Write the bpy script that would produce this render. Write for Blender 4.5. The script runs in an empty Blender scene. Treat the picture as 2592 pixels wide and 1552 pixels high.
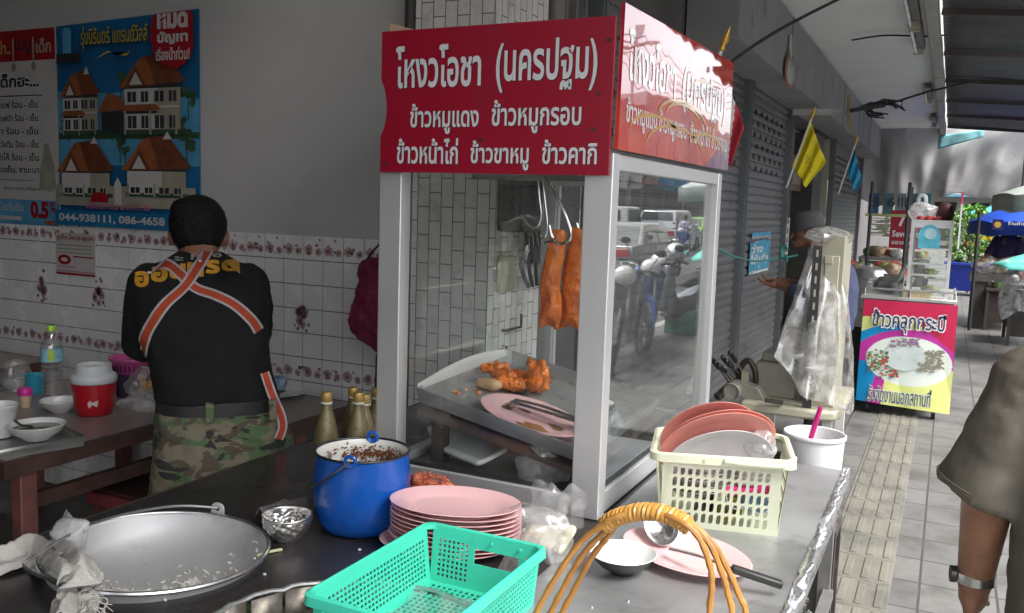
import bpy, bmesh, math, random
from mathutils import Vector, Matrix, noise
random.seed(7)
S = bpy.context.scene
C = S.collection
PI = math.pi
R = math.radians

# ---------------------------------------------------------------- camera, sky, sun, exposure
CAM_H = 1.6
FOC, CX, CY, KP = 2257.13, 1296.0, 776.0, 2592 / 2478.0
_y, _p, _r = 0.452608879, 0.113587456, -0.0326972699
_f = Vector((-math.sin(_y) * math.cos(_p), math.cos(_y) * math.cos(_p), -math.sin(_p)))
_rt = Vector((math.cos(_y), math.sin(_y), 0))
_dn = _f.cross(_rt)
CR = math.cos(_r) * _rt + math.sin(_r) * _dn
CD = -math.sin(_r) * _rt + math.cos(_r) * _dn
cam = bpy.data.cameras.new('camera')
cam.lens = 36 * FOC / 2592
cam.sensor_width = 36
cam.clip_start = 0.05
cam.clip_end = 2000
camo = bpy.data.objects.new('camera', cam)
C.objects.link(camo)
camo.matrix_world = Matrix(((CR.x, -CD.x, -_f.x, 0), (CR.y, -CD.y, -_f.y, 0), (CR.z, -CD.z, -_f.z, CAM_H), (0, 0, 0, 1)))
S.camera = camo

SUN_EL, SUN_AZ = R(57), R(105)          # azimuth measured from +Y towards +X
W = bpy.data.worlds.new('World')
S.world = W
W.use_nodes = True
nt = W.node_tree
bg = nt.nodes['Background']
sky = nt.nodes.new('ShaderNodeTexSky')
sky.sky_type = 'NISHITA'
sky.sun_disc = False
sky.sun_elevation = SUN_EL
sky.sun_rotation = SUN_AZ
sky.air_density = 1.0
sky.dust_density = 4.0
sky.ozone_density = 1.0
hs = nt.nodes.new('ShaderNodeHueSaturation')
hs.inputs['Saturation'].default_value = 0.28
nt.links.new(sky.outputs[0], hs.inputs['Color'])
nt.links.new(hs.outputs[0], bg.inputs['Color'])
bg.inputs['Strength'].default_value = 0.15
sl = bpy.data.lights.new('sun', 'SUN')
sl.energy = 1.4
sl.angle = R(30)
sl.color = (1.0, 0.96, 0.9)
so = bpy.data.objects.new('sun', sl)
C.objects.link(so)
sd = Vector((math.sin(SUN_AZ) * math.cos(SUN_EL), math.cos(SUN_AZ) * math.cos(SUN_EL), math.sin(SUN_EL)))
so.rotation_euler = sd.to_track_quat('Z', 'Y').to_euler()
S.view_settings.view_transform = 'Standard'
S.view_settings.look = 'None'
S.view_settings.gamma = 1
S.view_settings.exposure = 2.03
S.cycles.use_denoising = True
S.cycles.max_bounces = 10
S.cycles.diffuse_bounces = 5
S.cycles.transparent_max_bounces = 24
S.cycles.glossy_bounces = 5
S.cycles.sample_clamp_indirect = 6


def _ray(x, y):
    return CR * ((x * KP - CX) / FOC) + CD * ((y * KP - CY) / FOC) + _f


def PZ(x, y, z):                       # a point of the photograph on the level z
    d = _ray(x, y)
    t = (z - CAM_H) / d.z
    return Vector((d.x * t, d.y * t, z))


def PY(x, y, Y):
    d = _ray(x, y)
    t = Y / d.y
    return Vector((d.x * t, Y, CAM_H + d.z * t))


def PX(x, y, X):
    d = _ray(x, y)
    t = X / d.x
    return Vector((X, d.y * t, CAM_H + d.z * t))


# ---------------------------------------------------------------- materials
MATS = {}


def _base(name):
    m = bpy.data.materials.new(name)
    m.use_nodes = True
    return m, m.node_tree.nodes, m.node_tree.links, m.node_tree.nodes['Principled BSDF']


def mat(name, col, rough=.5, metal=0, var=.12, vs=9, bump=0, bs=60, dirt=None, ds=6, dt=.55, spec=.5, coat=0, emit=0, trans=0, sss=0, stretch=None):
    """plain procedural surface: colour varied by noise, optional stains and bump"""
    if name in MATS:
        return MATS[name]
    m, N, L, P = _base(name)
    tc = N.new('ShaderNodeTexCoord')
    if stretch:
        mpn = N.new('ShaderNodeMapping')
        mpn.inputs['Scale'].default_value = stretch
        L.new(tc.outputs['Object'], mpn.inputs[0])
        tco = mpn.outputs[0]
    else:
        tco = tc.outputs['Object']
    nz = N.new('ShaderNodeTexNoise')
    nz.inputs['Scale'].default_value = vs
    nz.inputs['Detail'].default_value = 5
    L.new(tco, nz.inputs['Vector'])
    cr = N.new('ShaderNodeValToRGB')
    cr.color_ramp.elements[0].position = .3
    cr.color_ramp.elements[1].position = .7
    cr.color_ramp.elements[0].color = (*[max(0, c * (1 - var)) for c in col], 1)
    cr.color_ramp.elements[1].color = (*[min(1, c * (1 + var)) for c in col], 1)
    L.new(nz.outputs['Fac'], cr.inputs['Fac'])
    out = cr.outputs['Color']
    if dirt:
        n2 = N.new('ShaderNodeTexNoise')
        n2.inputs['Scale'].default_value = ds
        n2.inputs['Detail'].default_value = 8
        n2.inputs['Roughness'].default_value = .7
        L.new(tco, n2.inputs['Vector'])
        r2 = N.new('ShaderNodeValToRGB')
        r2.color_ramp.elements[0].position = dt
        r2.color_ramp.elements[1].position = min(1, dt + .14)
        L.new(n2.outputs['Fac'], r2.inputs['Fac'])
        mx = N.new('ShaderNodeMix')
        mx.data_type = 'RGBA'
        L.new(r2.outputs['Color'], mx.inputs[0])
        L.new(out, mx.inputs[6])
        mx.inputs[7].default_value = (*dirt, 1)
        out = mx.outputs[2]
    L.new(out, P.inputs['Base Color'])
    mr = N.new('ShaderNodeMapRange')
    mr.inputs['To Min'].default_value = max(.02, rough - .08)
    mr.inputs['To Max'].default_value = min(1, rough + .1)
    L.new(nz.outputs['Fac'], mr.inputs['Value'])
    L.new(mr.outputs[0], P.inputs['Roughness'])
    P.inputs['Metallic'].default_value = metal
    P.inputs['Specular IOR Level'].default_value = spec
    P.inputs['Coat Weight'].default_value = coat
    if sss:
        P.inputs['Subsurface Weight'].default_value = sss
        P.inputs['Subsurface Radius'].default_value = (.01, .004, .002)
    if trans:
        P.inputs['Transmission Weight'].default_value = trans
    if emit:
        P.inputs['Emission Color'].default_value = (*col, 1)
        P.inputs['Emission Strength'].default_value = emit
    if bump:
        n3 = N.new('ShaderNodeTexNoise')
        n3.inputs['Scale'].default_value = bs
        n3.inputs['Detail'].default_value = 4
        L.new(tc.outputs['Object'], n3.inputs['Vector'])
        b = N.new('ShaderNodeBump')
        b.inputs['Strength'].default_value = bump
        b.inputs['Distance'].default_value = .01
        L.new(n3.outputs['Fac'], b.inputs['Height'])
        L.new(b.outputs[0], P.inputs['Normal'])
    MATS[name] = m
    return m


def brick_mat(name, c1, c2, cm, w, h, mortar, axes, offset=.5, rough=.5, bump=.4, dirt=None, dt=.58, ds=5, spec=.5):
    """tiles or pavers; axes picks which object axes run along and across the courses"""
    m, N, L, P = _base(name)
    tc = N.new('ShaderNodeTexCoord')
    sx = N.new('ShaderNodeSeparateXYZ')
    L.new(tc.outputs['Object'], sx.inputs[0])
    cb = N.new('ShaderNodeCombineXYZ')
    for i, a in enumerate(axes):
        if len(a) == 1:
            L.new(sx.outputs[a], cb.inputs[i])
        else:
            ad = N.new('ShaderNodeMath')
            ad.operation = 'ADD'
            L.new(sx.outputs[a[0]], ad.inputs[0])
            L.new(sx.outputs[a[1]], ad.inputs[1])
            L.new(ad.outputs[0], cb.inputs[i])
    bt = N.new('ShaderNodeTexBrick')
    bt.inputs['Scale'].default_value = 1
    bt.inputs['Brick Width'].default_value = w
    bt.inputs['Row Height'].default_value = h
    bt.inputs['Mortar Size'].default_value = mortar
    bt.inputs['Mortar Smooth'].default_value = .2
    bt.offset = offset
    bt.inputs['Color1'].default_value = (*c1, 1)
    bt.inputs['Color2'].default_value = (*c2, 1)
    bt.inputs['Mortar'].default_value = (*cm, 1)
    L.new(cb.outputs[0], bt.inputs['Vector'])
    nz = N.new('ShaderNodeTexNoise')
    nz.inputs['Scale'].default_value = ds
    nz.inputs['Detail'].default_value = 9
    nz.inputs['Roughness'].default_value = .68
    L.new(tc.outputs['Object'], nz.inputs['Vector'])
    r2 = N.new('ShaderNodeValToRGB')
    r2.color_ramp.elements[0].position = dt - .08
    r2.color_ramp.elements[1].position = dt + .12
    L.new(nz.outputs['Fac'], r2.inputs['Fac'])
    mx = N.new('ShaderNodeMix')
    mx.data_type = 'RGBA'
    L.new(r2.outputs['Color'], mx.inputs[0])
    L.new(bt.outputs['Color'], mx.inputs[6])
    mx.inputs[7].default_value = (*(dirt or c2), 1)
    L.new(mx.outputs[2], P.inputs['Base Color'])
    P.inputs['Roughness'].default_value = rough
    P.inputs['Specular IOR Level'].default_value = spec
    b = N.new('ShaderNodeBump')
    b.inputs['Strength'].default_value = bump
    b.inputs['Distance'].default_value = .004
    b.invert = True
    L.new(bt.outputs['Fac'], b.inputs['Height'])
    L.new(b.outputs[0], P.inputs['Normal'])
    MATS[name] = m
    return m


def film_mat(name, tint=(1, 1, 1), clear=.8, milk=.2, gloss=.12, rough=.12):
    """thin clear plastic: mostly lets light through, with milky creases and glints"""
    m, N, L, P = _base(name)
    N.remove(P)
    out = [n for n in N if n.type == 'OUTPUT_MATERIAL'][0]
    tr = N.new('ShaderNodeBsdfTransparent')
    tr.inputs[0].default_value = (*[.75 + .25 * t for t in tint], 1)
    df = N.new('ShaderNodeBsdfDiffuse')
    df.inputs[0].default_value = (*[.85 * t for t in tint], 1)
    tl = N.new('ShaderNodeBsdfTranslucent')
    tl.inputs[0].default_value = (*[.85 * t for t in tint], 1)
    gl = N.new('ShaderNodeBsdfGlossy')
    gl.inputs['Roughness'].default_value = rough
    a = N.new('ShaderNodeAddShader')
    mixd = N.new('ShaderNodeMixShader')
    L.new(df.outputs[0], mixd.inputs[1])
    L.new(tl.outputs[0], mixd.inputs[2])
    tc = N.new('ShaderNodeTexCoord')
    nz = N.new('ShaderNodeTexNoise')
    nz.inputs['Scale'].default_value = 14
    nz.inputs['Detail'].default_value = 6
    L.new(tc.outputs['Object'], nz.inputs['Vector'])
    mr = N.new('ShaderNodeMapRange')
    mr.inputs['From Min'].default_value = .35
    mr.inputs['From Max'].default_value = .75
    mr.inputs['To Min'].default_value = milk * .3
    mr.inputs['To Max'].default_value = min(1, milk * 2)
    L.new(nz.outputs['Fac'], mr.inputs['Value'])
    m1 = N.new('ShaderNodeMixShader')
    L.new(mr.outputs[0], m1.inputs[0])
    L.new(tr.outputs[0], m1.inputs[1])
    L.new(mixd.outputs[0], m1.inputs[2])
    lw = N.new('ShaderNodeLayerWeight')
    lw.inputs[0].default_value = .35
    mu = N.new('ShaderNodeMath')
    mu.operation = 'MULTIPLY_ADD'
    L.new(lw.outputs['Facing'], mu.inputs[0])
    mu.inputs[1].default_value = gloss * 2
    mu.inputs[2].default_value = gloss * .5
    m2 = N.new('ShaderNodeMixShader')
    L.new(mu.outputs[0], m2.inputs[0])
    L.new(m1.outputs[0], m2.inputs[1])
    L.new(gl.outputs[0], m2.inputs[2])
    b = N.new('ShaderNodeBump')
    b.inputs['Strength'].default_value = .25
    b.inputs['Distance'].default_value = .01
    n2 = N.new('ShaderNodeTexNoise')
    n2.inputs['Scale'].default_value = 16
    L.new(tc.outputs['Object'], n2.inputs['Vector'])
    L.new(n2.outputs['Fac'], b.inputs['Height'])
    L.new(b.outputs[0], gl.inputs['Normal'])
    L.new(m2.outputs[0], out.inputs[0])
    MATS[name] = m
    return m


def glass_mat(name, tint=(.93, .96, .95), dust=.05, k=1.0):
    """pane glass: clear, mirror-like at grazing angles (Schlick), a little dust and grease"""
    m, N, L, P = _base(name)
    N.remove(P)
    out = [n for n in N if n.type == 'OUTPUT_MATERIAL'][0]
    g = N.new('ShaderNodeNewGeometry')
    dt = N.new('ShaderNodeVectorMath')
    dt.operation = 'DOT_PRODUCT'
    L.new(g.outputs['Incoming'], dt.inputs[0])
    L.new(g.outputs['Normal'], dt.inputs[1])
    ab = N.new('ShaderNodeMath')
    ab.operation = 'ABSOLUTE'
    L.new(dt.outputs['Value'], ab.inputs[0])
    om = N.new('ShaderNodeMath')
    om.operation = 'SUBTRACT'
    om.inputs[0].default_value = 1
    L.new(ab.outputs[0], om.inputs[1])
    pw = N.new('ShaderNodeMath')
    pw.operation = 'POWER'
    L.new(om.outputs[0], pw.inputs[0])
    pw.inputs[1].default_value = 5
    ma = N.new('ShaderNodeMath')
    ma.operation = 'MULTIPLY_ADD'
    ma.use_clamp = True
    L.new(pw.outputs[0], ma.inputs[0])
    ma.inputs[1].default_value = .96 * k
    ma.inputs[2].default_value = .04
    tr = N.new('ShaderNodeBsdfTransparent')
    tr.inputs[0].default_value = (*tint, 1)
    gl = N.new('ShaderNodeBsdfGlossy')
    gl.inputs['Roughness'].default_value = .0
    df = N.new('ShaderNodeBsdfDiffuse')
    df.inputs[0].default_value = (.7, .7, .68, 1)
    tc = N.new('ShaderNodeTexCoord')
    mp = N.new('ShaderNodeMapping')
    mp.inputs['Scale'].default_value = (9, 9, 1.2)
    L.new(tc.outputs['Object'], mp.inputs[0])
    nz = N.new('ShaderNodeTexNoise')
    nz.inputs['Scale'].default_value = 2
    nz.inputs['Detail'].default_value = 6
    L.new(mp.outputs[0], nz.inputs['Vector'])
    mr = N.new('ShaderNodeMapRange')
    mr.inputs['From Min'].default_value = .4
    mr.inputs['From Max'].default_value = .8
    mr.inputs['To Min'].default_value = dust * .3
    mr.inputs['To Max'].default_value = dust * 2.5
    L.new(nz.outputs['Fac'], mr.inputs['Value'])
    m1 = N.new('ShaderNodeMixShader')
    L.new(mr.outputs[0], m1.inputs[0])
    L.new(tr.outputs[0], m1.inputs[1])
    L.new(df.outputs[0], m1.inputs[2])
    m2 = N.new('ShaderNodeMixShader')
    L.new(ma.outputs[0], m2.inputs[0])
    L.new(m1.outputs[0], m2.inputs[1])
    L.new(gl.outputs[0], m2.inputs[2])
    L.new(m2.outputs[0], out.inputs[0])
    MATS[name] = m
    return m


# ---------------------------------------------------------------- mesh builder
class B:
    def __init__(s):
        s.v, s.f, s.m = [], [], []

    def add(s, vs, fs, m=0, M=None):
        o = len(s.v)
        s.v += [tuple(M @ Vector(p)) if M else tuple(p) for p in vs]
        s.f += [tuple(i + o for i in f) for f in fs]
        s.m += [m] * len(fs)
        return s

    def box(s, x0, x1, y0, y1, z0, z1, m=0, M=None):
        vs = [(x, y, z) for z in (z0, z1) for y in (y0, y1) for x in (x0, x1)]
        return s.add(vs, [(0, 2, 3, 1), (4, 5, 7, 6), (0, 1, 5, 4), (2, 6, 7, 3), (0, 4, 6, 2), (1, 3, 7, 5)], m, M)

    def bar(s, p0, p1, w, h=None, m=0, up=(0, 0, 1)):
        """a square bar from p0 to p1"""
        h = h or w
        p0, p1 = Vector(p0), Vector(p1)
        d = (p1 - p0).normalized()
        u = Vector(up)
        if abs(d.dot(u)) > .95:
            u = Vector((1, 0, 0))
        a = d.cross(u).normalized()
        b = a.cross(d).normalized()
        vs = [p + a * (w / 2 * i) + b * (h / 2 * j) for p in (p0, p1) for i, j in ((-1, -1), (1, -1), (1, 1), (-1, 1))]
        return s.add(vs, [(0, 1, 2, 3), (7, 6, 5, 4), (0, 4, 5, 1), (1, 5, 6, 2), (2, 6, 7, 3), (3, 7, 4, 0)], m)

    def tube(s, pts, r, n=8, m=0, closed=False, caps=True, flat=1.0):
        pts = [Vector(p) for p in pts]
        k = len(pts)
        rr = r if isinstance(r, (list, tuple)) else [r] * k
        o = len(s.v)
        ref = None
        for i in range(k):
            a = pts[(i - 1) % k] if (closed or i) else pts[0]
            b = pts[(i + 1) % k] if (closed or i < k - 1) else pts[-1]
            d = (b - a).normalized() if (b - a).length > 1e-9 else Vector((0, 0, 1))
            if ref is None:
                ref = Vector((0, 0, 1)) if abs(d.z) < .9 else Vector((1, 0, 0))
            u = (ref - d * ref.dot(d)).normalized()
            w = d.cross(u)
            ref = u
            for j in range(n):
                t = 2 * PI * j / n
                s.v.append(tuple(pts[i] + u * (rr[i] * flat * math.cos(t)) + w * (rr[i] * math.sin(t))))
        for i in range(k if closed else k - 1):
            for j in range(n):
                a, b = i * n + j, i * n + (j + 1) % n
                c, d = ((i + 1) % k) * n + (j + 1) % n, ((i + 1) % k) * n + j
                s.f.append((o + a, o + b, o + c, o + d))
                s.m.append(m)
        if caps and not closed:
            s.f.append(tuple(o + j for j in reversed(range(n))))
            s.f.append(tuple(o + (k - 1) * n + j for j in range(n)))
            s.m += [m, m]
        return s

    def cyl(s, p0, p1, r0, r1=None, n=16, m=0, caps=True):
        return s.tube([p0, p1], [r0, r0 if r1 is None else r1], n, m, False, caps)

    def lathe(s, prof, n=32, m=0, c=(0, 0, 0), sx=1, sy=1, M=None, a0=0, a1=2 * PI):
        """profile (r, z[, material]) turned round the z axis"""
        full = abs(a1 - a0 - 2 * PI) < 1e-6
        k = n if full else n + 1
        vs, fs, ms = [], [], []
        for q in prof:
            for j in range(k):
                t = a0 + (a1 - a0) * j / n
                vs.append((c[0] + q[0] * sx * math.cos(t), c[1] + q[0] * sy * math.sin(t), c[2] + q[1]))
        for i in range(len(prof) - 1):
            for j in range(n):
                b = (j + 1) % k
                fs.append((i * k + j, i * k + b, (i + 1) * k + b, (i + 1) * k + j))
                ms.append(prof[i][2] if len(prof[i]) > 2 else m)
        o = len(s.m)
        s.add(vs, fs, m, M)
        s.m[o:] = ms
        return s

    def sph(s, c, r, n=16, m=0, M=None):
        r = r if isinstance(r, (list, tuple)) else (r, r, r)
        pr = [(max(1e-4, math.sin(PI * i / (n // 2))), -math.cos(PI * i / (n // 2))) for i in range(n // 2 + 1)]
        T = Matrix.Translation(Vector(c)) @ Matrix.Diagonal((*r, 1))
        if M:
            T = Matrix.Translation(Vector(c)) @ M @ Matrix.Diagonal((*r, 1))
        return s.lathe(pr, n, m, M=T)

    def cap(s, p0, p1, r0, r1=None, n=14, m=0):
        """tapered limb with round ends"""
        r1 = r0 if r1 is None else r1
        s.cyl(p0, p1, r0, r1, n, m)
        s.sph(p0, r0, n, m)
        return s.sph(p1, r1, n, m)

    def grid(s, fn, nu, nv, m=0, cu=False, cv=False, M=None):
        ku, kv = (nu if cu else nu + 1), (nv if cv else nv + 1)
        vs = [fn(i / nu, j / nv) for i in range(ku) for j in range(kv)]
        fs = [(i * kv + j, ((i + 1) % ku) * kv + j, ((i + 1) % ku) * kv + (j + 1) % kv, i * kv + (j + 1) % kv) for i in range(nu) for j in range(nv)]
        return s.add(vs, fs, m, M)

    def prism(s, out, d, m=0, M=None, mside=None):
        """2D outline (x, y) thickened along z from 0 to d"""
        k = len(out)
        vs = [(p[0], p[1], 0) for p in out] + [(p[0], p[1], d) for p in out]
        s.add(vs, [tuple(reversed(range(k))), tuple(range(k, 2 * k))], m, M)
        return s.add(vs, [(i, (i + 1) % k, k + (i + 1) % k, k + i) for i in range(k)], m if mside is None else mside, M)

    def poly(s, pts, m=0, M=None):
        return s.add(pts, [tuple(range(len(pts)))], m, M)

    def disc(s, c, r, n=12, m=0, M=None, sy=1):
        return s.poly([(c[0] + r * math.cos(2 * PI * i / n), c[1] + r * sy * math.sin(2 * PI * i / n), c[2]) for i in range(n)], m, M)

    def text(s, body, x0, y0, w, h, m=0, M=None, bold=.0, z=0, depth=0):
        """lettering fitted into the box x0, y0, w, h of the plane of M"""
        cu = bpy.data.curves.new('t', 'FONT')
        cu.body = body
        cu.offset = bold
        cu.resolution_u = 3
        cu.extrude = depth
        ob = bpy.data.objects.new('t', cu)
        me = bpy.data.meshes.new_from_object(ob)
        vs = [v.co.copy() for v in me.vertices]
        if vs:
            ax, bx = min(v.x for v in vs), max(v.x for v in vs)
            ay, by = min(v.y for v in vs), max(v.y for v in vs)
            kx, ky = w / max(1e-6, bx - ax), h / max(1e-6, by - ay)
            s.add([(x0 + (v.x - ax) * kx, y0 + (v.y - ay) * ky, z + v.z) for v in vs], [tuple(p.vertices) for p in me.polygons], m, M)
        bpy.data.meshes.remove(me)
        bpy.data.objects.remove(ob)
        bpy.data.curves.remove(cu)
        return s

    def obj(s, name, mats, parent=None, smooth=40, bevel=0, remesh=0, sm=0, sub=0, disp=0, dscale=.1, solid=0, wrap=None, woff=.003, W=False, label=None):
        """link as ONE mesh object; W: coordinates are world, the parent's place is taken off"""
        me = bpy.data.meshes.new(name)
        off = Vector((0, 0, 0))
        if W and parent:
            q = parent
            while q:
                off += q.location
                q = q.parent
        vs = [(Vector(p) - off) for p in s.v] if off.length else s.v
        me.from_pydata(vs, [], s.f)
        for mm in (mats if isinstance(mats, (list, tuple)) else [mats]):
            me.materials.append(mm)
        me.polygons.foreach_set('material_index', s.m)
        bm = bmesh.new()
        bm.from_mesh(me)
        bmesh.ops.remove_doubles(bm, verts=bm.verts, dist=1e-6)
        if not (wrap or s.__dict__.get('keep')):
            bmesh.ops.recalc_face_normals(bm, faces=bm.faces)
        bm.to_mesh(me)
        bm.free()
        if smooth:
            me.polygons.foreach_set('use_smooth', [True] * len(me.polygons))
            me.set_sharp_from_angle(angle=R(smooth))
        o = bpy.data.objects.new(name, me)
        C.objects.link(o)
        if parent:
            o.parent = parent
        if remesh:
            md = o.modifiers.new('fuse', 'REMESH')
            md.mode = 'VOXEL'
            md.voxel_size = remesh
            md.use_smooth_shade = True
        if sm:
            md = o.modifiers.new('soften', 'SMOOTH')
            md.factor = .5
            md.iterations = sm
        if sub:
            md = o.modifiers.new('round', 'SUBSURF')
            md.levels = md.render_levels = sub
        if disp:
            tx = bpy.data.textures.new(name + '_folds', 'CLOUDS')
            tx.noise_scale = dscale
            tx.noise_depth = 3
            md = o.modifiers.new('folds', 'DISPLACE')
            md.texture = tx
            md.texture_coords = 'LOCAL'
            md.strength = disp
            md.mid_level = .5
        if wrap:
            md = o.modifiers.new('lie_on', 'SHRINKWRAP')
            md.target = wrap
            md.wrap_method = 'NEAREST_SURFACEPOINT'
            md.wrap_mode = 'ABOVE_SURFACE'
            md.offset = woff
        if solid:
            md = o.modifiers.new('thick', 'SOLIDIFY')
            md.thickness = solid
            md.offset = 0
        if bevel:
            md = o.modifiers.new('edge', 'BEVEL')
            md.width = bevel
            md.segments = 2
            md.limit_method = 'ANGLE'
            md.angle_limit = R(35)
        if label:
            o['label'] = label
        return o


def tag(o, label, cat, group=None, kind=None):
    o['label'] = label
    o['category'] = cat
    if group:
        o['group'] = group
    if kind:
        o['kind'] = kind
    return o


def thing(name, label, cat, loc=(0, 0, 0), rz=0, group=None):
    o = bpy.data.objects.new(name, None)
    o.empty_display_size = .1
    C.objects.link(o)
    o.location = loc
    o.rotation_euler = (0, 0, rz)
    return tag(o, label, cat, group)


def solo(b, name, label, cat, mats, group=None, loc=(0, 0, 0), rz=0, **kw):
    o = b.obj(name, mats, None, **kw)
    o.location = loc
    o.rotation_euler = (0, 0, rz)
    return tag(o, label, cat, group)


def struct(b, name, mats, **kw):
    o = b.obj(name, mats, None, **kw)
    o['kind'] = 'structure'
    return o


def dup(root, loc, rz=None, label=None, group=None):
    """a copy of a thing with copies of its parts and their parts"""
    r = root.copy()
    C.objects.link(r)
    r.location = loc
    if rz is not None:
        r.rotation_euler = (0, 0, rz)
    if label:
        r['label'] = label
    if group:
        r['group'] = group
    for ch in list(root.children):
        c = ch.copy()
        C.objects.link(c)
        c.parent = r
        for g in list(ch.children):
            d = g.copy()
            C.objects.link(d)
            d.parent = c
    return r


def frame(o, xd, yd):
    """matrix of a plane: origin o, x direction xd, y direction yd"""
    xd, yd = Vector(xd).normalized(), Vector(yd).normalized()
    zd = xd.cross(yd).normalized()
    o = Vector(o)
    return Matrix(((xd.x, yd.x, zd.x, o.x), (xd.y, yd.y, zd.y, o.y), (xd.z, yd.z, zd.z, o.z), (0, 0, 0, 1)))


def smoothpath(pts, k=6):
    """Catmull-Rom through the points"""
    P = [Vector(p) for p in pts]
    P = [P[0] * 2 - P[1]] + P + [P[-1] * 2 - P[-2]]
    out = []
    for i in range(1, len(P) - 2):
        for j in range(k):
            t = j / k
            a, b, c, d = P[i - 1], P[i], P[i + 1], P[i + 2]
            out.append(.5 * ((2 * b) + (c - a) * t + (2 * a - 5 * b + 4 * c - d) * t * t + (3 * b - a - 3 * c + d) * t ** 3))
    out.append(P[-2])
    return out


def nz3(x, y, z, s=1):
    return noise.noise(Vector((x * s, y * s, z * s)))

# ================================================================ SETTING: ground, road, pavement
asphalt = mat('asphalt', (.055, .055, .057), .85, var=.25, vs=3, bump=.25, bs=120, dirt=(.09, .088, .085), ds=1.2, dt=.5)
concrete = mat('kerb_concrete', (.30, .29, .27), .85, var=.2, vs=4, bump=.2, bs=60, dirt=(.13, .125, .12), ds=3)
paver = brick_mat('pavers', (.098, .097, .094), (.122, .12, .115), (.036, .035, .033), .3, .3, .006, ('X', 'Y'), 0.0, .62, .45, dirt=(.056, .054, .05), dt=.54, ds=2.6)
b = B()
b.box(-400, 400, -200, 700, -.5, -.16)
struct(b, 'ground', mat('far_ground', (.12, .115, .105), .95, vs=.2))
b = B()
b.box(2.1, 11.0, -60, 400, -.3, -.13)
for y in range(-10, 60, 6):
    b.box(6.5, 6.62, y, y + 3, -.126, -.1255, 1)
struct(b, 'road', [asphalt, mat('road_paint', (.6, .6, .58), .7, dirt=(.2, .2, .2), ds=8)])
b = B()
b.box(-1.75, 1.92, -6, 45, -.4, 0)
struct(b, 'sidewalk', paver)
b = B()
for i in range(26):
    b.box(1.924, 2.1, -6 + i * 2, -6 + i * 2 + 1.985, -.4, .006)
struct(b, 'kerb', concrete, bevel=.015)
b = B()
b.box(11.0, 13.1, -60, 400, -.4, .0)
struct(b, 'opposite_sidewalk', mat('far_paving', (.27, .265, .25), .85, vs=2))
b = B()
b.box(-9, -1.754, -1.4, 3.6, -.4, .03)
struct(b, 'shop_floor', brick_mat('floor_tiles', (.09, .08, .07), (.11, .1, .09), (.05, .04, .04), .3, .3, .006, ('X', 'Y'), 0, .45, .3))
# tactile guiding strip of raised bars
b = B()
r_ = random.Random(3)
for i in range(34):
    y = -.4 + i * .3
    b.box(-.408, -.112, y + .003, y + .297, -.05, .004)
    for k in range(4):
        x = -.408 + .037 + k * .074
        b.box(x - .016, x + .016, y + .025, y + .275, .0, .0095)
struct(b, 'tactile_paving', mat('tactile_tile', (.118, .113, .094), .8, var=.2, vs=5, bump=.2, bs=80, dirt=(.075, .073, .065), ds=4, dt=.5), bevel=.004)

# ================================================================ SHOP WALLS
plaster = mat('wall_paint', (.40, .395, .39), .8, var=.05, vs=2, bump=.08, bs=200, dirt=(.36, .355, .35), ds=2.6, dt=.55)
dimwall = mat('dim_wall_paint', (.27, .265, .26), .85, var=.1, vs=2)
YW = 3.1
TZ = 1.437
TS = .1075
w = thing('shop_wall', 'grey painted shop side wall with white floral tiles on its lower half', 'wall', (-2.0, YW, 0))
b = B()
b.box(-9, -1.90, YW, YW + .25, TZ, 3.62)
b.box(-9, -1.90, YW + .01, YW + .25, 0, TZ)
b.obj('plaster', plaster, w, W=True)
b = B()
b.box(-9, -1.985, YW - .006, YW + .01, 0, TZ)
tl = mat('glazed_tile', (.66, .655, .65), .25, var=.05, vs=6, dirt=(.42, .40, .38), ds=10, dt=.62)
# grout is real: tiles are laid as separate slightly raised squares of one sheet
tb = B()
for i in range(66):
    for j in range(13):
        x1 = -1.988 - i * TS
        z1 = TZ - j * TS
        tb.box(x1 - TS + .004, x1, YW - .009, YW - .005, z1 - TS + .004, z1)
b.obj('grout', mat('grout', (.08, .078, .075), .9), w, W=True)
tb.obj('tile_sheet', tl, w, W=True, smooth=0)
FM = [mat('print_rose', (.40, .27, .29), .25, var=.2), mat('print_pale', (.50, .41, .41), .25, var=.2), mat('print_dark', (.22, .12, .13), .25, var=.2), mat('print_ochre', (.26, .19, .09), .3, var=.2)]
fb = B()
r_ = random.Random(5)
fwall = frame((0, YW - .0095, 0), (1, 0, 0), (0, 0, 1))


def blob(x, z, r, m, dz=0, n=9):
    fb.poly([(x + r * (1 + .22 * r_.uniform(-1, 1)) * math.cos(2 * PI * i / n), z + r * (1 + .22 * r_.uniform(-1, 1)) * math.sin(2 * PI * i / n), .0005 + dz) for i in range(n)], m, fwall)


def rose(x, z, r):
    blob(x, z, r, 1)
    for q in range(5):
        t = q * 1.26 + r_.random()
        blob(x + r * .6 * math.cos(t), z + r * .6 * math.sin(t), r * .42, 0, .0006)
    blob(x, z, r * .35, 2, .0012)


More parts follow.
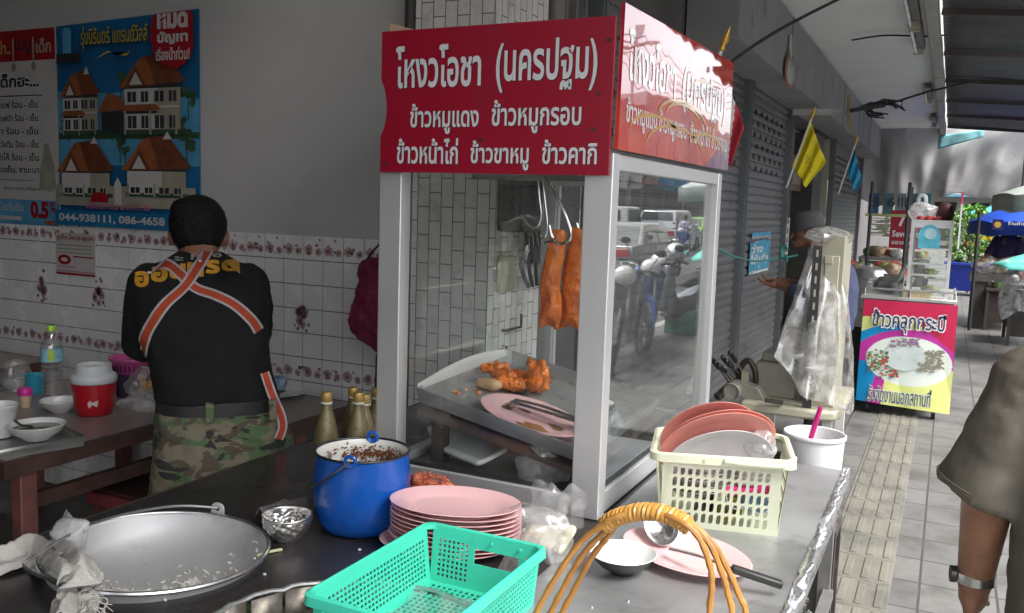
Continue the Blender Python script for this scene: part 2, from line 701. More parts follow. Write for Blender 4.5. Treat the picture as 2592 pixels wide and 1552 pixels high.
for i in range(66):
    xc = -1.988 - (i + .5) * TS
    for j in (0, 5):
        zc = TZ - (j + .56) * TS
        rose(xc - .022, zc, .024)
        rose(xc + .032, zc - .008, .017)
        for q in range(4):
            blob(xc + r_.uniform(-.05, .05), zc + r_.uniform(-.022, .024), r_.uniform(.004, .009), 2, .0004, 6)
        if j == 0 and r_.random() < .7:
            blob(xc + r_.uniform(-.04, .04), zc + .045, .007, 3, .0004, 5)
for x in (-5.1, -4.668, -4.238, -3.809, -3.38, -2.95, -2.525, -2.095):
    for q in range(13):
        t = r_.uniform(0, 2 * PI)
        d = r_.uniform(.0, .062)
        rose(x + d * .75 * math.cos(t), 1.104 + d * 1.2 * math.sin(t), r_.uniform(.016, .026)) if q < 7 else blob(x + d * .8 * math.cos(t), 1.104 + 1.4 * d * math.sin(t), .009, 2, .001, 6)
    for q in range(7):
        blob(x + r_.uniform(-.045, .045), 1.104 - r_.uniform(.05, .085), r_.uniform(.004, .01), 2, .0004, 6)
fb.keep = True
fb.obj('floral_print', FM, w, smooth=0, W=True)
b = B()
b.box(-9, -1.72, -1.65, -1.4, 0, 3.62)
solo(b, 'shop_wall', 'plain grey painted shop wall behind the viewer', 'wall', dimwall)
b = B()
b.box(-9.25, -9, -1.65, 3.35, 0, 3.62)
solo(b, 'back_wall', 'dim plain wall at the back of the shop', 'wall', dimwall)
b = B()
b.box(-9.25, -1.72, -1.65, 3.35, 3.62, 3.8)
struct(b, 'ceiling', dimwall)

# tiled pillar at the shop front
pil = thing('pillar', 'square shopfront pillar clad in upright grey wall tiles', 'pillar', (-1.78, YW + .2, 0))
pt = brick_mat('pillar_tiles', (.66, .645, .62), (.74, .72, .69), (.10, .095, .09), .113, .054, .0022, ('Z', 'XY'), .5, .5, .6, dirt=(.42, .40, .37), dt=.6, ds=13)
b = B()
b.box(-1.955, -1.6, YW - .03, YW + .45, 0, 3.6)
b.obj('tile_cladding', pt, pil, W=True)
b = B()
b.cyl((-1.98, YW - .03, 0), (-1.98, YW - .03, 3.5), .022, n=12)
solo(b, 'drain_pipe', 'dark thin pipe running up between the tiled wall and pillar', 'pipe', mat('dark_pipe', (.05, .045, .042), .6))
# iron pegs, meter box, cables on the street side of the pillar
rust = mat('rusty_iron', (.085, .06, .05), .8, .3, var=.4, vs=40)
XS = -1.6
for i, (x, y, xe, ye, lab) in enumerate([(1225, 800, 1262, 760, 'upper rusty L shaped iron peg on the pillar side'), (1226, 838, 1222, 880, 'middle rusty straight iron peg on the pillar side'), (1238, 872, 1258, 915, 'lowest rusty bent iron peg on the pillar side')]):
    p, q = PX(x, y, XS + .02), PX(xe, ye, XS + .02)
    b = B()
    if i == 1:
        b.tube([p + Vector((-.03, 0, 0)), p, q], .006)
    else:
        mid = Vector((XS + .02, q.y, p.z))
        b.tube([p + Vector((-.03, 0, 0)), p, mid, q], .006)
    solo(b, 'iron_peg', lab, 'peg', rust, 'iron pegs on the pillar')
mb = thing('meter_box', 'dark weathered electric meter box on the pillar', 'meter box', PX(1245, 540, XS))
b = B()
p0, p1 = PX(1200, 560, XS), PX(1305, 455, XS)
b.box(XS, XS + .12, p0.y, p0.y + .34, p0.z, p1.z + .1)
b.obj('box', mat('meter_dark', (.06, .058, .055), .6, var=.3), mb, bevel=.012, W=True)
b = B()
b.cyl((XS + .12, p0.y + .13, p0.z + .13), (XS + .15, p0.y + .13, p0.z + .13), .09, n=24)
b.obj('dial_cover', mat('meter_glass', (.1, .1, .1), .25), mb, W=True)
b = B()
p0, p1 = PX(1199, 708, XS), PX(1236, 618, XS)
b.box(XS, XS + .03, p0.y - .005, p1.y, p0.z, p1.z)
b.box(XS, XS + .022, p0.y + .02, p1.y - .02, p1.z, p1.z + .02)
solo(b, 'fuse_box', 'cream coloured fuse box under the dark meter box', 'fuse box', mat('fuse_cream', (.42, .38, .27), .5, var=.15, dirt=(.2, .17, .1), ds=20, dt=.6), bevel=.01)
b = B()
for k in range(5):
    y0 = PX(1258 + k * 11, 560, XS + .03).y
    b.tube(smoothpath([(XS + .03, y0, 1.58), (XS + .05, y0 + .03, 1.45), (XS + .03, y0 + .02 + .03 * k, 1.36), (XS + .03, y0 + .1, 1.26)]), .009, n=6)
b.box(XS + .01, XS + .05, PX(1262, 640, XS).y, PX(1315, 640, XS).y, 1.36, 1.43)
solo(b, 'cable_bundle', 'loose black cables hanging below the meter box', 'cables', mat('cable_black', (.02, .02, .02), .5))

# ================================================================ SHOPHOUSE FRONTS ALONG THE STREET
XF, XSH = -1.35, -1.69
greyp = mat('front_paint', (.28, .28, .285), .8, var=.12, vs=1.5, bump=.1, dirt=(.14, .14, .14), ds=2, dt=.58)
frm = mat('jamb_steel', (.16, .175, .185), .5, .4, var=.15, vs=8, dirt=(.3, .3, .29), ds=14, dt=.66)
fw = thing('shophouse', 'grey shophouse front wall between tiled pillar and first shutter', 'building', (-1.7, 4, 0))
b = B()
b.box(-2.0, XSH - .03, 3.55, 4.3, 0, 3.3)
b.box(-2.0, XSH - .03, 4.3, 8.1, 2.74, 3.3)
b.box(-2.0, XSH - .03, 8.1, 10.3, 2.74, 3.3)
b.box(-2.0, XSH - .03, 10.3, 14.3, 2.74, 3.3)
b.box(-2.0, XSH - .03, 14.3, 19.5, 2.74, 3.3)
b.box(-2.0, XSH - .03, 19.0, 40, 0, 3.3)
b.obj('wall', mat('front_dark', (.105, .10, .10), .85, var=.2, vs=3), fw, W=True)
b = B()
for k in range(8):
    y = 3.75 + k * .12
    b.bar((XSH - .02, y, 2.35), (XSH - .02, y, 3.2), .02, .02)
for z in (2.4, 2.75, 3.1):
    b.bar((XSH - .015, 3.6, z), (XSH - .015, 4.7, z - .0), .05, .02)
b.obj('window_grille', mat('grille_paint', (.25, .24, .23), .6, .3, dirt=(.1, .1, .1), ds=30), fw, W=True)
b = B()
b.cyl((XSH + .05, 3.72, 2.2), (XSH + .05, 3.72, 3.27), .04, n=14)
solo(b, 'drain_pipe', 'fat grey downpipe beside the barred window above the red sign', 'pipe', mat('pipe_grey', (.20, .19, .18), .5))
# far part of the row
fr = thing('shophouse_row', 'upper storeys of the pale shophouse row above the canopy', 'building', (-2.2, 10, 3.5))
b = B()
b.box(-9, -1.75, -6, 60, 3.81, 9.5)
b.obj('wall', mat('row_paint', (.4, .39, .36), .85, dirt=(.25, .24, .22), ds=1, dt=.55), fr, W=True)
for k in range(12):
    b = B()
    b.box(-1.76, -1.70, -4 + k * 4, -2 + k * 4, 5, 7)
    b.obj('window', mat('row_window', (.05, .06, .07), .2), fr, W=True)


def shutter(y0, y1, label, light=(.185, .185, .187)):
    t = thing('roller_shutter', label, 'shutter', (XSH, y0, 0), 0, 'roller shutters along the row')
    z = 0.02
    n = 36
    h = 2.72 / n
    prof = [(0, .0), (.0, .12), (.012, .2), (.017, .55), (.012, .9), (0, .97)]
    b = B()
    vs, fs = [], []
    for i in range(n):
        for d, q in prof:
            for y in (y0 + .03, y1 - .03):
                vs.append((XSH - .02 + d, y, z + (i + q) * h))
    k = len(vs) // 2
    fs = [(2 * i, 2 * i + 1, 2 * i + 3, 2 * i + 2) for i in range(k - 1)]
    b.add(vs, fs)
    b.obj('curtain', mat('shutter_steel', light, .48, .35, var=.12, vs=3, dirt=(.115, .115, .115), ds=2.5, dt=.55), t, W=True, smooth=30)
    b = B()
    if y1 - y0 > 1:
        for i in range(6):
            for j in range(int((y1 - y0) / .28) - 1):
                y = y0 + .25 + j * .28 + (i % 2) * .14
                if y < y1 - .2:
                    b.box(XSH - .01, XSH - .002, y, y + .075, 1.99 + i * h * 1.35, 1.99 + i * h * 1.35 + .045)
    b.obj('vent_slots', mat('vent_dark', (.015, .015, .015), .8), t, W=True, smooth=0)
    for y in (y0, y1):
        b = B()
        b.box(XSH - .03, XSH + .04, y - .035, y + .035, 0, 2.74)
        b.box(XSH + .04, XSH + .05, y - .028, y - .012, 0, 2.74)
        b.box(XSH + .04, XSH + .05, y + .012, y + .028, 0, 2.74)
        b.obj('jamb', frm, t, W=True)
    return t


shutter(4.34, 7.99, 'nearest grey roller shutter, half hidden behind the glass food case')
shutter(8.07, 10.27, 'grey roller shutter with a torn blue notice stuck on it')
shutter(14.35, 19.0, 'farthest grey roller shutter beyond the open doorway and blue flag')
# torn blue notice
b = B()
pa, pb = PX(1817, 598, XSH + .02), PX(1860, 665, XSH + .02)
fn = frame((XSH + .012, pa.y, 0), (0, 1, 0), (0, 0, 1))
wd, ht = 1.03, .33
r_ = random.Random(11)
z0 = 1.0
pts = []
for i in range(13):
    pts.append((wd * i / 12, z0 + .02 * r_.random()))
for i in range(13):
    pts.append((wd * (1 - i / 12), z0 + ht + .03 * (r_.random() - .5)))
b.prism(pts, .003, 0, fn)
b.prism([(.06, z0 + ht + .03), (wd, z0 + ht + .04), (wd, z0 + ht + .085), (.06, z0 + ht + .08)], .003, 0, fn)
b.text('ว่าง\nให้เช่า', .05, z0 + .11, wd * .85, .19, 1, fn, .03, .0045)
b.text('ติดต่อสอบถาม', .05, z0 + .35, wd * .85, .035, 1, fn, .01, .0045)
b.box(.04, wd * .96, z0 + .012, z0 + .035, .003, .005, 1, fn)
for k in range(14):
    x, z = r_.uniform(0, wd * .9), z0 + r_.uniform(0, ht)
    b.poly([(x, z, .005), (x + r_.uniform(.03, .1), z + r_.uniform(-.01, .02), .005), (x + .05, z + r_.uniform(.02, .05), .005)], 1, fn)
solo(b, 'notice', 'torn blue paper notice with white Thai letters on the shutter', 'notice', [mat('notice_blue', (.06, .30, .46), .7, var=.25, vs=20), mat('paper_white', (.62, .62, .6), .8, var=.08)], smooth=0)


def fascia(y0, y1, label):
    t = thing('fascia_box', label, 'fascia', (XF, y0, 2.73), 0, 'signage boxes above the shutters')
    b = B()
    b.box(XSH - .02, XF, y0, y1, 2.742, 3.276)
    b.obj('panel', greyp, t, W=True, bevel=.006)
    b = B()
    for k in range(1, int((y1 - y0) / 2)):
        y = y0 + k * 2.05
        b.box(XF, XF + .004, y - .006, y + .006, 2.745, 3.27)
    b.obj('panel_joint', mat('joint_dark', (.05, .05, .05), .8), t, W=True)
    return t


fascia(6.05, 10.25, 'grey signage box over the nearer shutters, with a slanting underside')
fascia(10.262, 19.3, 'long grey signage box over the open doorway and far shutter')
# open shop beyond the shutters
osh = thing('open_shop', 'dim cream walled shop behind the doorway', 'shop', (-3, 12, 0))
cream = mat('shop_cream', (.40, .38, .33), .8, var=.08, dirt=(.25, .22, .18), ds=3, dt=.6)
b = B()
b.box(-3.4, -3.3, 10.3, 14.3, 0, 2.74)
b.box(-3.3, -1.73, 14.31, 14.36, 0, 2.74)
b.box(-3.3, -1.73, 10.27, 10.32, 0, 2.74)
b.box(-3.3, -1.73, 10.32, 14.31, -.2, .01)
b.obj('wall', cream, osh, W=True)
b = B()
pa = PX(1900, 495, -3.28)
b.box(-3.29, -3.26, 11.0, 12.2, .9, 2.4)
b.obj('wall_picture', mat('wall_picture', (.33, .28, .24), .6, var=.6, vs=4), osh, W=True)
b = B()
for k in range(5):
    b.box(-1.9, -1.88, 10.45, 11.5, 1.62 + k * .06, 1.65 + k * .06)
b.box(-1.91, -1.895, 10.4, 11.55, 1.58, 1.93, 1)
b.obj('vent_grille', [mat('grille_light', (.3, .3, .3), .5), mat('vent_dark', (.015, .015, .015), .8)], osh, W=True)
for (y0, y1, z0, z1, lab, nm, k) in [(10.5, 11.9, 1.05, 1.55, 'white wall chart with rows of small dark figures beside the capped man', 'wall_chart', 0), (10.45, 11.4, 2.0, 2.45, 'red and white checked paper sheet inside the doorway', 'paper_sheet', 1), (11.7, 12.6, 1.9, 2.35, 'framed brown portrait hung on a wooden bracket in the doorway', 'portrait', 2)]:
    b = B()
    x = -1.86
    b.box(x - .01, x, y0, y1, z0, z1)
    if k == 0:
        for i in range(5):
            for j in range(4):
                yy, zz = y0 + .12 + i * .27, z0 + .06 + j * .12
                b.poly([(x + .001, yy, zz), (x + .001, yy + .12, zz + .01), (x + .001, yy + .1, zz + .06), (x + .001, yy + .03, zz + .08)], 1)
        b.box(x, x + .002, y0, y1, z0 - .0, z0 + .035, 2)
    elif k == 1:
        for i in range(8):
            for j in range(6):
                if (i + j) % 2 and r_.random() < .8:
                    b.box(x, x + .002, y0 + i * .11 + .03, y0 + i * .11 + .11, z0 + j * .07 + .02, z0 + j * .07 + .075, 1)
    else:
        b.box(x, x + .01, y0 + .1, y1 - .1, z0 + .08, z1 - .05, 1)
    solo(b, nm, lab, 'poster' if k < 2 else 'picture', [[mat('paper_white', (.62, .62, .6), .8), mat('figure_dark', (.06, .05, .05), .8), mat('band_blue', (.05, .08, .2), .6)], [mat('check_white', (.5, .47, .45), .8), mat('check_red', (.3, .03, .03), .7)], [mat('portrait_frame', (.16, .1, .05), .5), mat('portrait_tone', (.26, .22, .16), .5, var=.5, vs=7)]][k], smooth=0)
b = B()
b.box(-2.0, -1.73, 12.75, 13.6, .02, 2.7)
solo(b, 'folded_door', 'tall dark folded door leaf at the right of the doorway', 'door', mat('door_dark', (.045, .04, .038), .5, var=.2))

# concrete canopy over the pavement, lamps, wires
cs = thing('canopy_slab', 'flat pale concrete canopy over the pavement', 'canopy', (-1, 8, 3.3))
b = B()
b.box(-1.72, -.3, -5, 19.6, 3.3, 3.46)
b.obj('slab', mat('soffit_paint', (.74, .74, .735), .85, var=.05, vs=1.5, dirt=(.6, .6, .59), ds=1.6, dt=.58), cs, W=True)
b = B()
r_ = random.Random(2)
for i in range(12):
    y = -5 + i * 2.05
    b.box(-.31, -.215 + r_.uniform(-.012, .012), y, y + 2.03, 3.17 + r_.uniform(-.025, .025), 3.47)
b.obj('edge_beam', mat('edge_beam_paint', (.34, .34, .33), .8, var=.1, dirt=(.2, .2, .19), ds=4, dt=.55), cs, W=True, bevel=.01)
aw = thing('awning', 'dark corrugated sheet awning over the outer pavement', 'awning', (.7, 5, 3.2))
def corr_at(y0, y1, wd):
    return lambda u, v: corr(y0 + (y1 - y0) * u, -.2 + wd * v, v)


def corr(y, x, v):
    return (x, y, 3.30 - .12 * v + .005 * math.sin(y * 2 * PI / .15) + .012 * nz3(x, y, 0, 1.3))


for y0, y1, wd in ((-5, 10, 1.0), (10.01, 18.5, 1.3)):
    b = B()
    b.grid(corr_at(y0, y1, wd), int((y1 - y0) * 40), 6)
    b.obj('sheet', mat('awning_sheet', (.075, .073, .075), .7, .1, var=.35, vs=1.2, dirt=(.12, .115, .115), ds=1.5, dt=.55), aw, W=True, solid=.004)
for y in range(-4, 19, 2):
    b = B()
    xe = .79 if y < 10 else 1.08
    b.bar((-.2, y + .1, 3.25), (xe, y + .1, 3.16), .04, .05)
    b.obj('rafter', mat('rafter_steel', (.085, .07, .068), .7, .3), aw, W=True)
b = B()
b.bar((.80, -5, 3.16), (.80, 10, 3.16), .04, .05)
b.bar((1.09, 10.01, 3.16), (1.09, 18.5, 3.16), .04, .05)
b.obj('edge_rail', mat('rafter_steel', (.085, .07, .068), .7, .3), aw, W=True)
for y in (-4, 18.2):
    b = B()
    xe = .80 if y < 10 else 1.08
    b.cyl((xe, y, 0), (xe, y, 3.15), .025, n=12)
    b.obj('post', mat('rafter_steel', (.085, .07, .068), .7, .3), aw, W=True)


def lamp(y, label):
    t = thing('tube_lamp', label, 'lamp', (-.38, y, 3.2), 0, 'fluorescent lamps under the canopy edge')
    b = B()
    b.box(-.43, -.36, y, y + 1.25, 3.235, 3.29)
    b.obj('housing', mat('lamp_housing', (.16, .15, .15), .5, var=.2), t, W=True, bevel=.008)
    b = B()
    b.cyl((-.44, y + .03, 3.20), (-.44, y + 1.22, 3.20), .015, n=12)
    b.obj('tube', mat('tube_glass', (.75, .75, .75), .2), t, W=True)
    for q in (y + .01, y + 1.2):
        b = B()
        b.box(-.46, -.37, q, q + .04, 3.18, 3.26)
        b.obj('lamp_holder', mat('holder_cream', (.45, .42, .33), .5), t, W=True)
    return t


lamp(7.15, 'nearest dusty tube lamp at the top edge of the picture')
lamp(8.5, 'second dusty tube lamp close behind the nearest one')
lamp(12.6, 'middle dusty tube lamp farther along the canopy edge')
lamp(16.2, 'farthest dusty tube lamp near the hanging tarpaulin')
cb = mat('cable_grey', (.03, .03, .032), .6)
b = B()
b.tube(smoothpath([PX(1737, 170, -1.33) if 0 else PY(1755, 160, 5.2), PY(1840, 100, 5.6), PY(1930, 48, 6.1), PY(2035, -5, 6.8), PY(2100, -40, 7.2)]), .011, n=6)
solo(b, 'power_cable', 'thick dark cable slung diagonally up to the canopy', 'cable', cb)
b = B()
b.tube(smoothpath([PZ(2062, 97, 3.26), PZ(2140, 86, 3.24), PZ(2230, 88, 3.25), PZ(2290, 85, 3.26)]), .008, n=6)
solo(b, 'lamp_wire', 'thin wire stretched across the pale canopy ceiling', 'wire', cb)
b = B()
b.tube([PY(2140, 255, 10), PY(2245, 222, 10.5), PY(2368, 195, 11)], .012, n=6)
pc = PY(2110, 262, 10)
for k in range(7):
    q = random.Random(k)
    b.tube([pc + Vector((.16 * math.cos(t) + q.uniform(-.06, .06) + .1, 0.05 * q.random(), .07 * math.sin(t) + q.uniform(-.03, .03))) for t in [i * .6 for i in range(9)]], .008, n=5)
b.tube(smoothpath([PY(2060, 268, 9.8), PY(2090, 262, 9.9), PY(2140, 255, 10)]), .022, n=6)
solo(b, 'coiled_wire', 'tangled coil of black wire hanging from the signage box', 'wire', cb)
b = B()
b.bar(PY(1918, 272, 9.9), PY(2054, 272, 10.1), .05, .06)
solo(b, 'support_arm', 'pale steel arm under the signage box above the yellow flag', 'bracket', mat('arm_paint', (.42, .42, .4), .6, var=.15, dirt=(.25, .1, .08), ds=12, dt=.68))
b = B()
b.bar(PY(2053, 230, 10), PY(2055, 320, 10), .05, .03)
solo(b, 'wooden_batten', 'short upright wooden slat hung at the end of the pale arm', 'slat', mat('slat_wood', (.36, .26, .13), .7, var=.3, vs=20))
hs_ = thing('hanging_sign', 'oval red rimmed sign on a white strip against the signage box', 'sign', PX(1913, 180, XF + .03))
b = B()
b.bar(PX(1914, 85, XF + .02), PX(1912, 150, XF + .02), .06, .015)
b.obj('strip', mat('strip_pale', (.5, .52, .47), .6), hs_, W=True)
b = B()
c_ = PX(1912, 172, XF + .02)
b.disc((0, 0, 0), .26, 24, 0, frame(c_, (0, 1, 0), (0, 0, 1)) @ Matrix.Diagonal((1, .55, 1, 1)))
b.disc((0, 0, .006), .2, 24, 1, frame(c_, (0, 1, 0), (0, 0, 1)) @ Matrix.Diagonal((1, .55, 1, 1)))
b.obj('disc', [mat('rim_red', (.35, .14, .12), .6), mat('face_grey', (.45, .45, .43), .6)], hs_, W=True, solid=.004)

# hanging grey tarpaulin closing the far end
tp = thing('tarpaulin', 'big grey wrinkled tarpaulin hung across the far end of the canopy', 'tarpaulin', (0, 19, 2.5))


def tarp(u, v):
    x = -1.80 + 3.65 * u
    top = 3.33
    bot = 1.95 - .12 * math.sin(u * 9) - .15 * (u > .6) * (u - .6) + .03 * math.sin(u * 40)
    z = top + (bot - top) * v
    fan = (u - .38) * (1 + .55 * v)
    d = .10 * math.sin(fan * 15 + 2.2 * v + 2 * nz3(u * 3, v, 2)) + .16 * nz3(fan * 9, v * 1.6, 3) + .045 * nz3(fan * 16 + v * 2, v * 2, 6)
    return (x, 19 + d + .25 * v * v, z)


b = B()
b.grid(tarp, 160, 40)
b.obj('sheet', mat('tarp_grey', (.48, .47, .465), .85, var=.1, vs=3, dirt=(.37, .365, .36), ds=2, dt=.55), tp, W=True, solid=.004)
b = B()
p_ = PY(2300, 330, 18.7)
b.grid(lambda u, v: (p_.x - .2 + .75 * u, 18.7 + .02 * math.sin(9 * u), p_.z + .02 - .26 * v * (1 - .5 * u) + .1 * u), 10, 6)
b.obj('patch', mat('patch_cyan', (.18, .42, .45), .6, var=.3, vs=8), tp, W=True, solid=.004)

# ================================================================ STALL COUNTER
T = .80
XL, XS0, XR = -1.85, -.745, -.225       # left edge, seam, right edge
steel_dark = mat('counter_dark_steel', (.062, .058, .055), .28, .55, var=.3, vs=5, bump=.06, bs=30, dirt=(.035, .033, .032), ds=4, dt=.52)
steel = mat('stainless_sheet', (.40, .405, .41), .4, .7, var=.22, vs=5, bump=.05, bs=18, dirt=(.24, .24, .24), ds=4, dt=.52)
ctr = thing('stall_counter', 'long steel topped stall counter with crinkled bright right edge', 'counter', (-1, 2, 0))
HC, HR = (-.905, 1.215), .30            # round cut-out
b = B()
WKC, WKR = (-1.511, 1.366), .235        # second cut-out, for the sunken basin


def holed(cx_, cy_, half, rad, m=0, n=64):
    ii, oo = [], []
    for i in range(n):
        t = 2 * PI * i / n
        c, s_ = math.cos(t), math.sin(t)
        k = half / max(abs(c), abs(s_))
        x = min(cx_ + k * c, XS0)
        ii.append((min(cx_ + rad * c, XS0 - .003), cy_ + rad * s_, T))
        oo.append((x, cy_ + k * s_, T))
    b.add(ii + oo, [(i, (i + 1) % n, n + (i + 1) % n, n + i) for i in range(n)], m)


holed(HC[0], HC[1], .36, HR)
holed(WKC[0], WKC[1], .246, WKR - .012)
b.box(XL, -1.265, .855, 1.12, T - .035, T)
b.box(XL, -1.265, 1.612, 2.72, T - .035, T)
b.box(XL, -1.757, 1.12, 1.612, T - .035, T)
b.box(-1.265, XS0, 1.575, 2.72, T - .035, T)
b.box(XL, XS0, 2.72, 3.3, T - .035, T)
b.obj('worktop', steel_dark, ctr, W=True)
b = B()
b.box(XS0 + .002, XR - .006, .7, 2.925, T - .03, T + .004)
b.obj('side_leaf', steel, ctr, W=True, bevel=.003)
# crinkled, folded edge strip
b = B()
r_ = random.Random(9)


def edge(u, v):
    y = .7 + 2.23 * u
    a = v * 2.6 - .4
    cr = .010 * nz3(y * 9, v * 2, 1) + .006 * nz3(y * 31, v, 5)
    return (XR - .012 + .017 * math.sin(a) + cr, y, T - .008 + .017 * math.cos(a) + cr * .8 - (.018 if v > .9 else 0))


b.grid(edge, 260, 8)
b.obj('edge_strip', mat('foil_edge', (.72, .72, .73), .25, .9, var=.15, vs=30), ctr, W=True, smooth=60, solid=.001)
b = B()
b.box(XL - .004, XL, .85, 3.3, T - .07, T + .002)
b.obj('left_edge', mat('edge_brown', (.05, .035, .03), .5), ctr, W=True)
leg = mat('stall_leg_steel', (.24, .24, .24), .5, .6, var=.2, dirt=(.12, .1, .09), ds=9)
for x, y in ((-.27, 2.87), (-.27, 1.5), (XL + .05, .95), (XL + .05, 2.9), (-.80, 3.22), (-.27, .8)):
    b = B()
    b.box(x - .018, x + .018, y - .018, y + .018, 0, T - .03)
    b.obj('leg', leg, ctr, W=True)
for z in (.70, .42):
    b = B()
    b.bar((-.255, .8, z), (-.255, 2.86, z), .03, .03)
    b.obj('rail', leg, ctr, W=True)
b = B()
for k in range(40):
    b.bar((-.30, .8 + k * .05, .43), (-.8, .8 + k * .05, .43), .012, .012)
b.obj('shelf_slats', leg, ctr, W=True)
b = B()
b.box(XL + .1, -.32, 3.24, 3.26, .1, T - .05)
b.obj('rear_panel', mat('panel_dark', (.06, .055, .05), .7), ctr, W=True)
b = B()
b.bar((-.24, 2.2, .66), (-.20, 1.95, .52), .06, .02)
b.obj('loose_foil', mat('foil_edge', (.72, .72, .73), .25, .9), ctr, W=True, disp=.02, sub=2)
# the sunken burner hole with its ragged metal collar
b = B()
pts = []
r_ = random.Random(4)
for i in range(97):
    t = 2 * PI * i / 96
    j = .0025 * math.sin(i * .9) + .002 * r_.uniform(-1, 1)
    pts.append((HC[0] + (HR - .004 + j) * math.cos(t), HC[1] + (HR - .004 + j) * math.sin(t), T + .009 + .002 * r_.uniform(-1, 1)))
pot = thing('sunken_pot', 'round soot stained pot sunk into the counter with a ragged metal collar', 'pot', (HC[0], HC[1], T - .2))
b.tube(pts[:-1], .0052, n=8, closed=True)
b.obj('collar', mat('collar_bright', (.62, .62, .62), .3, .9, var=.3, vs=30), pot, W=True)
b = B()
for i in range(24):
    t0, t1 = 2 * PI * i / 24 + .015, 2 * PI * (i + 1) / 24 - .015
    rr = HR - .012 + .004 * r_.uniform(-1, 1)
    q = [(HC[0] + rr * math.cos(t), HC[1] + rr * math.sin(t), z) for z in (T + .008, T - .085) for t in (t0, (t0 + t1) / 2, t1)]
    b.add(q, [(0, 1, 4, 3), (1, 2, 5, 4)])
b.obj('tabs', mat('collar_tabs', (.22, .20, .17), .45, .7, var=.5, vs=20, dirt=(.07, .045, .03), ds=16, dt=.5), pot, W=True, solid=.002, smooth=20)
b = B()
b.lathe([(.28, T - .06), (.275, T - .22), (.24, T - .3), (.001, T - .31)], 48, c=(HC[0], HC[1], 0))
b.obj('bowl', mat('soot', (.015, .014, .013), .6), pot, W=True)

# ================================================================ GLASS FOOD CASE
CX0, CX1, CY0, CY1 = -1.428, -.753, 2.09, 3.245
ZB, ZT = T, 1.735
alu = mat('case_aluminium', (.60, .60, .60), .42, .55, var=.05, vs=3, dirt=(.42, .41, .39), ds=7, dt=.66)
gls = glass_mat('case_glass', tint=(.975, .985, .98), dust=.008, k=.85)
case = thing('food_case', 'tall glass food display case with aluminium frame under red shop signs', 'display case', (CX0, CY0, T))
for x in (CX0, CX1 - .05):
    for y in (CY0, CY1 - .05):
        b = B()
        fw_ = .026 if y < 2.5 else 0
        b.box(x - (.012 if x < -1 else fw_), x + .05 + (fw_ * .4 if x < -1 else 0), y, y + .05, ZB + .002, ZT)
        b.box(x + (.05 if x < -1 else -.006), x + (.056 if x < -1 else 0), y + .012, y + .03, ZB + .06, ZT)
        b.obj('post', alu, case, W=True, bevel=.003)
for q in [(CX0 + .05, CX1 - .05, y, y + .04, z0, z1) for y in (CY0 + .006, CY1 - .046) for z0, z1 in ((T + .004, T + .055), (ZT - .055, ZT))] + [(x, x + .04, CY0 + .05, CY1 - .05, z0, z1) for x in (CX0 + .006, CX1 - .046) for z0, z1 in ((T + .004, T + .062), (ZT - .04, ZT))]:
    b = B()
    b.box(*q)
    b.obj('rail', alu, case, W=True, bevel=.003)
b = B()
for y in (CY0 + .004,):
    b.box(CX0 + .05, CX1 - .05, y + .014, y + .03, T + .055, T + .062)
b.box(CX1 - .032, CX1 - .018, CY0 + .05, CY1 - .05, T + .062, T + .07)
b.box(CX1 - .0565, CX1 - .05, CY0 + .014, CY0 + .03, T + .06, ZT - .05)
b.obj('rubber_seal', mat('rubber_black', (.02, .022, .022), .5), case, W=True)
for nm, q in (('front', (CX0 + .05, CX1 - .057, CY0 + .02, CY0 + .0245)), ('rear', (CX0 + .05, CX1 - .05, CY1 - .03, CY1 - .0255)), ('left', (CX0 + .02, CX0 + .0245, CY0 + .05, CY1 - .05)), ('street', (CX1 - .0275, CX1 - .023, CY0 + .05, CY1 - .05))):
    if nm == 'rear':
        continue
    b = B()
    b.box(*q, T + .06, ZT - .04)
    b.obj('pane', glass_mat('street_glass', dust=.02, k=1.5) if nm == 'street' else gls, case, W=True, smooth=0, label='street side pane, strongly reflecting the road' if nm == 'street' else None)
b = B()
b.box(CX0 + .056, CX1 - .06, CY0 + .05, CY1 - .06, T + .03, T + .045)
b.obj('bottom_plate', mat('case_floor', (.13, .125, .12), .4, .6, var=.3, dirt=(.06, .055, .05), ds=6), case, W=True)
b = B()
b.box(CX0 + .05, CX1 - .05, CY0 + .05, CY1 - .05, ZT - .02, ZT - .006)
b.obj('roof_panel', mat('case_roof', (.35, .35, .34), .6), case, W=True)
b = B()
b.bar((CX0 + .05, 2.52, ZT - .05), (CX1 - .05, 2.52, ZT - .05), .018)
b.obj('hanging_rod', mat('rod_chrome', (.5, .5, .5), .2, 1), case, W=True)
# sign boards
red = mat('sign_red', (.30, .004, .022), .32, var=.06, vs=2, coat=.3, dirt=(.26, .01, .03), ds=2)
white = mat('sign_white', (.62, .63, .65), .5, var=.03)
outl = mat('sign_outline', (.06, .004, .012), .6)


def lettering(b, txt, x, y, w, h, M, bold, z, m0=0, m1=1, grow=.0):
    b.text(txt, x + .0015, y - .0015, w, h, m1, M, bold + .012, z)
    b.text(txt, x, y, w, h, m0, M, bold, z + .0012)


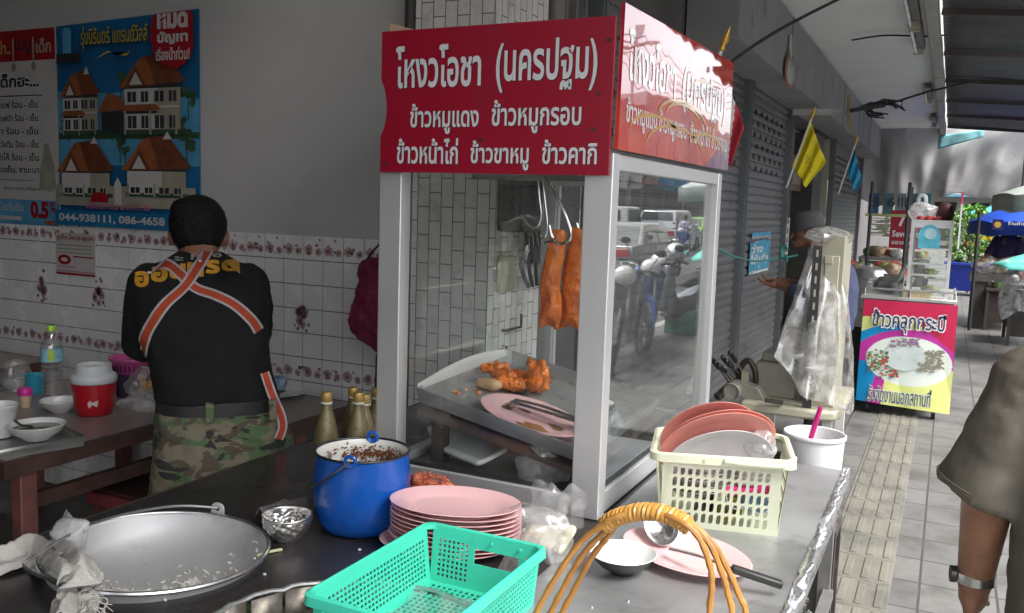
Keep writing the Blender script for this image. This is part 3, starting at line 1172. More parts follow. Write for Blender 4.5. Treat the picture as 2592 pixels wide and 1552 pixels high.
fs = frame((0, CY0 - .012, 0), (1, 0, 0), (0, 0, 1))
out = [(-1.424, 1.678), (-.757, 1.678), (-.755, 2.056), (-1.424, 2.054), (-1.424, 1.93)]
for k in range(9):
    t = k / 8
    out.append((-1.424 + .019 * math.sin(PI * t) ** .7, 1.925 - .15 * t))
out.append((-1.424, 1.77))
b = B()
b.prism(out, .01, 0, fs)
sg = b.obj('front_sign', red, case, W=True, smooth=0, bevel=.001, label='front sign board, dark red with three lines of white Thai letters')
b = B()
M = fs @ Matrix.Translation((0, 0, .0105))
for tx_, x0, yb, x1, yt in (('โหงวโอชา', 960, 212, 1166, 108), ('(นครปฐม)', 1202, 222, 1447, 93), ('ข้าวหมูแดง', 994, 325, 1160, 250), ('ข้าวหมูกรอบ', 1191, 323, 1408, 240), ('ข้าวหน้าไก่', 962, 397, 1110, 335), ('ข้าวขาหมู', 1140, 412, 1281, 340), ('ข้าวคากิ', 1313, 398, 1446, 338)):
    ym = (yb + yt) / 2
    xa, xb = PY(x0, ym, CY0 - .02).x, PY(x1, ym, CY0 - .02).x
    za, zb = PY((x0 + x1) / 2, yb, CY0 - .02).z, PY((x0 + x1) / 2, yt, CY0 - .02).z
    lettering(b, tx_, xa, za, xb - xa, zb - za, M, .022, 0)
b.obj('lettering', [white, outl], sg, W=True, smooth=0)
b = B()
for x, z in ((-.79, 1.875), (-.80, 1.788), (-1.11, 1.765), (-1.405, 1.70), (-.77, 2.0)):
    b.cyl((x, CY0 - .0235, z), (x, CY0 - .029, z), .0045, n=10)
b.obj('screws', mat('screw_dark', (.08, .08, .07), .4, .7), sg, W=True)
# street side sign, glossy print
m, N, L, P = _base('sign_gloss')
tc = N.new('ShaderNodeTexCoord')
wv = N.new('ShaderNodeTexWave')
wv.inputs['Scale'].default_value = 2.2
wv.inputs['Distortion'].default_value = 9
wv.inputs['Detail'].default_value = 2
L.new(tc.outputs['Object'], wv.inputs['Vector'])
rp = N.new('ShaderNodeValToRGB')
rp.color_ramp.elements[0].color = (.40, .006, .03, 1)
rp.color_ramp.elements[1].color = (.60, .06, .03, 1)
L.new(wv.outputs['Fac'], rp.inputs['Fac'])
L.new(rp.outputs['Color'], P.inputs['Base Color'])
P.inputs['Roughness'].default_value = .045
P.inputs['IOR'].default_value = 1.6
P.inputs['Coat Weight'].default_value = 1
P.inputs['Coat Roughness'].default_value = .01
nzz = N.new('ShaderNodeTexNoise')
nzz.inputs['Scale'].default_value = 2.6
bp = N.new('ShaderNodeBump')
bp.inputs['Strength'].default_value = .05
bp.inputs['Distance'].default_value = .05
L.new(tc.outputs['Object'], nzz.inputs['Vector'])
L.new(nzz.outputs['Fac'], bp.inputs['Height'])
L.new(bp.outputs[0], P.inputs['Normal'])
L.new(bp.outputs[0], P.inputs['Coat Normal'])
gred = m
fs2 = frame((CX1 + .002, 0, 0), (0, 1, 0), (0, 0, 1))
b = B()
b.prism([(2.083, 1.742), (3.27, 1.748), (3.27, 2.128), (2.092, 2.09)], .01, 0, fs2)
b.prism([(2.93, 1.7475), (3.268, 1.749), (3.266, 1.86)], .0105, 1, fs2)
sg2 = b.obj('street_sign', [gred, mat('sign_purple', (.14, .02, .13), .12, coat=1)], case, W=True, smooth=0, label='street side sign board, glossy bright red with white letters mirroring the sky')
b = B()
gw = mat('sign_gloss_white', (.75, .72, .72), .06, coat=1, var=.03)
M = fs2 @ Matrix.Translation((0, 0, .0112))
b.text('โหงวโอชา', 2.13, 1.915, .42, .125, 0, M, .03, 0)
b.text('(นครปฐม)', 2.62, 1.89, .56, .14, 0, M, .03, 0)
b.text('ข้าวหมูแดง ข้าวหมูกรอบ', 2.13, 1.795, .56, .08, 0, M, .025, 0)
b.text('ข้าวหน้าไก่ ข้าวขาหมู', 2.73, 1.79, .5, .085, 0, M, .025, 0)
for k, (x, z, r) in enumerate(((2.66, 1.87, .13), (2.66, 1.86, .18), (2.9, 1.97, .12), (2.4, 1.80, .16), (2.95, 1.80, .15), (2.6, 1.775, .2))):
    pts = [(x + r * 1.5 * math.cos(t * PI / 12), z + r * .35 * math.sin(t * PI / 12), .0004) for t in range(13)]
    ins = [(p[0], p[1] - .008, .0004) for p in reversed(pts)]
    for i in range(12):
        b.poly([pts[i], pts[i + 1], (pts[i + 1][0], pts[i + 1][1] - .009, .0004), (pts[i][0], pts[i][1] - .009, .0004)], 1, M)
b.obj('lettering', [gw, mat('sign_gold', (.55, .28, .03), .1, coat=1)], sg2, W=True, smooth=0)
b = B()
b.prism([(2.11, 1.742), (3.2, 1.742), (3.2, 2.13), (2.11, 2.085)], .008, 0, frame((CX0 - .006, 0, 0), (0, 1, 0), (0, 0, 1)))
b.obj('inner_sign', mat('sign_back_board', (.42, .30, .21), .7, var=.15, dirt=(.3, .2, .12), ds=6), case, W=True, smooth=0, bevel=.001, label='beige back of the sign board on the shop side')

# ---------------------------------------------------------------- inside the case
AL = mat('tray_aluminium', (.42, .415, .41), .42, .6, var=.25, vs=5, dirt=(.17, .15, .13), ds=7, dt=.55)
dk = mat('dark_board', (.05, .04, .035), .6, var=.3, dirt=(.12, .09, .07), ds=9)
sh = thing('rack', 'dark low rack under the tilted meat tray', 'rack', (-1.1, 2.4, T + .045))
b = B()
pL, pF = Vector((-1.35, 2.17, 1.0)), Vector((-.82, 2.15, .90))
b.add([pL, pF, pF + Vector((0, .75, .02)), pL + Vector((0, .75, .02)), pL - Vector((0, 0, .014)), pF - Vector((0, 0, .014)), pF + Vector((0, .75, .006)), pL + Vector((0, .75, .006))], [(0, 1, 2, 3), (7, 6, 5, 4), (0, 4, 5, 1), (1, 5, 6, 2), (2, 6, 7, 3), (3, 7, 4, 0)])
b.obj('board', mat('rack_board', (.075, .05, .042), .6, var=.3, dirt=(.14, .11, .09), ds=14, dt=.55), sh, W=True)
for x, z in ((-1.30, .985), (-.85, .9)):
    for y in (2.22, 2.85):
        b = B()
        b.box(x - .02, x + .02, y - .02, y + .02, T + .046, z)
        b.obj('foot', dk, sh, W=True)


def tray_mesh(L, F, dep, h=.045, flare=.012, th=.003):
    L, F, dep = Vector(L), Vector(F), Vector(dep)
    ex = (F - L).normalized()
    ey = dep.normalized()
    up = ex.cross(ey).normalized()
    up = -up if up.z < 0 else up
    w, d = (F - L).length, dep.length
    b = B()
    o = [(0, 0), (w, 0), (w, d), (0, d)]
    i_ = [(flare, flare), (w - flare, flare), (w - flare, d - flare), (flare, d - flare)]
    P3 = lambda p, z: L + ex * p[0] + ey * p[1] + up * z
    vs = [P3(p, 0) for p in o] + [P3(p, -h) for p in i_]
    fs = [(4, 5, 6, 7)] + [(k, (k + 1) % 4, 4 + (k + 1) % 4, 4 + k) for k in range(4)]
    b.add(vs, fs)
    return b, (L, ex, ey, up)


tr = thing('meat_tray', 'large tilted metal tray holding orange roast meat scraps', 'tray', (-1.1, 2.4, .98))
b, (tL, tx, ty, tu) = tray_mesh((-1.365, 2.185, 1.062), (-.815, 2.16, .962), (.015, .60, .03))
b.obj('pan', AL, tr, W=True, solid=.003, bevel=.004)
TM = Matrix(((tx.x, ty.x, tu.x, tL.x), (tx.y, ty.y, tu.y, tL.y), (tx.z, ty.z, tu.z, tL.z), (0, 0, 0, 1)))


def on_tray(x, y, z=-.04):
    return TM @ Vector((x, y, z))


b = B()
b.grid(lambda u, v: on_tray(-.004 + .03 * v * (1 - v), .01 + .56 * u, .006 + .028 * math.sin(u * 3) * (1 - v) - .045 * v), 20, 5)
b.obj('paper_lining', mat('greased_paper', (.62, .61, .58), .6, var=.08), tr, W=True, solid=.001)
orange = mat('roast_skin', (.72, .165, .02), .28, var=.55, vs=30, bump=.8, bs=70, coat=.3, dirt=(.22, .035, .008), ds=24, dt=.55)
pale = mat('pale_meat', (.62, .38, .2), .4, var=.25, vs=25, bump=.3)
b = B()
r_ = random.Random(21)
for k in range(9):
    c = on_tray(.075 + .022 * k * .8 + r_.uniform(-.02, .02), .36 + r_.uniform(-.05, .05), -.015 + r_.uniform(0, .02))
    b.sph(c, (.04 + .02 * r_.random(), .03, .018 + .012 * r_.random()), 12, 0, Matrix.Rotation(r_.uniform(-1, 1), 4, 'Z') @ Matrix.Rotation(r_.uniform(-.5, .5), 4, 'X'))
b.sph(on_tray(.22, .37, .025), (.035, .022, .05), 12, 0, Matrix.Rotation(.5, 4, 'Y'))
b.sph(on_tray(.195, .37, .045), (.012, .02, .04), 12, 0, Matrix.Rotation(-.5, 4, 'Y'))
solo(b, 'roast_chicken', 'crumpled orange roast chicken piece lying on the tray', 'meat', orange, W=True, remesh=.004, sm=2, disp=.03, dscale=.02)
b = B()
b.sph(on_tray(.10, .275, -.02), (.05, .028, .02), 14, 0, Matrix.Rotation(-.2, 4, 'Z'))
solo(b, 'meat_slice', 'pale cream slice of meat beside the orange chicken', 'meat', pale, remesh=.005, sm=2, disp=.01, dscale=.04)
for k in range(14):
    c = on_tray(r_.choice([r_.uniform(.03, .1), r_.uniform(.26, .34)]), r_.uniform(.12, .36), -.04)
    b = B()
    b.sph(c, (r_.uniform(.006, .014), r_.uniform(.005, .009), .006), 8, 0, Matrix.Rotation(r_.uniform(0, 3), 4, 'Z'))
    solo(b, 'meat_scrap', 'tiny scrap of meat scattered on the tilted tray', 'scrap', [pale, orange][k % 2], 'meat scraps on the tray', disp=.006, dscale=.01)


# oval pink plates
def plate_mesh(L=.165, Wd=.118, h=.022):
    b = B()
    prof = [(.001, .004), (.60, .004), (.70, .008), (.78, .014), (.99, .021), (1.0, .0225), (.99, .0235), (.965, .0225), (.77, .0165), (.68, .0105), (.58, .0075), (.001, .0075)]
    prof2 = [(.60, 0), (.63, 0), (.63, .004), (.60, .004)]
    b.lathe([(r * L, z) for r, z in prof], 48, sy=Wd / L)
    b.lathe([(r * L, z) for r, z in prof2], 48, sy=Wd / L)
    return b


pinkm = mat('pink_melamine', (.74, .45, .46), .22, var=.03, vs=3, coat=.3)
pp = plate_mesh(.17, .12).obj('pink_plate', pinkm, smooth=50)
pp.matrix_world = TM @ Matrix.Translation((.32, .14, -.036)) @ Matrix.Rotation(R(-12), 4, 'Z')
tag(pp, 'pink oval plate smeared with brown sauce inside the glass case', 'plate')
b = B()
for (x, y, a, rr) in [(-.1, .0, .03, 6), (.05, -.05, .05, 7), (.09, .02, .035, 8), (-.05, .03, .02, 5)]:
    b.poly([(x + a * (1 + .4 * r_.uniform(-1, 1)) * math.cos(t * PI / 6), y + a * .5 * (1 + .4 * r_.uniform(-1, 1)) * math.sin(t * PI / 6), .0092) for t in range(12)])
so_ = solo(b, 'sauce', 'brown sauce smears on the plate in the case', 'sauce', mat('brown_sauce', (.22, .10, .015), .15, var=.3), smooth=0)
so_.matrix_world = pp.matrix_world
b = B()
for s_ in (-1, 1):
    b.tube(smoothpath([on_tray(.24, .17 + s_ * .012, -.005), on_tray(.34, .165 + s_ * .018, .004), on_tray(.5, .15 + s_ * .006, .012), on_tray(.55, .15, .012)]), [.012] * 18 + [.009], n=8, flat=.25)
solo(b, 'tongs', 'steel serving tongs lying across the sauce smeared plate', 'tongs', mat('tongs_steel', (.35, .34, .33), .25, .9, dirt=(.1, .05, .03), ds=20, dt=.6))
b = B()
for k in range(12):
    a = r_.uniform(0, 6)
    c = pp.matrix_world @ Vector((-.09 + r_.uniform(-.02, .02), .02 + r_.uniform(-.035, .035), .01))
    b.poly([c, c + Vector((.012 * math.cos(a), .012 * math.sin(a), .006)), c + Vector((.014 * math.cos(a + .6), .014 * math.sin(a + .6), .002))])
solo(b, 'herb_sprig', 'limp green coriander sprig on the plate in the case', 'herb', mat('herb_green', (.14, .15, .03), .6, var=.4), smooth=0)

# hanging pork belly strips on hooks
b = B()
hk = Vector((-.885, 2.22, 1.545))


def strip(x0, x1, y, ztop, zbot, lean, bend):
    b = B()
    n = 22
    for i in range(n + 1):
        t = i / n
        z = ztop + (zbot - ztop) * t
        cx = (x0 + x1) / 2 + lean * t + .004 * math.sin(9 * t)
        w = (x1 - x0) / 2 * (.8 + .42 * t - (.15 * (t > .9) * (t - .9) * 10))
        for j in range(16):
            a = 2 * PI * j / 16
            wob = 1 + .1 * nz3(j, t * 7, x0 * 9, .8)
            b.v.append((cx + w * wob * math.copysign(abs(math.cos(a)) ** .6, math.cos(a)), y + .022 * wob * math.sin(a) + bend * math.sin(t * 2.6), z + .012 * nz3(x0 * 5 + math.cos(a) * 2, t * 5, 2) + .02 * (t > .95) * math.sin(a * 3)))
    for i in range(n):
        for j in range(16):
            b.f.append((i * 16 + j, i * 16 + (j + 1) % 16, (i + 1) * 16 + (j + 1) % 16, (i + 1) * 16 + j))
            b.m.append(0)
    b.f += [tuple(range(16)), tuple(range(n * 16, n * 16 + 16))]
    b.m += [0, 0]
    return b


pork = mat('red_pork', (.80, .165, .02), .3, var=.5, vs=26, bump=.8, bs=60, coat=.3, dirt=(.30, .035, .01), ds=18, dt=.54, stretch=(1, 1, .35))
q0 = PY(1345, 553, 2.22)
q1 = PY(1345, 790, 2.22)
solo(strip(q0.x - .022, q0.x + .032, 2.22, q0.z, q1.z + .004, -.012, -.012), 'roast_pork', 'orange strip of roast pork hanging in front on a steel hook', 'meat', pork, 'pork strips hung in the case', disp=.008, dscale=.025, sub=1)
solo(strip(q0.x + .014, q0.x + .078, 2.262, q0.z + .004, q1.z + .0, -.012, .006), 'roast_pork', 'redder strip of roast pork hanging behind the front strip', 'meat', pork, 'pork strips hung in the case', disp=.012, dscale=.03, sub=1)
chrome = mat('hook_chrome', (.62, .62, .62), .16, 1, var=.1)
b = B()
h = [PY(x, y, 2.185) for x, y in ((1322, 425), (1350, 478), (1375, 540), (1382, 565), (1376, 582), (1355, 590), (1338, 578), (1330, 545))]
b.tube(smoothpath(h), .0042, n=8)
b.tube(smoothpath([PY(1318, 588, 2.2), PY(1340, 584, 2.195), PY(1360, 588, 2.205)]), .004, n=6)
solo(b, 'meat_hook', 'bright steel hook piercing the front pork strip', 'hook', chrome, 'meat hooks on the rod')
b = B()
h = [PY(x, y, 2.3) for x, y in ((1302, 430), (1306, 480), (1310, 520), (1302, 545), (1285, 548), (1260, 520))]
b.tube(smoothpath(h), .003, n=8)
solo(b, 'meat_hook', 'thin empty wire hook to the left of the pork', 'hook', chrome, 'meat hooks on the rod')
b = B()
h = [PY(x, y, 2.3) for x, y in ((1312, 425), (1321, 500), (1325, 548), (1318, 575), (1306, 568))]
b.tube(smoothpath(h), .003, n=8)
b.tube(smoothpath([PY(1400, 555, 2.26), PY(1396, 540, 2.26)]), .0035, n=8)
solo(b, 'meat_hook', 'slim hook hanging between the empty hook and the pork', 'hook', chrome, 'meat hooks on the rod')
# things on the case floor
film = film_mat('bag_film', clear=.8, milk=.22, gloss=.14)
film_t = film_mat('bag_film_thin', clear=.9, milk=.1, gloss=.12)
foam = mat('white_foam', (.55, .56, .54), .7, var=.06)
b = B()
pts = [PY(1035, 1035, 2.25), PY(1060, 1080, 2.22), PY(1130, 1115, 2.17), PY(1170, 1118, 2.16), PY(1260, 1060, 2.3)]
sp = smoothpath(pts, 5)
b.grid(lambda u, v: tuple(sp[min(len(sp) - 1, int(u * (len(sp) - 1)))] + Vector((.03 * v, .16 * v, .02 * v + .006 * math.sin(u * 20) * v))), len(sp) - 1, 6)
solo(b, 'foam_sheet', 'bent white foam sheet pushed under the rack in the case', 'foam sheet', foam, solid=.012)


def crumple(b, c, sx, sy, sz, seed, nu=40, nv=24, amp=.22, open_top=.0, pinch=0):
    """a creased plastic bag: a slack sac with flat facets and a few sharp folds"""
    r = random.Random(seed)
    cells = [Vector((r.gauss(0, 1), r.gauss(0, 1), r.gauss(0, 1))).normalized() for _ in range(16)]
    hts = [r.uniform(.72, 1.08) for _ in cells]

    def f(u, v):
        t = 2 * PI * u
        p = PI * v
        d = Vector((math.sin(p) * math.cos(t), math.sin(p) * math.sin(t), -math.cos(p)))
        k = min(h / max(.25, d.dot(q)) for q, h in zip(cells, hts))
        k = min(k, 1.35) + amp * .25 * nz3(d.x, d.y, d.z, 3.5)
        return (c[0] + sx * d.x * k, c[1] + sy * d.y * k, max(c[2] - sz, c[2] + sz * d.z * k))
    b.grid(f, nu, nv, cu=True)
    return b


b = B()
pc = PY(1305, 1130, 2.2)
crumple(b, (pc.x, 2.21, pc.z + .005), .075, .05, .066, 5)
solo(b, 'plastic_bag', 'crumpled clear plastic bag on the floor of the glass case', 'bag', film_mat('bag_case', milk=.5, gloss=.2), smooth=70)
b = B()
pc = PX(1510, 1000, -.80)
crumple(b, (-.85, 2.38, .985), .05, .11, .055, 8)
solo(b, 'plastic_bag', 'clear plastic bag of offcuts on the meat tray by the street pane', 'bag', film, smooth=25)

# ================================================================ THINGS ON THE COUNTER
alum = mat('wok_aluminium', (.52, .52, .52), .46, .42, var=.12, vs=5, bump=.06, bs=40, dirt=(.40, .40, .39), ds=4, dt=.56)
# big aluminium basin, leaning towards the viewer's left
WH = .10
WC = Vector((WKC[0], WKC[1], T + .022 - WH))
wk = thing('rice_basin', 'big shallow aluminium basin with a wire handle and leftover rice grains', 'basin', WC)
WR = .235
Tm = Matrix.Translation((0, 0, WH)) @ Matrix.Rotation(R(-1.5), 4, 'X') @ Matrix.Rotation(R(1.5), 4, 'Y') @ Matrix.Translation((0, 0, -WH))
b = B()
prof = [(.001, 0), (.11, .001), (.16, .010), (.20, .035), (.222, .068), (WR - .004, WH - .006)]
ins = [(.001, .004), (.109, .005), (.158, .014), (.197, .038), (.218, .07), (WR - .008, WH - .004)]
b.lathe(prof + [(WR + .002, WH), (WR, WH + .004), (WR - .006, WH + .001)] + list(reversed(ins)), 72, M=Tm)
b.obj('bowl', alum, wk, smooth=60)
b = B()
b.tube([Tm @ Vector(((WR) * math.cos(2 * PI * i / 72), (WR) * math.sin(2 * PI * i / 72), WH)) for i in range(72)], .0055, n=8, closed=True)
b.obj('rim', mat('rim_bright', (.66, .66, .66), .25, .95, var=.06), wk)


def polar(r, a, z):
    return Tm @ Vector((r * math.cos(a), r * math.sin(a), z))


ea, eb = None, None
# ears sit where the handle meets the rim
ear_a = math.atan2(PZ(520, 1238, T + .03).y - WC.y, PZ(520, 1238, T + .03).x - WC.x)
ear_b = ear_a + PI
for a in (ear_a, ear_b):
    b = B()
    Me = frame(polar(WR + .004, a, WH - .004), (-math.sin(a), math.cos(a), 0), (0, 0, 1))
    pts = [(-.018, -.02), (.018, -.02), (.018, .018)] + [(.018 * math.cos(t * PI / 8), .02 + .016 * math.sin(t * PI / 8)) for t in range(9)] + [(-.018, .018)]
    b.prism(pts, .003, 0, Me)
    b.cyl(Me @ Vector((0, .02, -.001)), Me @ Vector((0, .02, .0045)), .006, n=12, m=1)
    b.obj('handle_ear', [alum, mat('hole_dark', (.03, .03, .03), .5)], wk, bevel=.001)
hp = [polar(WR + .006, ear_a, WH + .018)]
for (x, y, z) in ((430, 1224, T + .06), (330, 1238, T + .075), (240, 1262, T + .085), (185, 1285, T + .09), (110, 1330, T + .07)):
    q = PZ(x, y, z) - WC
    hp.append(q)
hp.append(PZ(60, 1375, T + .04) - WC)
hp.append(polar(WR + .012, ear_b, WH + .006))
b = B()
b.tube(smoothpath(hp), .0032, n=8)
b.obj('wire_handle', mat('wire_grey', (.35, .34, .33), .3, .9), wk)
rice = mat('cooked_rice', (.62, .60, .54), .5, var=.08)
b = B()
r_ = random.Random(31)
zin = lambda r: next((z0 + (z1 - z0) * (r - r0) / (r1 - r0) for (r0, z0), (r1, z1) in zip(ins, ins[1:]) if r0 <= r <= r1), .1)
for k in range(900):
    a = r_.gauss(-1.75, .45) if k < 500 else r_.gauss(.1, .7)
    rr = min(.19, max(.02, r_.gauss(.10, .045)))
    c = polar(rr - .002, a, zin(rr) + .002)
    d = Vector((r_.gauss(0, 1), r_.gauss(0, 1), .3 * r_.gauss(0, 1))).normalized() * .0042
    b.cap(c - d, c + d, .0019, n=5)
ro = b.obj('rice_grains', rice, wk)
ro['kind'] = 'stuff'
b = B()
for k in range(4):
    b.sph(polar(.21, 1.0 - .12 * k, .088 + .006 * (k % 2)), (.004, .004, .003), 8)
b.obj('water_drops', mat('water_drop', (.7, .7, .7), .05, trans=.8), wk)
# plastic scrap tied round the handle, rag, bits
b = B()
pc = PZ(175, 1290, T + .08)
crumple(b, (pc.x, pc.y, pc.z), .035, .03, .028, 3, 26, 14, .3)
b.poly([PZ(140, 1275, T + .09), PZ(160, 1232, T + .11), PZ(185, 1262, T + .09)])
b.grid(lambda u, v: tuple(PZ(150 + 60 * u, 1282 + 52 * v, T + .09 - .08 * v + .01 * math.sin(u * 9))), 8, 6)
b.grid(lambda u, v: tuple(PZ(90 + 60 * u, 1330 - 40 * u + 45 * v, T + .08 - .07 * v + .008 * math.sin(u * 8))), 8, 6)
solo(b, 'plastic_bag', 'torn white plastic bag knotted round the basin handle', 'bag', film_mat('bag_grey', clear=.4, milk=.5, gloss=.1), smooth=70)
rag = mat('rag_cloth', (.42, .40, .37), .95, var=.14, vs=8, bump=.5, bs=160, dirt=(.27, .25, .22), ds=10, dt=.56)


def cloth(path, w, z0, seed, fold=.02, n=60, m=22):
    """a soggy strip of cloth following the path on the table"""
    sp = smoothpath(path, 12)

    def f(u, v):
        i = u * (len(sp) - 1)
        k = min(len(sp) - 2, int(i))
        p = sp[k].lerp(sp[k + 1], i - k)
        d = (sp[k + 1] - sp[k]).normalized()
        s_ = Vector((-d.y, d.x, 0)).normalized()
        a = (v - .5) * 2
        ww = w * (1 + .25 * nz3(u * 3, seed, 0, 1.5))
        h = .026 * (1 - a * a) + fold * .5 * (1 + math.sin(a * 6 + 2.4 * nz3(u * 2.6, seed, 1) + u * 3)) * (1 - .4 * a * a) + fold * .9 * nz3(u * 5, v * 3, seed) + .004 * nz3(u * 22, v * 14, seed)
        return tuple(p + s_ * a * ww + Vector((0, 0, max(.004, z0 + h))))
    b = B()
    b.grid(f, n, m)
    return b


b = cloth([PZ(-40, 1385, T), PZ(30, 1370, T), PZ(85, 1345, T), PZ(125, 1372, T), PZ(155, 1395, T + .02)], .045, 0, 1)
b.v = [tuple(q) for q in b.v]
b2 = cloth([PZ(150, 1360, T + .03), PZ(185, 1385, T + .06), PZ(195, 1420, T + .05), PZ(185, 1470, T), PZ(165, 1530, T)], .04, 0, 2, .02)
b.add(b2.v, b2.f)
rg = solo(b, 'rag', 'grubby pale cotton rag draped over the near basin rim', 'rag', rag, smooth=60, solid=.002, sub=1)
b = B()
r_ = random.Random(12)
for k in range(26):
    p = PZ(r_.uniform(205, 240), r_.uniform(1385, 1480), T + .05)
    b.tube(smoothpath([p, p + Vector((r_.uniform(-.015, .02), r_.uniform(-.02, .02), -.01)), p + Vector((r_.uniform(-.02, .03), r_.uniform(-.03, .03), -.035))], 4), .0012, n=4)
solo(b, 'rag_threads', 'loose frayed threads hanging from the pale rag', 'threads', rag)
b = cloth([PZ(630, 1262, T), PZ(690, 1240, T), PZ(745, 1236, T)], .022, 0, 5, .008, 30, 12)
solo(b, 'rag', 'small dark damp cloth behind the silver bowl', 'rag', mat('rag_dark', (.13, .115, .11), .9, var=.2, bump=.4, bs=150), smooth=60, solid=.002)
b = B()
b.tube(smoothpath([PZ(622, 1345, T + .004), PZ(650, 1336, T + .005), PZ(682, 1330, T + .003)]), .0035, n=6)
solo(b, 'onion_stalk', 'short pale green stalk lying between basin and silver bowl', 'scrap', mat('stalk_green', (.45, .47, .25), .6))
for k, (x, y) in enumerate(((616, 1352), (612, 1370), (640, 1390), (870, 1330), (945, 1335), (400, 1452), (1060, 1345))):
    b = B()
    q = PZ(x, y, T + .003)
    b.sph(q, (.0045, .003, .003), 8)
    solo(b, 'rice_grain', 'single white rice grain dropped on the dark counter', 'rice grain', rice, 'rice grains dropped on the counter')
# embossed silver bowl
sb = thing('silver_bowl', 'small embossed silver bowl beside the big basin', 'bowl', PZ(694, 1305, T))
b = B()
vs = []


def emb(u, v):
    t = 2 * PI * u
    z = .062 * v
    r = .026 + .030 * math.sin(min(1, v * 1.15) * PI / 2)
    k = 0 if v > .86 or v < .12 else .0022 * (math.sin(t * 9 + 6 * v) * math.sin(v * 14) + .7 * nz3(math.cos(t) * 4, math.sin(t) * 4, v * 6, 1.6))
    if v > .93:
        r += .001
    return ((r + k) * math.cos(t), (r + k) * math.sin(t), z * (1 + .02 * math.sin(2 * t)))


b.grid(emb, 120, 26, cu=True)
b.disc((0, 0, .001), .026, 40)
sv = mat('embossed_silver', (.66, .65, .63), .24, .92, var=.1, dirt=(.4, .39, .37), ds=20, dt=.6)
b.obj('shell', sv, sb, solid=.0022, smooth=60)
b = B()
for k in range(14):
    t = random.Random(k).uniform(0, 6)
    b.sph((.03 * math.cos(t), .03 * math.sin(t), .03 + .012 * (k % 3)), (.008, .006, .006), 8)
b.obj('foil_scraps', sv, sb, disp=.008, dscale=.01)

# blue enamel pot
EC = (PZ(757, 1290, T) + PZ(980, 1290, T)) / 2
EC = Vector((-1.248, 1.757, T))
ep = thing('enamel_pot', 'tall blue enamel pot with stained white inside and bail handle', 'pot', EC)
blue = mat('blue_enamel', (.006, .075, .36), .22, var=.15, vs=4, coat=.2, dirt=(.008, .06, .26), ds=6, dt=.55)
ein = mat('white_enamel', (.66, .65, .60), .2, var=.06, vs=10, coat=.3)
b = B()
PR = .113
out = [(.001, .0), (.082, .0), (.096, .007), (.109, .028), (.116, .065), (.118, .11), (.117, .15), (.113, .178), (PR, .192)]
b.lathe(out, 64)
b.obj('body', blue, ep, smooth=60)
b = B()
inn = [(PR - .002, .191), (.106, .178), (.111, .15), (.113, .11), (.106, .06), (.08, .02), (.001, .012)]
b.lathe(inn, 64)
b.keep = True
b.obj('lining', ein, ep, smooth=60)
b = B()
b.tube([(PR * math.cos(2 * PI * i / 64), PR * math.sin(2 * PI * i / 64), .193) for i in range(64)], .0032, n=8, closed=True)
b.obj('rim', mat('enamel_rim', (.012, .014, .02), .3, dirt=(.2, .2, .2), ds=30, dt=.68), ep)
b = B()
r_ = random.Random(17)
for k in range(320):
    t = r_.gauss(1.65, .62)
    z = .15 + abs(r_.gauss(0, .012)) if k % 3 else r_.uniform(.13, .175)
    rr = .1035 if z > .165 else .107
    c = Vector((rr * math.cos(t), rr * math.sin(t), z))
    tg = Vector((-math.sin(t), math.cos(t), 0))
    a, d = r_.uniform(.001, .0055), r_.uniform(.002, .012) * (1 if z < .16 else .6)
    b.poly([c - tg * a, c + Vector((0, 0, .002)), c + tg * a, c + tg * a * .3 - Vector((0, 0, d))])
b.obj('food_stains', mat('chilli_stain', (.15, .045, .012), .5, var=.5, vs=60), ep, smooth=0)
ea1 = math.atan2(PZ(838, 1125, T + .2).y - EC.y, PZ(838, 1125, T + .2).x - EC.x)
for a in (ea1, ea1 + PI):
    b = B()
    Me = frame((PR * 1.01 * math.cos(a), PR * 1.01 * math.sin(a), .197), (-math.sin(a), math.cos(a), 0), (0, 0, 1))
    Me = Me @ Matrix.Translation((0, 0, .004 if a == ea1 else -.006))
    b.tube([Me @ Vector((.0125 * math.cos(2 * PI * i / 20), .0125 * math.sin(2 * PI * i / 20), 0)) for i in range(20)], .0045, n=8, closed=True)
    b.prism([(-.018, -.012), (.018, -.012), (.013, -.004), (-.013, -.004)], .004, 0, Me)
    b.obj('lug', blue, ep)
b = B()
hp = [(1.06 * PR * math.cos(ea1), 1.06 * PR * math.sin(ea1), .197)]
for k in range(1, 12):
    t = ea1 - PI * k / 12
    hp.append((.135 * math.cos(t), .135 * math.sin(t), .197 - .105 * math.sin(PI * k / 12)))
hp.append((-1.06 * PR * math.cos(ea1), -1.06 * PR * math.sin(ea1), .197))
b.tube(smoothpath(hp, 4), .0028, n=8)
b.obj('bail_handle', mat('wire_dark', (.10, .09, .085), .4, .8), ep)
b = B()
b.cyl((-.098, -.02, .03), (-.06, -.05, .185), .006, n=8)
b.obj('spoon_handle', mat('spoon_grey', (.4, .38, .36), .35, .6), ep)

# sauce bottles behind the blue pot
gold = mat('bottle_gold', (.15, .12, .055), .42, .2, var=.35, vs=30, dirt=(.06, .045, .02), ds=30, dt=.53, coat=.1)


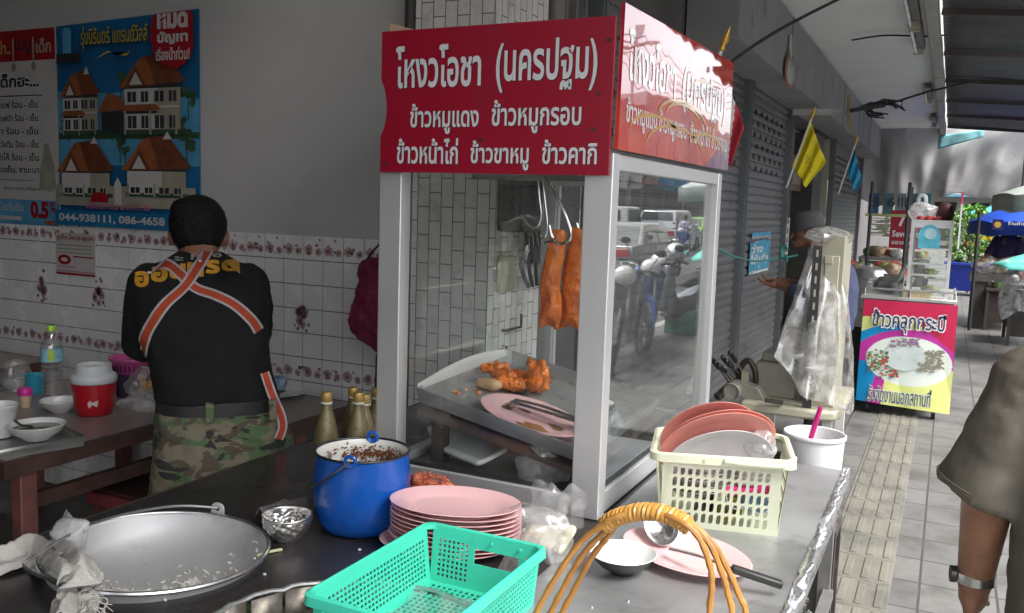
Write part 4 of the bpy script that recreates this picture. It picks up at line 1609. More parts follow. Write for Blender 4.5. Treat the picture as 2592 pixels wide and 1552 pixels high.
def bottle(p, label, h=.30, rot=0):
    t = thing('sauce_bottle', label, 'bottle', p, rot, 'golden sauce bottles behind the blue pot')
    b = B()
    s_ = h / .30
    b.lathe([(.001, 0), (.035, 0), (.0395, .006), (.0395, .145), (.0365, .17), (.029, .202), (.0205, .232), (.0158, .252), (.015, .262)], 32, M=Matrix.Scale(s_, 4))
    b.obj('glass', gold, t, smooth=60)
    b = B()
    b.lathe([(.0185, .262), (.0185, .267), (.0175, .268)], 24, M=Matrix.Scale(s_, 4))
    b.obj('neck_ring', mat('ring_cream', (.5, .47, .38), .5), t)
    b = B()
    b.lathe([(.0165, .268), (.0175, .270), (.0175, .292), (.015, .298), (.001, .299)], 24, M=Matrix.Scale(s_, 4))
    b.obj('cap', mat('cap_gold', (.30, .20, .055), .35, .3, var=.2), t)
    return t


def bpos(x, ytop, h):
    return PZ(x, ytop, T + h)


for x, yt, lab in ((791, 947, 'golden sauce bottle nearest the cook, front left of the group'), (855, 936, 'tallest looking golden sauce bottle at the back of the group'), (868, 948, 'golden sauce bottle with white neck ring in the middle of the group'), (884, 953, 'golden sauce bottle half hidden behind the ringed middle one'), (912, 937, 'golden sauce bottle half hidden by the left case post')):
    hh = {791: .268, 855: .255, 868: .263, 884: .25, 912: .262}[x]
    q = PZ(x, yt, T + hh)
    bottle((q.x, q.y, T), lab, hh)

# pink oval plates: a stack of eleven, each its own object
base = plate_mesh(.155, .106)
pl0 = base.obj('pink_plate', pinkm, smooth=50)
cc = (PZ(938, 1290, T) + PZ(1245, 1268, T)) / 2
SC = Vector((-.975, 1.742, T))
tag(pl0, 'pink oval plate at the bottom of the stack, slid out to the left', 'plate', 'pink plates in the stack')
pl0.location = SC + Vector((-.02, -.012, 0))
r_ = random.Random(6)
NP = 10
for k in range(1, NP):
    q = pl0.copy()
    C.objects.link(q)
    q.location = SC + Vector((r_.uniform(-.003, .003), r_.uniform(-.003, .003), .0 + k * .0105))
    q.rotation_euler = (0, 0, R(r_.uniform(-2, 2) + 14))
    q['label'] = 'pink oval plate inside the stack, between the top and bottom ones' if k < NP - 1 else 'clean pink oval plate lying on top of the stack'
pl0.rotation_euler = (0, 0, R(14))
# orange scouring net
b = B()
r_ = random.Random(8)
oc = PY(1046, 1168, 1.90)
for k in range(9):
    b.sph((oc.x + r_.uniform(-.045, .045), 1.90 + r_.uniform(-.008, .008), oc.z - .012 + r_.uniform(-.012, .014)), (.026, .02, .018), 10)
for k in range(260):
    t, p = r_.uniform(0, 2 * PI), r_.uniform(-.4, 1.4)
    c = Vector((oc.x + .066 * math.cos(t) * math.cos(p), 1.90 + .025 * math.sin(t) * math.cos(p), oc.z - .012 + .03 * math.sin(p)))
    d = Vector((r_.gauss(0, 1), r_.gauss(0, 1), r_.gauss(.3, 1))).normalized() * r_.uniform(.005, .011)
    b.tube([c, c + d * .6, c + d + Vector((.002, 0, .001))], .0007, n=4)
solo(b, 'scrub_net', 'fluffy orange scouring net behind the plate stack', 'scrubber', mat('net_orange', (.66, .17, .085), .9, var=.25, vs=40, bump=1, bs=180), disp=.012, dscale=.012)
b = B()
b.box(PY(1000, 1210, 1.9).x, PY(1110, 1210, 1.9).x, 1.88, 1.92, T + .002, oc.z - .03)
solo(b, 'wooden_block', 'small wooden block under the orange scouring net', 'block', mat('block_wood', (.28, .17, .11), .7, var=.25, vs=20), bevel=.004)

# green perforated basket
GB = Vector((-.8125, 1.375, T))
gb = thing('green_basket', 'turquoise green rectangular plastic basket with square perforations', 'basket', GB)
green = mat('turquoise_plastic', (.055, .56, .40), .38, var=.05, vs=5, coat=.1, dirt=(.045, .42, .30), ds=7, dt=.63)
GL, GW, GH = .200, .132, .120


def panel(b, o, ex, ez, w, h, cols, rows, bar_w, frame_b, frame_t, frame_s, hole=None, th=.0022, slope=(0, 0, 0), m=0):
    """a perforated side: a lattice of thin bars between a solid frame; hole = (x0, x1, z0, z1) is a hand slot"""
    o, ex, ez = Vector(o), Vector(ex).normalized(), Vector(ez)
    xs = [0, frame_s]
    cw = (w - 2 * frame_s) / cols
    for i in range(cols):
        xs += [frame_s + i * cw + bar_w / 2, frame_s + (i + 1) * cw - bar_w / 2]
    xs += [w - frame_s, w]
    zs = [0, frame_b]
    chh = (h - frame_b - frame_t) / rows
    for j in range(rows):
        zs += [frame_b + j * chh + bar_w / 2, frame_b + (j + 1) * chh - bar_w / 2]
    zs += [h - frame_t, h]
    vs = [o + ex * x + ez * (z / h) for z in zs for x in xs]
    k = len(xs)
    fs = []
    for j in range(len(zs) - 1):
        for i in range(k - 1):
            cx_, cz_ = (xs[i] + xs[i + 1]) / 2, (zs[j] + zs[j + 1]) / 2
            opening = (i >= 2 and (i % 2 == 0) and i < k - 2) and (j >= 2 and j % 2 == 0 and j < len(zs) - 2)
            if hole:
                if hole[0] - .012 < cx_ < hole[1] + .012 and cz_ > hole[2] - .016 - (hole[4] if len(hole) > 4 else 0):
                    opening = hole[0] < cx_ < hole[1] and hole[2] < cz_ < hole[3]
            if not opening:
                fs.append((j * k + i, j * k + i + 1, (j + 1) * k + i + 1, (j + 1) * k + i))
    b.add(vs, fs, m)


tp_ = .012      # how far the bottom is drawn in
for nm, o, ex, ez, w, cols, hole in (
        ('end_wall', (-GW + tp_, GL - tp_, .004), (1, 0, 0), (0, tp_, GH - .004), 2 * GW - 2 * tp_, 20, (.10, .20, .055, .092, .05)),
        ('end_wall', (-GW + tp_, -GL + tp_, .004), (1, 0, 0), (0, -tp_, GH - .004), 2 * GW - 2 * tp_, 20, None),
        ('side_wall', (-GW + tp_, -GL + tp_, .004), (0, 1, 0), (-tp_, 0, GH - .004), 2 * GL - 2 * tp_, 30, None),
        ('side_wall', (GW - tp_, -GL + tp_, .004), (0, 1, 0), (tp_, 0, GH - .004), 2 * GL - 2 * tp_, 30, None)):
    b = B()
    panel(b, o, ex, ez, w, GH, cols, 8, .0045, .012, .022, .014, hole)
    b.obj(nm, green, gb, smooth=0, solid=.0024)
b = B()
panel(b, (-GW + tp_, -GL + tp_, .004), (1, 0, 0), (0, 2 * GL - 2 * tp_, 0), 2 * GW - 2 * tp_, 2 * GL - 2 * tp_, 16, 24, .005, .014, .014, .014)
b.obj('bottom', green, gb, smooth=0, solid=.0024)
b = B()


def rrect(x, y, r, n=6):
    out = []
    for cx_, cy_, a0 in ((x - r, y - r, 0), (-x + r, y - r, 90), (-x + r, -y + r, 180), (x - r, -y + r, 270)):
        for i in range(n + 1):
            t = R(a0 + 90 * i / n)
            out.append((cx_ + r * math.cos(t), cy_ + r * math.sin(t)))
    return out


rings = [(GW - .002, GL - .002, GH - .006), (GW - .001, GL - .001, GH + .003), (GW + .004, GL + .004, GH + .006), (GW + .010, GL + .010, GH + .003), (GW + .011, GL + .011, GH - .014), (GW + .008, GL + .008, GH - .014)]
vs, fs = [], []
for x, y, z in rings:
    vs += [(p[0], p[1], z) for p in rrect(x, y, .022)]
k = len(rrect(1, 1, .1))
for i in range(len(rings) - 1):
    fs += [(i * k + j, i * k + (j + 1) % k, (i + 1) * k + (j + 1) % k, (i + 1) * k + j) for j in range(k)]
b.add(vs, fs)
b.obj('rim', green, gb, smooth=45)
b = B()
for x in (.02, .085):
    b.cyl((x, GL - .008, .108), (x, GL - .004, .108), .004, n=10)
b.obj('studs', green, gb)
b = B()
b.grid(lambda u, v: (-.1 + .2 * u, -.05 + .17 * v, .012 + .02 * abs(nz3(u * 3, v * 3, 1)) + .006 * math.sin(u * 20 + v * 9)), 24, 20)
o = b.obj('clear_sheet', film, None, smooth=20)
o.location = GB
tag(o, 'crumpled clear plastic sheet lying in the green basket', 'plastic sheet')

# cane basket whose arched handle rises at the lower edge
rat = mat('rattan', (.40, .19, .045), .35, var=.25, vs=14, dirt=(.22, .09, .02), ds=9, dt=.56, coat=.3)
cb_ = thing('cane_basket', 'cane basket with an arched handle bound in golden rattan', 'basket', (-.42, 1.33, T))
YH = 1.33


def arch(y, xl, xr, ztop, zl=.0, n=24, tilt=0):
    pts = []
    xc, hw = (xl + xr) / 2, (xr - xl) / 2
    for i in range(n + 1):
        t = PI * (1 - i / n)
        cx_ = math.cos(t)
        pts.append((xc + hw * (abs(cx_) ** .8) * (1 if cx_ > 0 else -1) - .03 * tilt * math.sin(t), y + (.0 if 1 else 0), T + zl + (ztop - T - zl) * math.sin(t) ** .78))
    return pts


lft = [[(1290, 1500), (1340, 1405), (1400, 1318), (1450, 1276), (1490, 1252)], [(1325, 1500), (1362, 1425), (1412, 1340), (1462, 1288), (1495, 1258)], [(1352, 1500), (1385, 1435), (1430, 1352), (1470, 1300), (1500, 1264)]]
rgt = [[(1640, 1258), (1690, 1300), (1718, 1370), (1722, 1420), (1716, 1500)], [(1645, 1256), (1712, 1310), (1748, 1390), (1762, 1440), (1772, 1500)], [(1650, 1254), (1722, 1312), (1762, 1380), (1788, 1440), (1806, 1500)]]
dy = (-.018, 0, .016)
b = B()
for k in range(3):
    pts = [PY(x, y, YH + dy[k]) for x, y in lft[k]] + [PY(1560, 1238 + 3 * k, YH + dy[k] * .4)] + [PY(x, y, YH + dy[k]) for x, y in rgt[k]]
    p0, p1 = pts[0], pts[-1]
    pts = [Vector((p0.x - .02, p0.y, T + .03))] + pts + [Vector((p1.x + .008, p1.y, T + .03))]
    b.tube(smoothpath(pts, 6), [.0052 + .0007 * math.sin(i * 1.9 + k) for i in range(len(smoothpath(pts, 6)))], n=8)
b.obj('handle', rat, cb_, W=True)
b = B()
wr = smoothpath([PY(x, y, YH) for x, y in ((1462, 1272), (1490, 1254), (1525, 1243), (1560, 1238), (1600, 1242), (1640, 1256), (1668, 1274))], 40)
L_ = len(wr)
pts = []
for i in range(L_ * 3):
    q = i / 3
    k = min(L_ - 2, int(q))
    c = wr[k].lerp(wr[k + 1], q - k)
    d = (wr[k + 1] - wr[k]).normalized()
    n1 = d.cross(Vector((0, 1, 0))).normalized()
    t = 2 * PI * i / (L_ * 3) * 21
    pts.append(c + n1 * .010 * math.cos(t) + Vector((0, 1, 0)) * .015 * math.sin(t))
b.tube(pts, .0048, n=6)
b.obj('binding', mat('rattan_binding', (.50, .26, .06), .32, var=.25, vs=30, coat=.3, dirt=(.28, .12, .025), ds=16, dt=.57), cb_, W=True)
b = B()
for k in range(4):
    z = T + .008 + k * .013
    b.tube([(-.42 + (.185 + .004 * k) * math.cos(2 * PI * i / 48), YH - .02 + (.10 + .004 * k) * math.sin(2 * PI * i / 48), z + .003 * math.sin(i * 3)) for i in range(48)], .007, n=6, closed=True)
b.lathe([(.001, T + .004), (.18, T + .006)], 32, c=(-.42, YH - .02, 0), sy=.55)
b.obj('woven_body', rat, cb_, W=True)

# plastic bag in front of the case post
b = B()
pc = PZ(1330, 1330, T)
crumple(b, (pc.x - .01, pc.y - .05, T + .055), .085, .06, .055, 13, 56, 34, .42)
b.grid(lambda u, v: (pc.x - .05 + .14 * u + .02 * nz3(u * 4, v * 3, 2), pc.y - .04 + .05 * v, T + .08 + .075 * v + .02 * nz3(u * 5, v * 4, 7)), 20, 10)
b.grid(lambda u, v: (pc.x - .03 + .07 * u, pc.y - .13 - .16 * v, T + .07 * (1 - v) * (1 - v) + .006 + .012 * abs(nz3(u * 4, v * 5, 4))), 16, 18)
solo(b, 'plastic_bag', 'crumpled clear plastic bag leaning on the near case post', 'bag', film_mat('bag_milky', clear=.5, milk=.3, gloss=.16, rough=.2), smooth=70)
b = B()
for k in range(5):
    b.cap((pc.x - .04 + .022 * k, pc.y - .06, T + .03), (pc.x - .03 + .02 * k, pc.y - .03 + .01 * k, T + .055), .012)
solo(b, 'garlic_bunch', 'pale cream things wrapped in the clear bag by the post', 'food', mat('cream_food', (.62, .57, .42), .5, var=.2), remesh=.005, sm=2)

# black bowl with white lining
bb = thing('black_bowl', 'small bowl, black outside and white inside, by the case post', 'bowl', PZ(1505, 1385, T + .004))
b = B()
b.lathe([(.026, 0), (.028, .006), (.03, .007), (.05, .018), (.066, .034), (.0735, .046)], 48)
b.lathe([(.026, 0), (.024, .004), (.001, .005)], 48)
b.obj('shell', mat('bowl_black', (.018, .018, .02), .35, var=.2, coat=.2), bb, smooth=60)
b = B()
b.lathe([(.0735, .046), (.0725, .0475), (.071, .046), (.062, .034), (.045, .019), (.02, .011), (.001, .010)], 48)
b.keep = True
b.obj('lining', mat('bowl_white', (.78, .78, .77), .2, var=.02, coat=.3), bb, smooth=60)

# pink plate, ladle
pp2 = plate_mesh(.165, .115).obj('pink_plate', pinkm, smooth=50)
pc = PZ(1672, 1345, T + .015)
pp2.location = (pc.x - .012, pc.y - .005, T + .005)
pp2.rotation_euler = (0, 0, R(-26))
tag(pp2, 'pale pink oval plate under the ladle beside the black bowl', 'plate')
ld = thing('ladle', 'steel ladle with a black handle resting on the pink plate', 'ladle', (pc.x, pc.y, T + .03))
l0, l1, l2 = PZ(1622, 1328, T + .035), PZ(1770, 1375, T + .055), PZ(1893, 1416, T + .03)
b = B()
sc = PZ(1600, 1272, T + .055)
nrm = Vector((.15, -.62, .75)).normalized()
hx = (l0 - sc)
hx = (hx - nrm * hx.dot(nrm)).normalized()
Ms = Matrix(((hx.x, nrm.cross(hx).x, nrm.x, sc.x), (hx.y, nrm.cross(hx).y, nrm.y, sc.y), (hx.z, nrm.cross(hx).z, nrm.z, sc.z), (0, 0, 0, 1)))
b.lathe([(.001, -.027), (.016, -.025), (.03, -.018), (.038, -.007), (.0405, .0)], 36, M=Ms @ Matrix.Diagonal((1.28, 1, 1, 1)))
b.obj('scoop', mat('ladle_steel', (.62, .62, .62), .2, .95, var=.08), ld, W=True, solid=.0018, smooth=60)
b = B()
b.tube(smoothpath([l0, l0.lerp(l1, .5) + Vector((0, 0, .004)), l1]), [.007] * 6 + [.0055] * 7, n=8, flat=.5)
b.obj('shaft', mat('ladle_steel', (.62, .62, .62), .2, .95), ld, W=True)
b = B()
b.bar(l1, l2, .021, .016)
b.obj('handle', mat('handle_black', (.018, .018, .018), .45), ld, W=True, bevel=.004)
for k, (x, y) in enumerate(((1432, 1470), (1520, 1455))):
    b = B()
    b.cyl(PZ(x, y, T + .004), PZ(x, y, T + .004) + Vector((0, 0, .003)), .004, .003, 12)
    solo(b, 'screw_head', 'flat steel screw head in the stainless counter leaf', 'screw', mat('screw_steel', (.5, .5, .5), .3, .9), 'screw heads in the counter leaf')

# pale plastic basket full of dishes
A_ = PZ(1597, 1268, T + .004)
Bq = PZ(1880, 1298, T + .004)
Cq = PZ(1925, 1215, T + .004)
ex = (Bq - A_).normalized()
ang = math.atan2(ex.y, ex.x)
wb, db = (Bq - A_).length, .215
MB_ = Matrix.Translation(A_) @ Matrix.Rotation(ang, 4, 'Z')
pb = thing('dish_basket', 'pale cream plastic basket crammed with plates and bowls', 'basket', A_ + Vector((0, 0, .0)), ang)
cream_p = mat('cream_plastic', (.60, .63, .47), .4, var=.05, vs=6, coat=.1, dirt=(.42, .43, .31), ds=14, dt=.64)
HB = .192
fl = .02


def slot_panel(b, o, ex, ey, w, h, cols, rows, side, fb, ft):
    """side wall with rounded leaf-shaped slots: a grid whose holes are eight-sided"""
    o, ex, ey = Vector(o), Vector(ex).normalized(), Vector(ey)
    cw, chh = (w - 2 * side) / cols, (h - fb - ft) / rows
    P2 = lambda x, z: o + ex * x + ey * (z / h)
    b.add([P2(0, 0), P2(w, 0), P2(w, fb), P2(0, fb)], [(0, 1, 2, 3)])
    b.add([P2(0, h - ft), P2(w, h - ft), P2(w, h), P2(0, h)], [(0, 1, 2, 3)])
    b.add([P2(0, fb), P2(side, fb), P2(side, h - ft), P2(0, h - ft)], [(0, 1, 2, 3)])
    b.add([P2(w - side, fb), P2(w, fb), P2(w, h - ft), P2(w - side, h - ft)], [(0, 1, 2, 3)])
    for i in range(cols):
        for j in range(rows):
            x, z = side + i * cw, fb + j * chh
            outer = [(0, 0), (.5, 0), (1, 0), (1, .5), (1, 1), (.5, 1), (0, 1), (0, .5)]
            inner = [(.2, .1), (.55, .1), (.74, .24), (.8, .55), (.78, .9), (.45, .9), (.24, .76), (.2, .45)]
            vs = [P2(x + cw * p[0], z + chh * p[1]) for p in outer] + [P2(x + cw * p[0], z + chh * p[1]) for p in inner]
            b.add(vs, [(k, (k + 1) % 8, 8 + (k + 1) % 8, 8 + k) for k in range(8)])


for nm, o, e, u, w, cols in (('long_wall', (0, 0, 0), (1, 0, 0), (0, -fl, HB), wb, 13), ('long_wall', (0, db, 0), (1, 0, 0), (0, fl, HB), wb, 13), ('short_wall', (0, 0, 0), (0, 1, 0), (-fl, 0, HB), db, 9), ('short_wall', (wb, 0, 0), (0, 1, 0), (fl, 0, HB), db, 9)):
    b = B()
    slot_panel(b, o, e, u, w, HB, cols, 5, .022, .012, .026)
    b.obj(nm, cream_p, pb, smooth=0, solid=.0022)
b = B()
b.box(.002, wb - .002, .002, db - .002, .0, .004)
b.obj('bottom', cream_p, pb)
b = B()
rings = [(-.002, HB - .004), (0, HB + .004), (.006, HB + .007), (.014, HB + .003), (.015, HB - .016), (.012, HB - .016)]
vs, fs = [], []
for g, z in rings:
    vs += [(wb / 2 + p[0], db / 2 + p[1], z + .004 * math.sin(p[0] * 14)) for p in rrect(wb / 2 + fl + g, db / 2 + fl + g, .03)]
k = len(rrect(1, 1, .1))
for i in range(len(rings) - 1):
    fs += [(i * k + j, i * k + (j + 1) % k, (i + 1) * k + (j + 1) % k, (i + 1) * k + j) for j in range(k)]
b.add(vs, fs)
b.obj('rim', cream_p, pb, smooth=45)
b = B()
b.tube(smoothpath([(wb * .52, -fl - .016, HB - .004), (wb * .75, -fl - .018, HB - .006), (wb * 1.0, -fl - .012, HB - .004), (wb + fl + .012, .03, HB + .002)]), .007, n=8)
b.cyl((wb * .36, -fl - .012, HB - .006), (wb * .36, -fl - .018, HB - .006), .004, n=10)
b.obj('carry_handle', cream_p, pb)


def inb(x, y, z):
    return MB_ @ Vector((x, y, z))


def rplate(R_=.10, h=.02):
    b = B()
    b.lathe([(.001, .0), (R_ * .55, 0), (R_ * .62, .004), (R_ * .72, h * .55), (R_, h * .95), (R_, h), (R_ * .98, h), (R_ * .71, h * .62), (R_ * .6, .006), (.001, .004)], 44)
    return b


coral = mat('coral_melamine', (.60, .23, .19), .35, var=.06, coat=.15)
grey_p = mat('grey_white_melamine', (.58, .56, .57), .35, var=.06, vs=8, coat=.1, dirt=(.4, .36, .33), ds=22, dt=.66)


def put(b, name, label, m, p, rx, rz, cat, group=None, ry=0):
    o = b.obj(name, m, smooth=50)
    o.matrix_world = Matrix.Translation(p) @ Matrix.Rotation(ang + rz, 4, 'Z') @ Matrix.Rotation(ry, 4, 'Y') @ Matrix.Rotation(rx, 4, 'X')
    return tag(o, label, cat, group)


put(plate_mesh(.15, .105), 'coral_plate', 'coral pink oval plate standing tilted at the front of the basket', coral, inb(.125, .095, .205), R(116), R(8), 'plate', 'coral plates standing in the basket', R(-16))
put(plate_mesh(.15, .105), 'coral_plate', 'coral pink oval plate leaning right behind the front coral one', coral, inb(.128, .108, .211), R(116), R(8), 'plate', 'coral plates standing in the basket', R(-16))
put(plate_mesh(.135, .09), 'white_plate', 'greyish white oval plate standing before the coral plates', grey_p, inb(.135, .07, .178), R(114), R(6), 'plate', None, R(-13))
put(plate_mesh(.13, .095), 'coral_plate', 'coral plate edge showing behind the pair of coral plates near the case post', coral, inb(.105, .135, .225), R(112), R(4), 'plate', None, R(-20))
for k in range(5):
    put(rplate(.078, .018), 'white_dish', 'white enamelled dish stacked low in the left of the basket', grey_p, inb(.085, .095, .055 + .016 * k), R(-8), .3, 'dish', 'white dishes stacked in the basket')
for k in range(3):
    put(rplate(.06, .025), 'white_dish', 'white enamelled dish stacked low in the right of the basket', grey_p, inb(.215, .09, .085 + .018 * k), R(-6), .1, 'dish', 'white dishes stacked in the right of the basket')
b = B()
b.cap((0, 0, 0), (.1, 0, .01), .012, .014)
o = put(b, 'pink_spatula', 'bright pink plastic spatula seen through the basket slots', mat('hot_pink', (.62, .03, .22), .35, var=.05), inb(.165, .045, .09), 0, 0, 'spatula')
for k, (x, z, c, lab) in enumerate(((.17, .04, (.45, .52, .62), 'pale blue cup seen through the basket slots'), (.225, .035, (.42, .58, .68), 'light blue cup at the corner of the cream basket'), (.16, .015, (.6, .45, .02), 'yellow cup low in the cream basket'), (.10, .02, (.06, .055, .05), 'dark pan at the bottom of the cream basket'))):
    b = B()
    b.lathe([(.001, 0), (.022, 0), (.028, .05), (.026, .05), (.02, .004), (.001, .004)], 24)
    put(b, 'cup', lab, mat('cup_%d' % k, c, .35), inb(x, .075, z + .01), R(60), .4, 'cup')
b = B()
crumple(b, tuple(inb(wb - .045, .1, .2)), .045, .06, .04, 19, 44, 26, .4)
b.grid(lambda u, v: tuple(inb(wb - .075 + .03 * u + .02 * v, .15, .19 + .075 * v + .006 * math.sin(u * 7))), 6, 8)
solo(b, 'plastic_bag', 'bright white plastic bag stuffed in the right end of the basket', 'bag', film_mat('bag_white', clear=.3, milk=.75, gloss=.18), smooth=70)
b = B()
b.grid(lambda u, v: tuple(inb(-.01 + .05 * u, .17, .16 + .07 * v * (1 - .5 * u) + .008 * math.sin(u * 9))), 8, 8)
crumple(b, tuple(inb(.01, .15, .165)), .035, .03, .03, 4, 30, 18, .4)
solo(b, 'plastic_bag', 'clear plastic bag end poking out by the case post', 'bag', film, smooth=70)

# white bucket on a stool behind the counter
BK = PZ(1972, 1048, .86)
bk = thing('white_bucket', 'white plastic bucket with a thick rim on a stool behind the counter', 'bucket', (BK.x, BK.y, .56))
b = B()
k = (PZ(2040, 1048, .86) - PZ(1905, 1048, .86)).length / 2
b.lathe([(.001, 0), (k * .84, 0), (k * .86, .01), (k * .97, .285), (k * 1.0, .286), (k * 1.03, .29), (k * 1.03, .3), (k * 1.0, .303), (k * .955, .3), (k * .93, .27), (k * .82, .012), (.001, .01)], 48)
b.obj('body', mat('bucket_plastic', (.66, .66, .67), .4, var=.04, sss=.2, dirt=(.58, .5, .4), ds=4, dt=.62), bk, smooth=50)
b = B()
p0, p1 = PZ(1958, 1072, .82), PZ(1986, 985, .95)
b.tube([p0 + (p0 - p1) * .4, p0, p0.lerp(p1, .6), p1], [.008, .008, .0095, .007], n=8)
solo(b, 'ladle', 'magenta plastic ladle handle standing in the white bucket', 'ladle', mat('magenta', (.48, .012, .16), .35, var=.05))
st = thing('stool', 'low dark stool carrying the white bucket', 'stool', (BK.x, BK.y, 0))
b = B()
b.box(BK.x - .10, BK.x + .10, BK.y - .10, BK.y + .10, .53, .56)
b.obj('seat', dk, st, W=True)
for x in (-.085, .085):
    for y in (-.085, .085):
        b = B()
        b.box(BK.x + x - .015, BK.x + x + .015, BK.y + y - .015, BK.y + y + .015, 0, .53)
        b.obj('leg', dk, st, W=True)

# ================================================================ PEOPLE
skin = mat('skin_brown', (.25, .12, .07), .5, var=.16, vs=22, sss=.06, bump=.25, bs=120, dirt=(.20, .09, .05), ds=12, dt=.56)
skin2 = mat('skin_deep', (.21, .095, .055), .5, var=.12, vs=14, sss=.08)
hairm = mat('hair_black', (.006, .005, .005), .6, var=.4, vs=60, bump=.8, bs=160, spec=.25)


def blobs(b, caps, n=16):
    for q in caps:
        if q[0] == 's':
            b.sph(q[1], q[2], n, 0, q[3] if len(q) > 3 else None)
        else:
            b.cap(q[0], q[1], q[2], q[3], n)
    return b


def rings(b, rs, n=40, m=0, sq=2.3):
    """loft of rounded ellipses (z, cx, cy, rx, ry)"""
    k0 = len(b.v)
    for z, cx_, cy_, rx, ry in rs:
        for j in range(n):
            t = 2 * PI * j / n
            c, s_ = math.cos(t), math.sin(t)
            b.v.append((cx_ + rx * math.copysign(abs(c) ** (2 / sq), c), cy_ + ry * math.copysign(abs(s_) ** (2 / sq), s_), z))
    for i in range(len(rs) - 1):
        for j in range(n):
            b.f.append((k0 + i * n + j, k0 + i * n + (j + 1) % n, k0 + (i + 1) * n + (j + 1) % n, k0 + (i + 1) * n + j))
            b.m.append(m)
    b.f += [tuple(k0 + j for j in reversed(range(n))), tuple(k0 + (len(rs) - 1) * n + j for j in range(n))]
    b.m += [m, m]
    return b


def hand(w, d, side, size=1.0, curl=.5, palm=None):
    """capsules of a hand: palm, four fingers of different lengths with knuckle bends, thumb from the palm's side"""
    w, d = Vector(w), Vector(d).normalized()
    pn = Vector(palm or (0, 0, -1))
    pn = (pn - d * pn.dot(d)).normalized()
    s_ = d.cross(pn).normalized() * side
    k = size
    out = [(w, w + d * .03 * k, .024 * k, .03 * k)]
    for i in range(4):
        base = w + d * .078 * k + s_ * (.030 - .020 * i) * k
        out.append((w + d * .025 * k + s_ * (.018 - .012 * i) * k, base, .017 * k, .0115 * k))
        L_ = (.072, .080, .074, .058)[i] * k
        a, d1 = base, d
        for j, fr_ in enumerate((.45, .32, .23)):
            ang = curl * (.5 + .35 * j) + .06 * i
            d1 = (d1 * math.cos(ang) + pn * math.sin(ang)).normalized()
            e = a + d1 * L_ * fr_
            out.append((a, e, (.0098 - .001 * j) * k, (.0088 - .001 * j) * k))
            a = e
    t0 = w + d * .028 * k + s_ * .024 * k
    t1 = t0 + (d * .6 + s_ * .75 + pn * .25).normalized() * .036 * k
    t2 = t1 + (d * .9 + s_ * .25 + pn * .35).normalized() * .03 * k
    out += [(t0, t1, .014 * k, .0115 * k), (t1, t2, .011 * k, .0085 * k)]
    return out


def camo_mat():
    m, N, L, P = _base('camouflage')
    tc = N.new('ShaderNodeTexCoord')
    mp = N.new('ShaderNodeMapping')
    mp.inputs['Scale'].default_value = (1, 1, 1.7)
    L.new(tc.outputs['Object'], mp.inputs[0])
    prev = None
    cols = [(.16, .14, .095), (.075, .12, .055), (.08, .06, .044), (.024, .026, .024)]
    for i, (sc_, th) in enumerate(((9, 0), (8.5, .5), (10.5, .545), (12, .585))):
        nz = N.new('ShaderNodeTexNoise')
        nz.inputs['Scale'].default_value = sc_
        nz.inputs['Detail'].default_value = 3
        nz.inputs['Distortion'].default_value = .7
        of = N.new('ShaderNodeVectorMath')
        of.operation = 'ADD'
        of.inputs[1].default_value = (i * 3.7, i * 1.3, i * 5.1)
        L.new(mp.outputs[0], of.inputs[0])
        L.new(of.outputs[0], nz.inputs['Vector'])
        if i == 0:
            rgb = N.new('ShaderNodeRGB')
            rgb.outputs[0].default_value = (*cols[0], 1)
            prev = rgb.outputs[0]
            continue
        cr = N.new('ShaderNodeValToRGB')
        cr.color_ramp.elements[0].position = th
        cr.color_ramp.elements[1].position = th + .015
        L.new(nz.outputs['Fac'], cr.inputs['Fac'])
        mx = N.new('ShaderNodeMix')
        mx.data_type = 'RGBA'
        L.new(cr.outputs['Color'], mx.inputs[0])
        L.new(prev, mx.inputs[6])
        mx.inputs[7].default_value = (*cols[i], 1)
        prev = mx.outputs[2]
    L.new(prev, P.inputs['Base Color'])
    P.inputs['Roughness'].default_value = .9
    n3 = N.new('ShaderNodeTexNoise')
    n3.inputs['Scale'].default_value = 9
    bp_ = N.new('ShaderNodeBump')
    bp_.inputs['Strength'].default_value = .6
    bp_.inputs['Distance'].default_value = .02
    L.new(tc.outputs['Object'], n3.inputs['Vector'])
    L.new(n3.outputs['Fac'], bp_.inputs['Height'])
    L.new(bp_.outputs[0], P.inputs['Normal'])
    return m


# ---- the cook, seen from behind
ck = thing('person', 'cook seen from behind in black T-shirt, camouflage trousers and crossed orange straps', 'person', (PY(482, 800, 2.125).x, 2.125, 0.0), R(44))
ck.scale = (1.09, 1.05, 1)
kx = lambda px: (px - 490) / 870
kz = lambda py: 1.575 - (py - 471) / 806
b = B()
sh_ = [((-.15, .07, 1.32), (-.172, .12, 1.13), .045, .04), ((-.172, .12, 1.13), (-.13, .36, 1.04), .04, .03), ((.15, .07, 1.32), (.172, .13, 1.15), .045, .04), ((.172, .13, 1.15), (.12, .37, 1.05), .04, .03),
       ((0, .09, 1.36), (0, .15, 1.45), .055, .052), ((0, .10, 1.26), (.05, .01, .92), .08, .09), ((-.02, 0, .82), (-.05, .02, .5), .07, .06), ((-.05, .02, .5), (-.06, 0, .08), .055, .04), ((.14, 0, .82), (.17, .02, .5), .08, .06), ((.17, .02, .5), (.18, 0, .08), .055, .04),
       ('s', (-.005, .18, 1.475), (.077, .095, .108)), ('s', (-.005, .27, 1.44), (.012, .018, .02)), ('s', (-.085, .19, 1.455), (.012, .02, .03)), ('s', (.077, .19, 1.455), (.012, .02, .03)),
       ((-.06, .03, .05), (-.07, .16, .03), .035, .028), ((.18, .03, .05), (.19, .16, .03), .035, .028)]
blobs(b, sh_)
blobs(b, hand((-.16, .36, 1.04), (.35, .9, -.2), 1, 1, .5), 8)
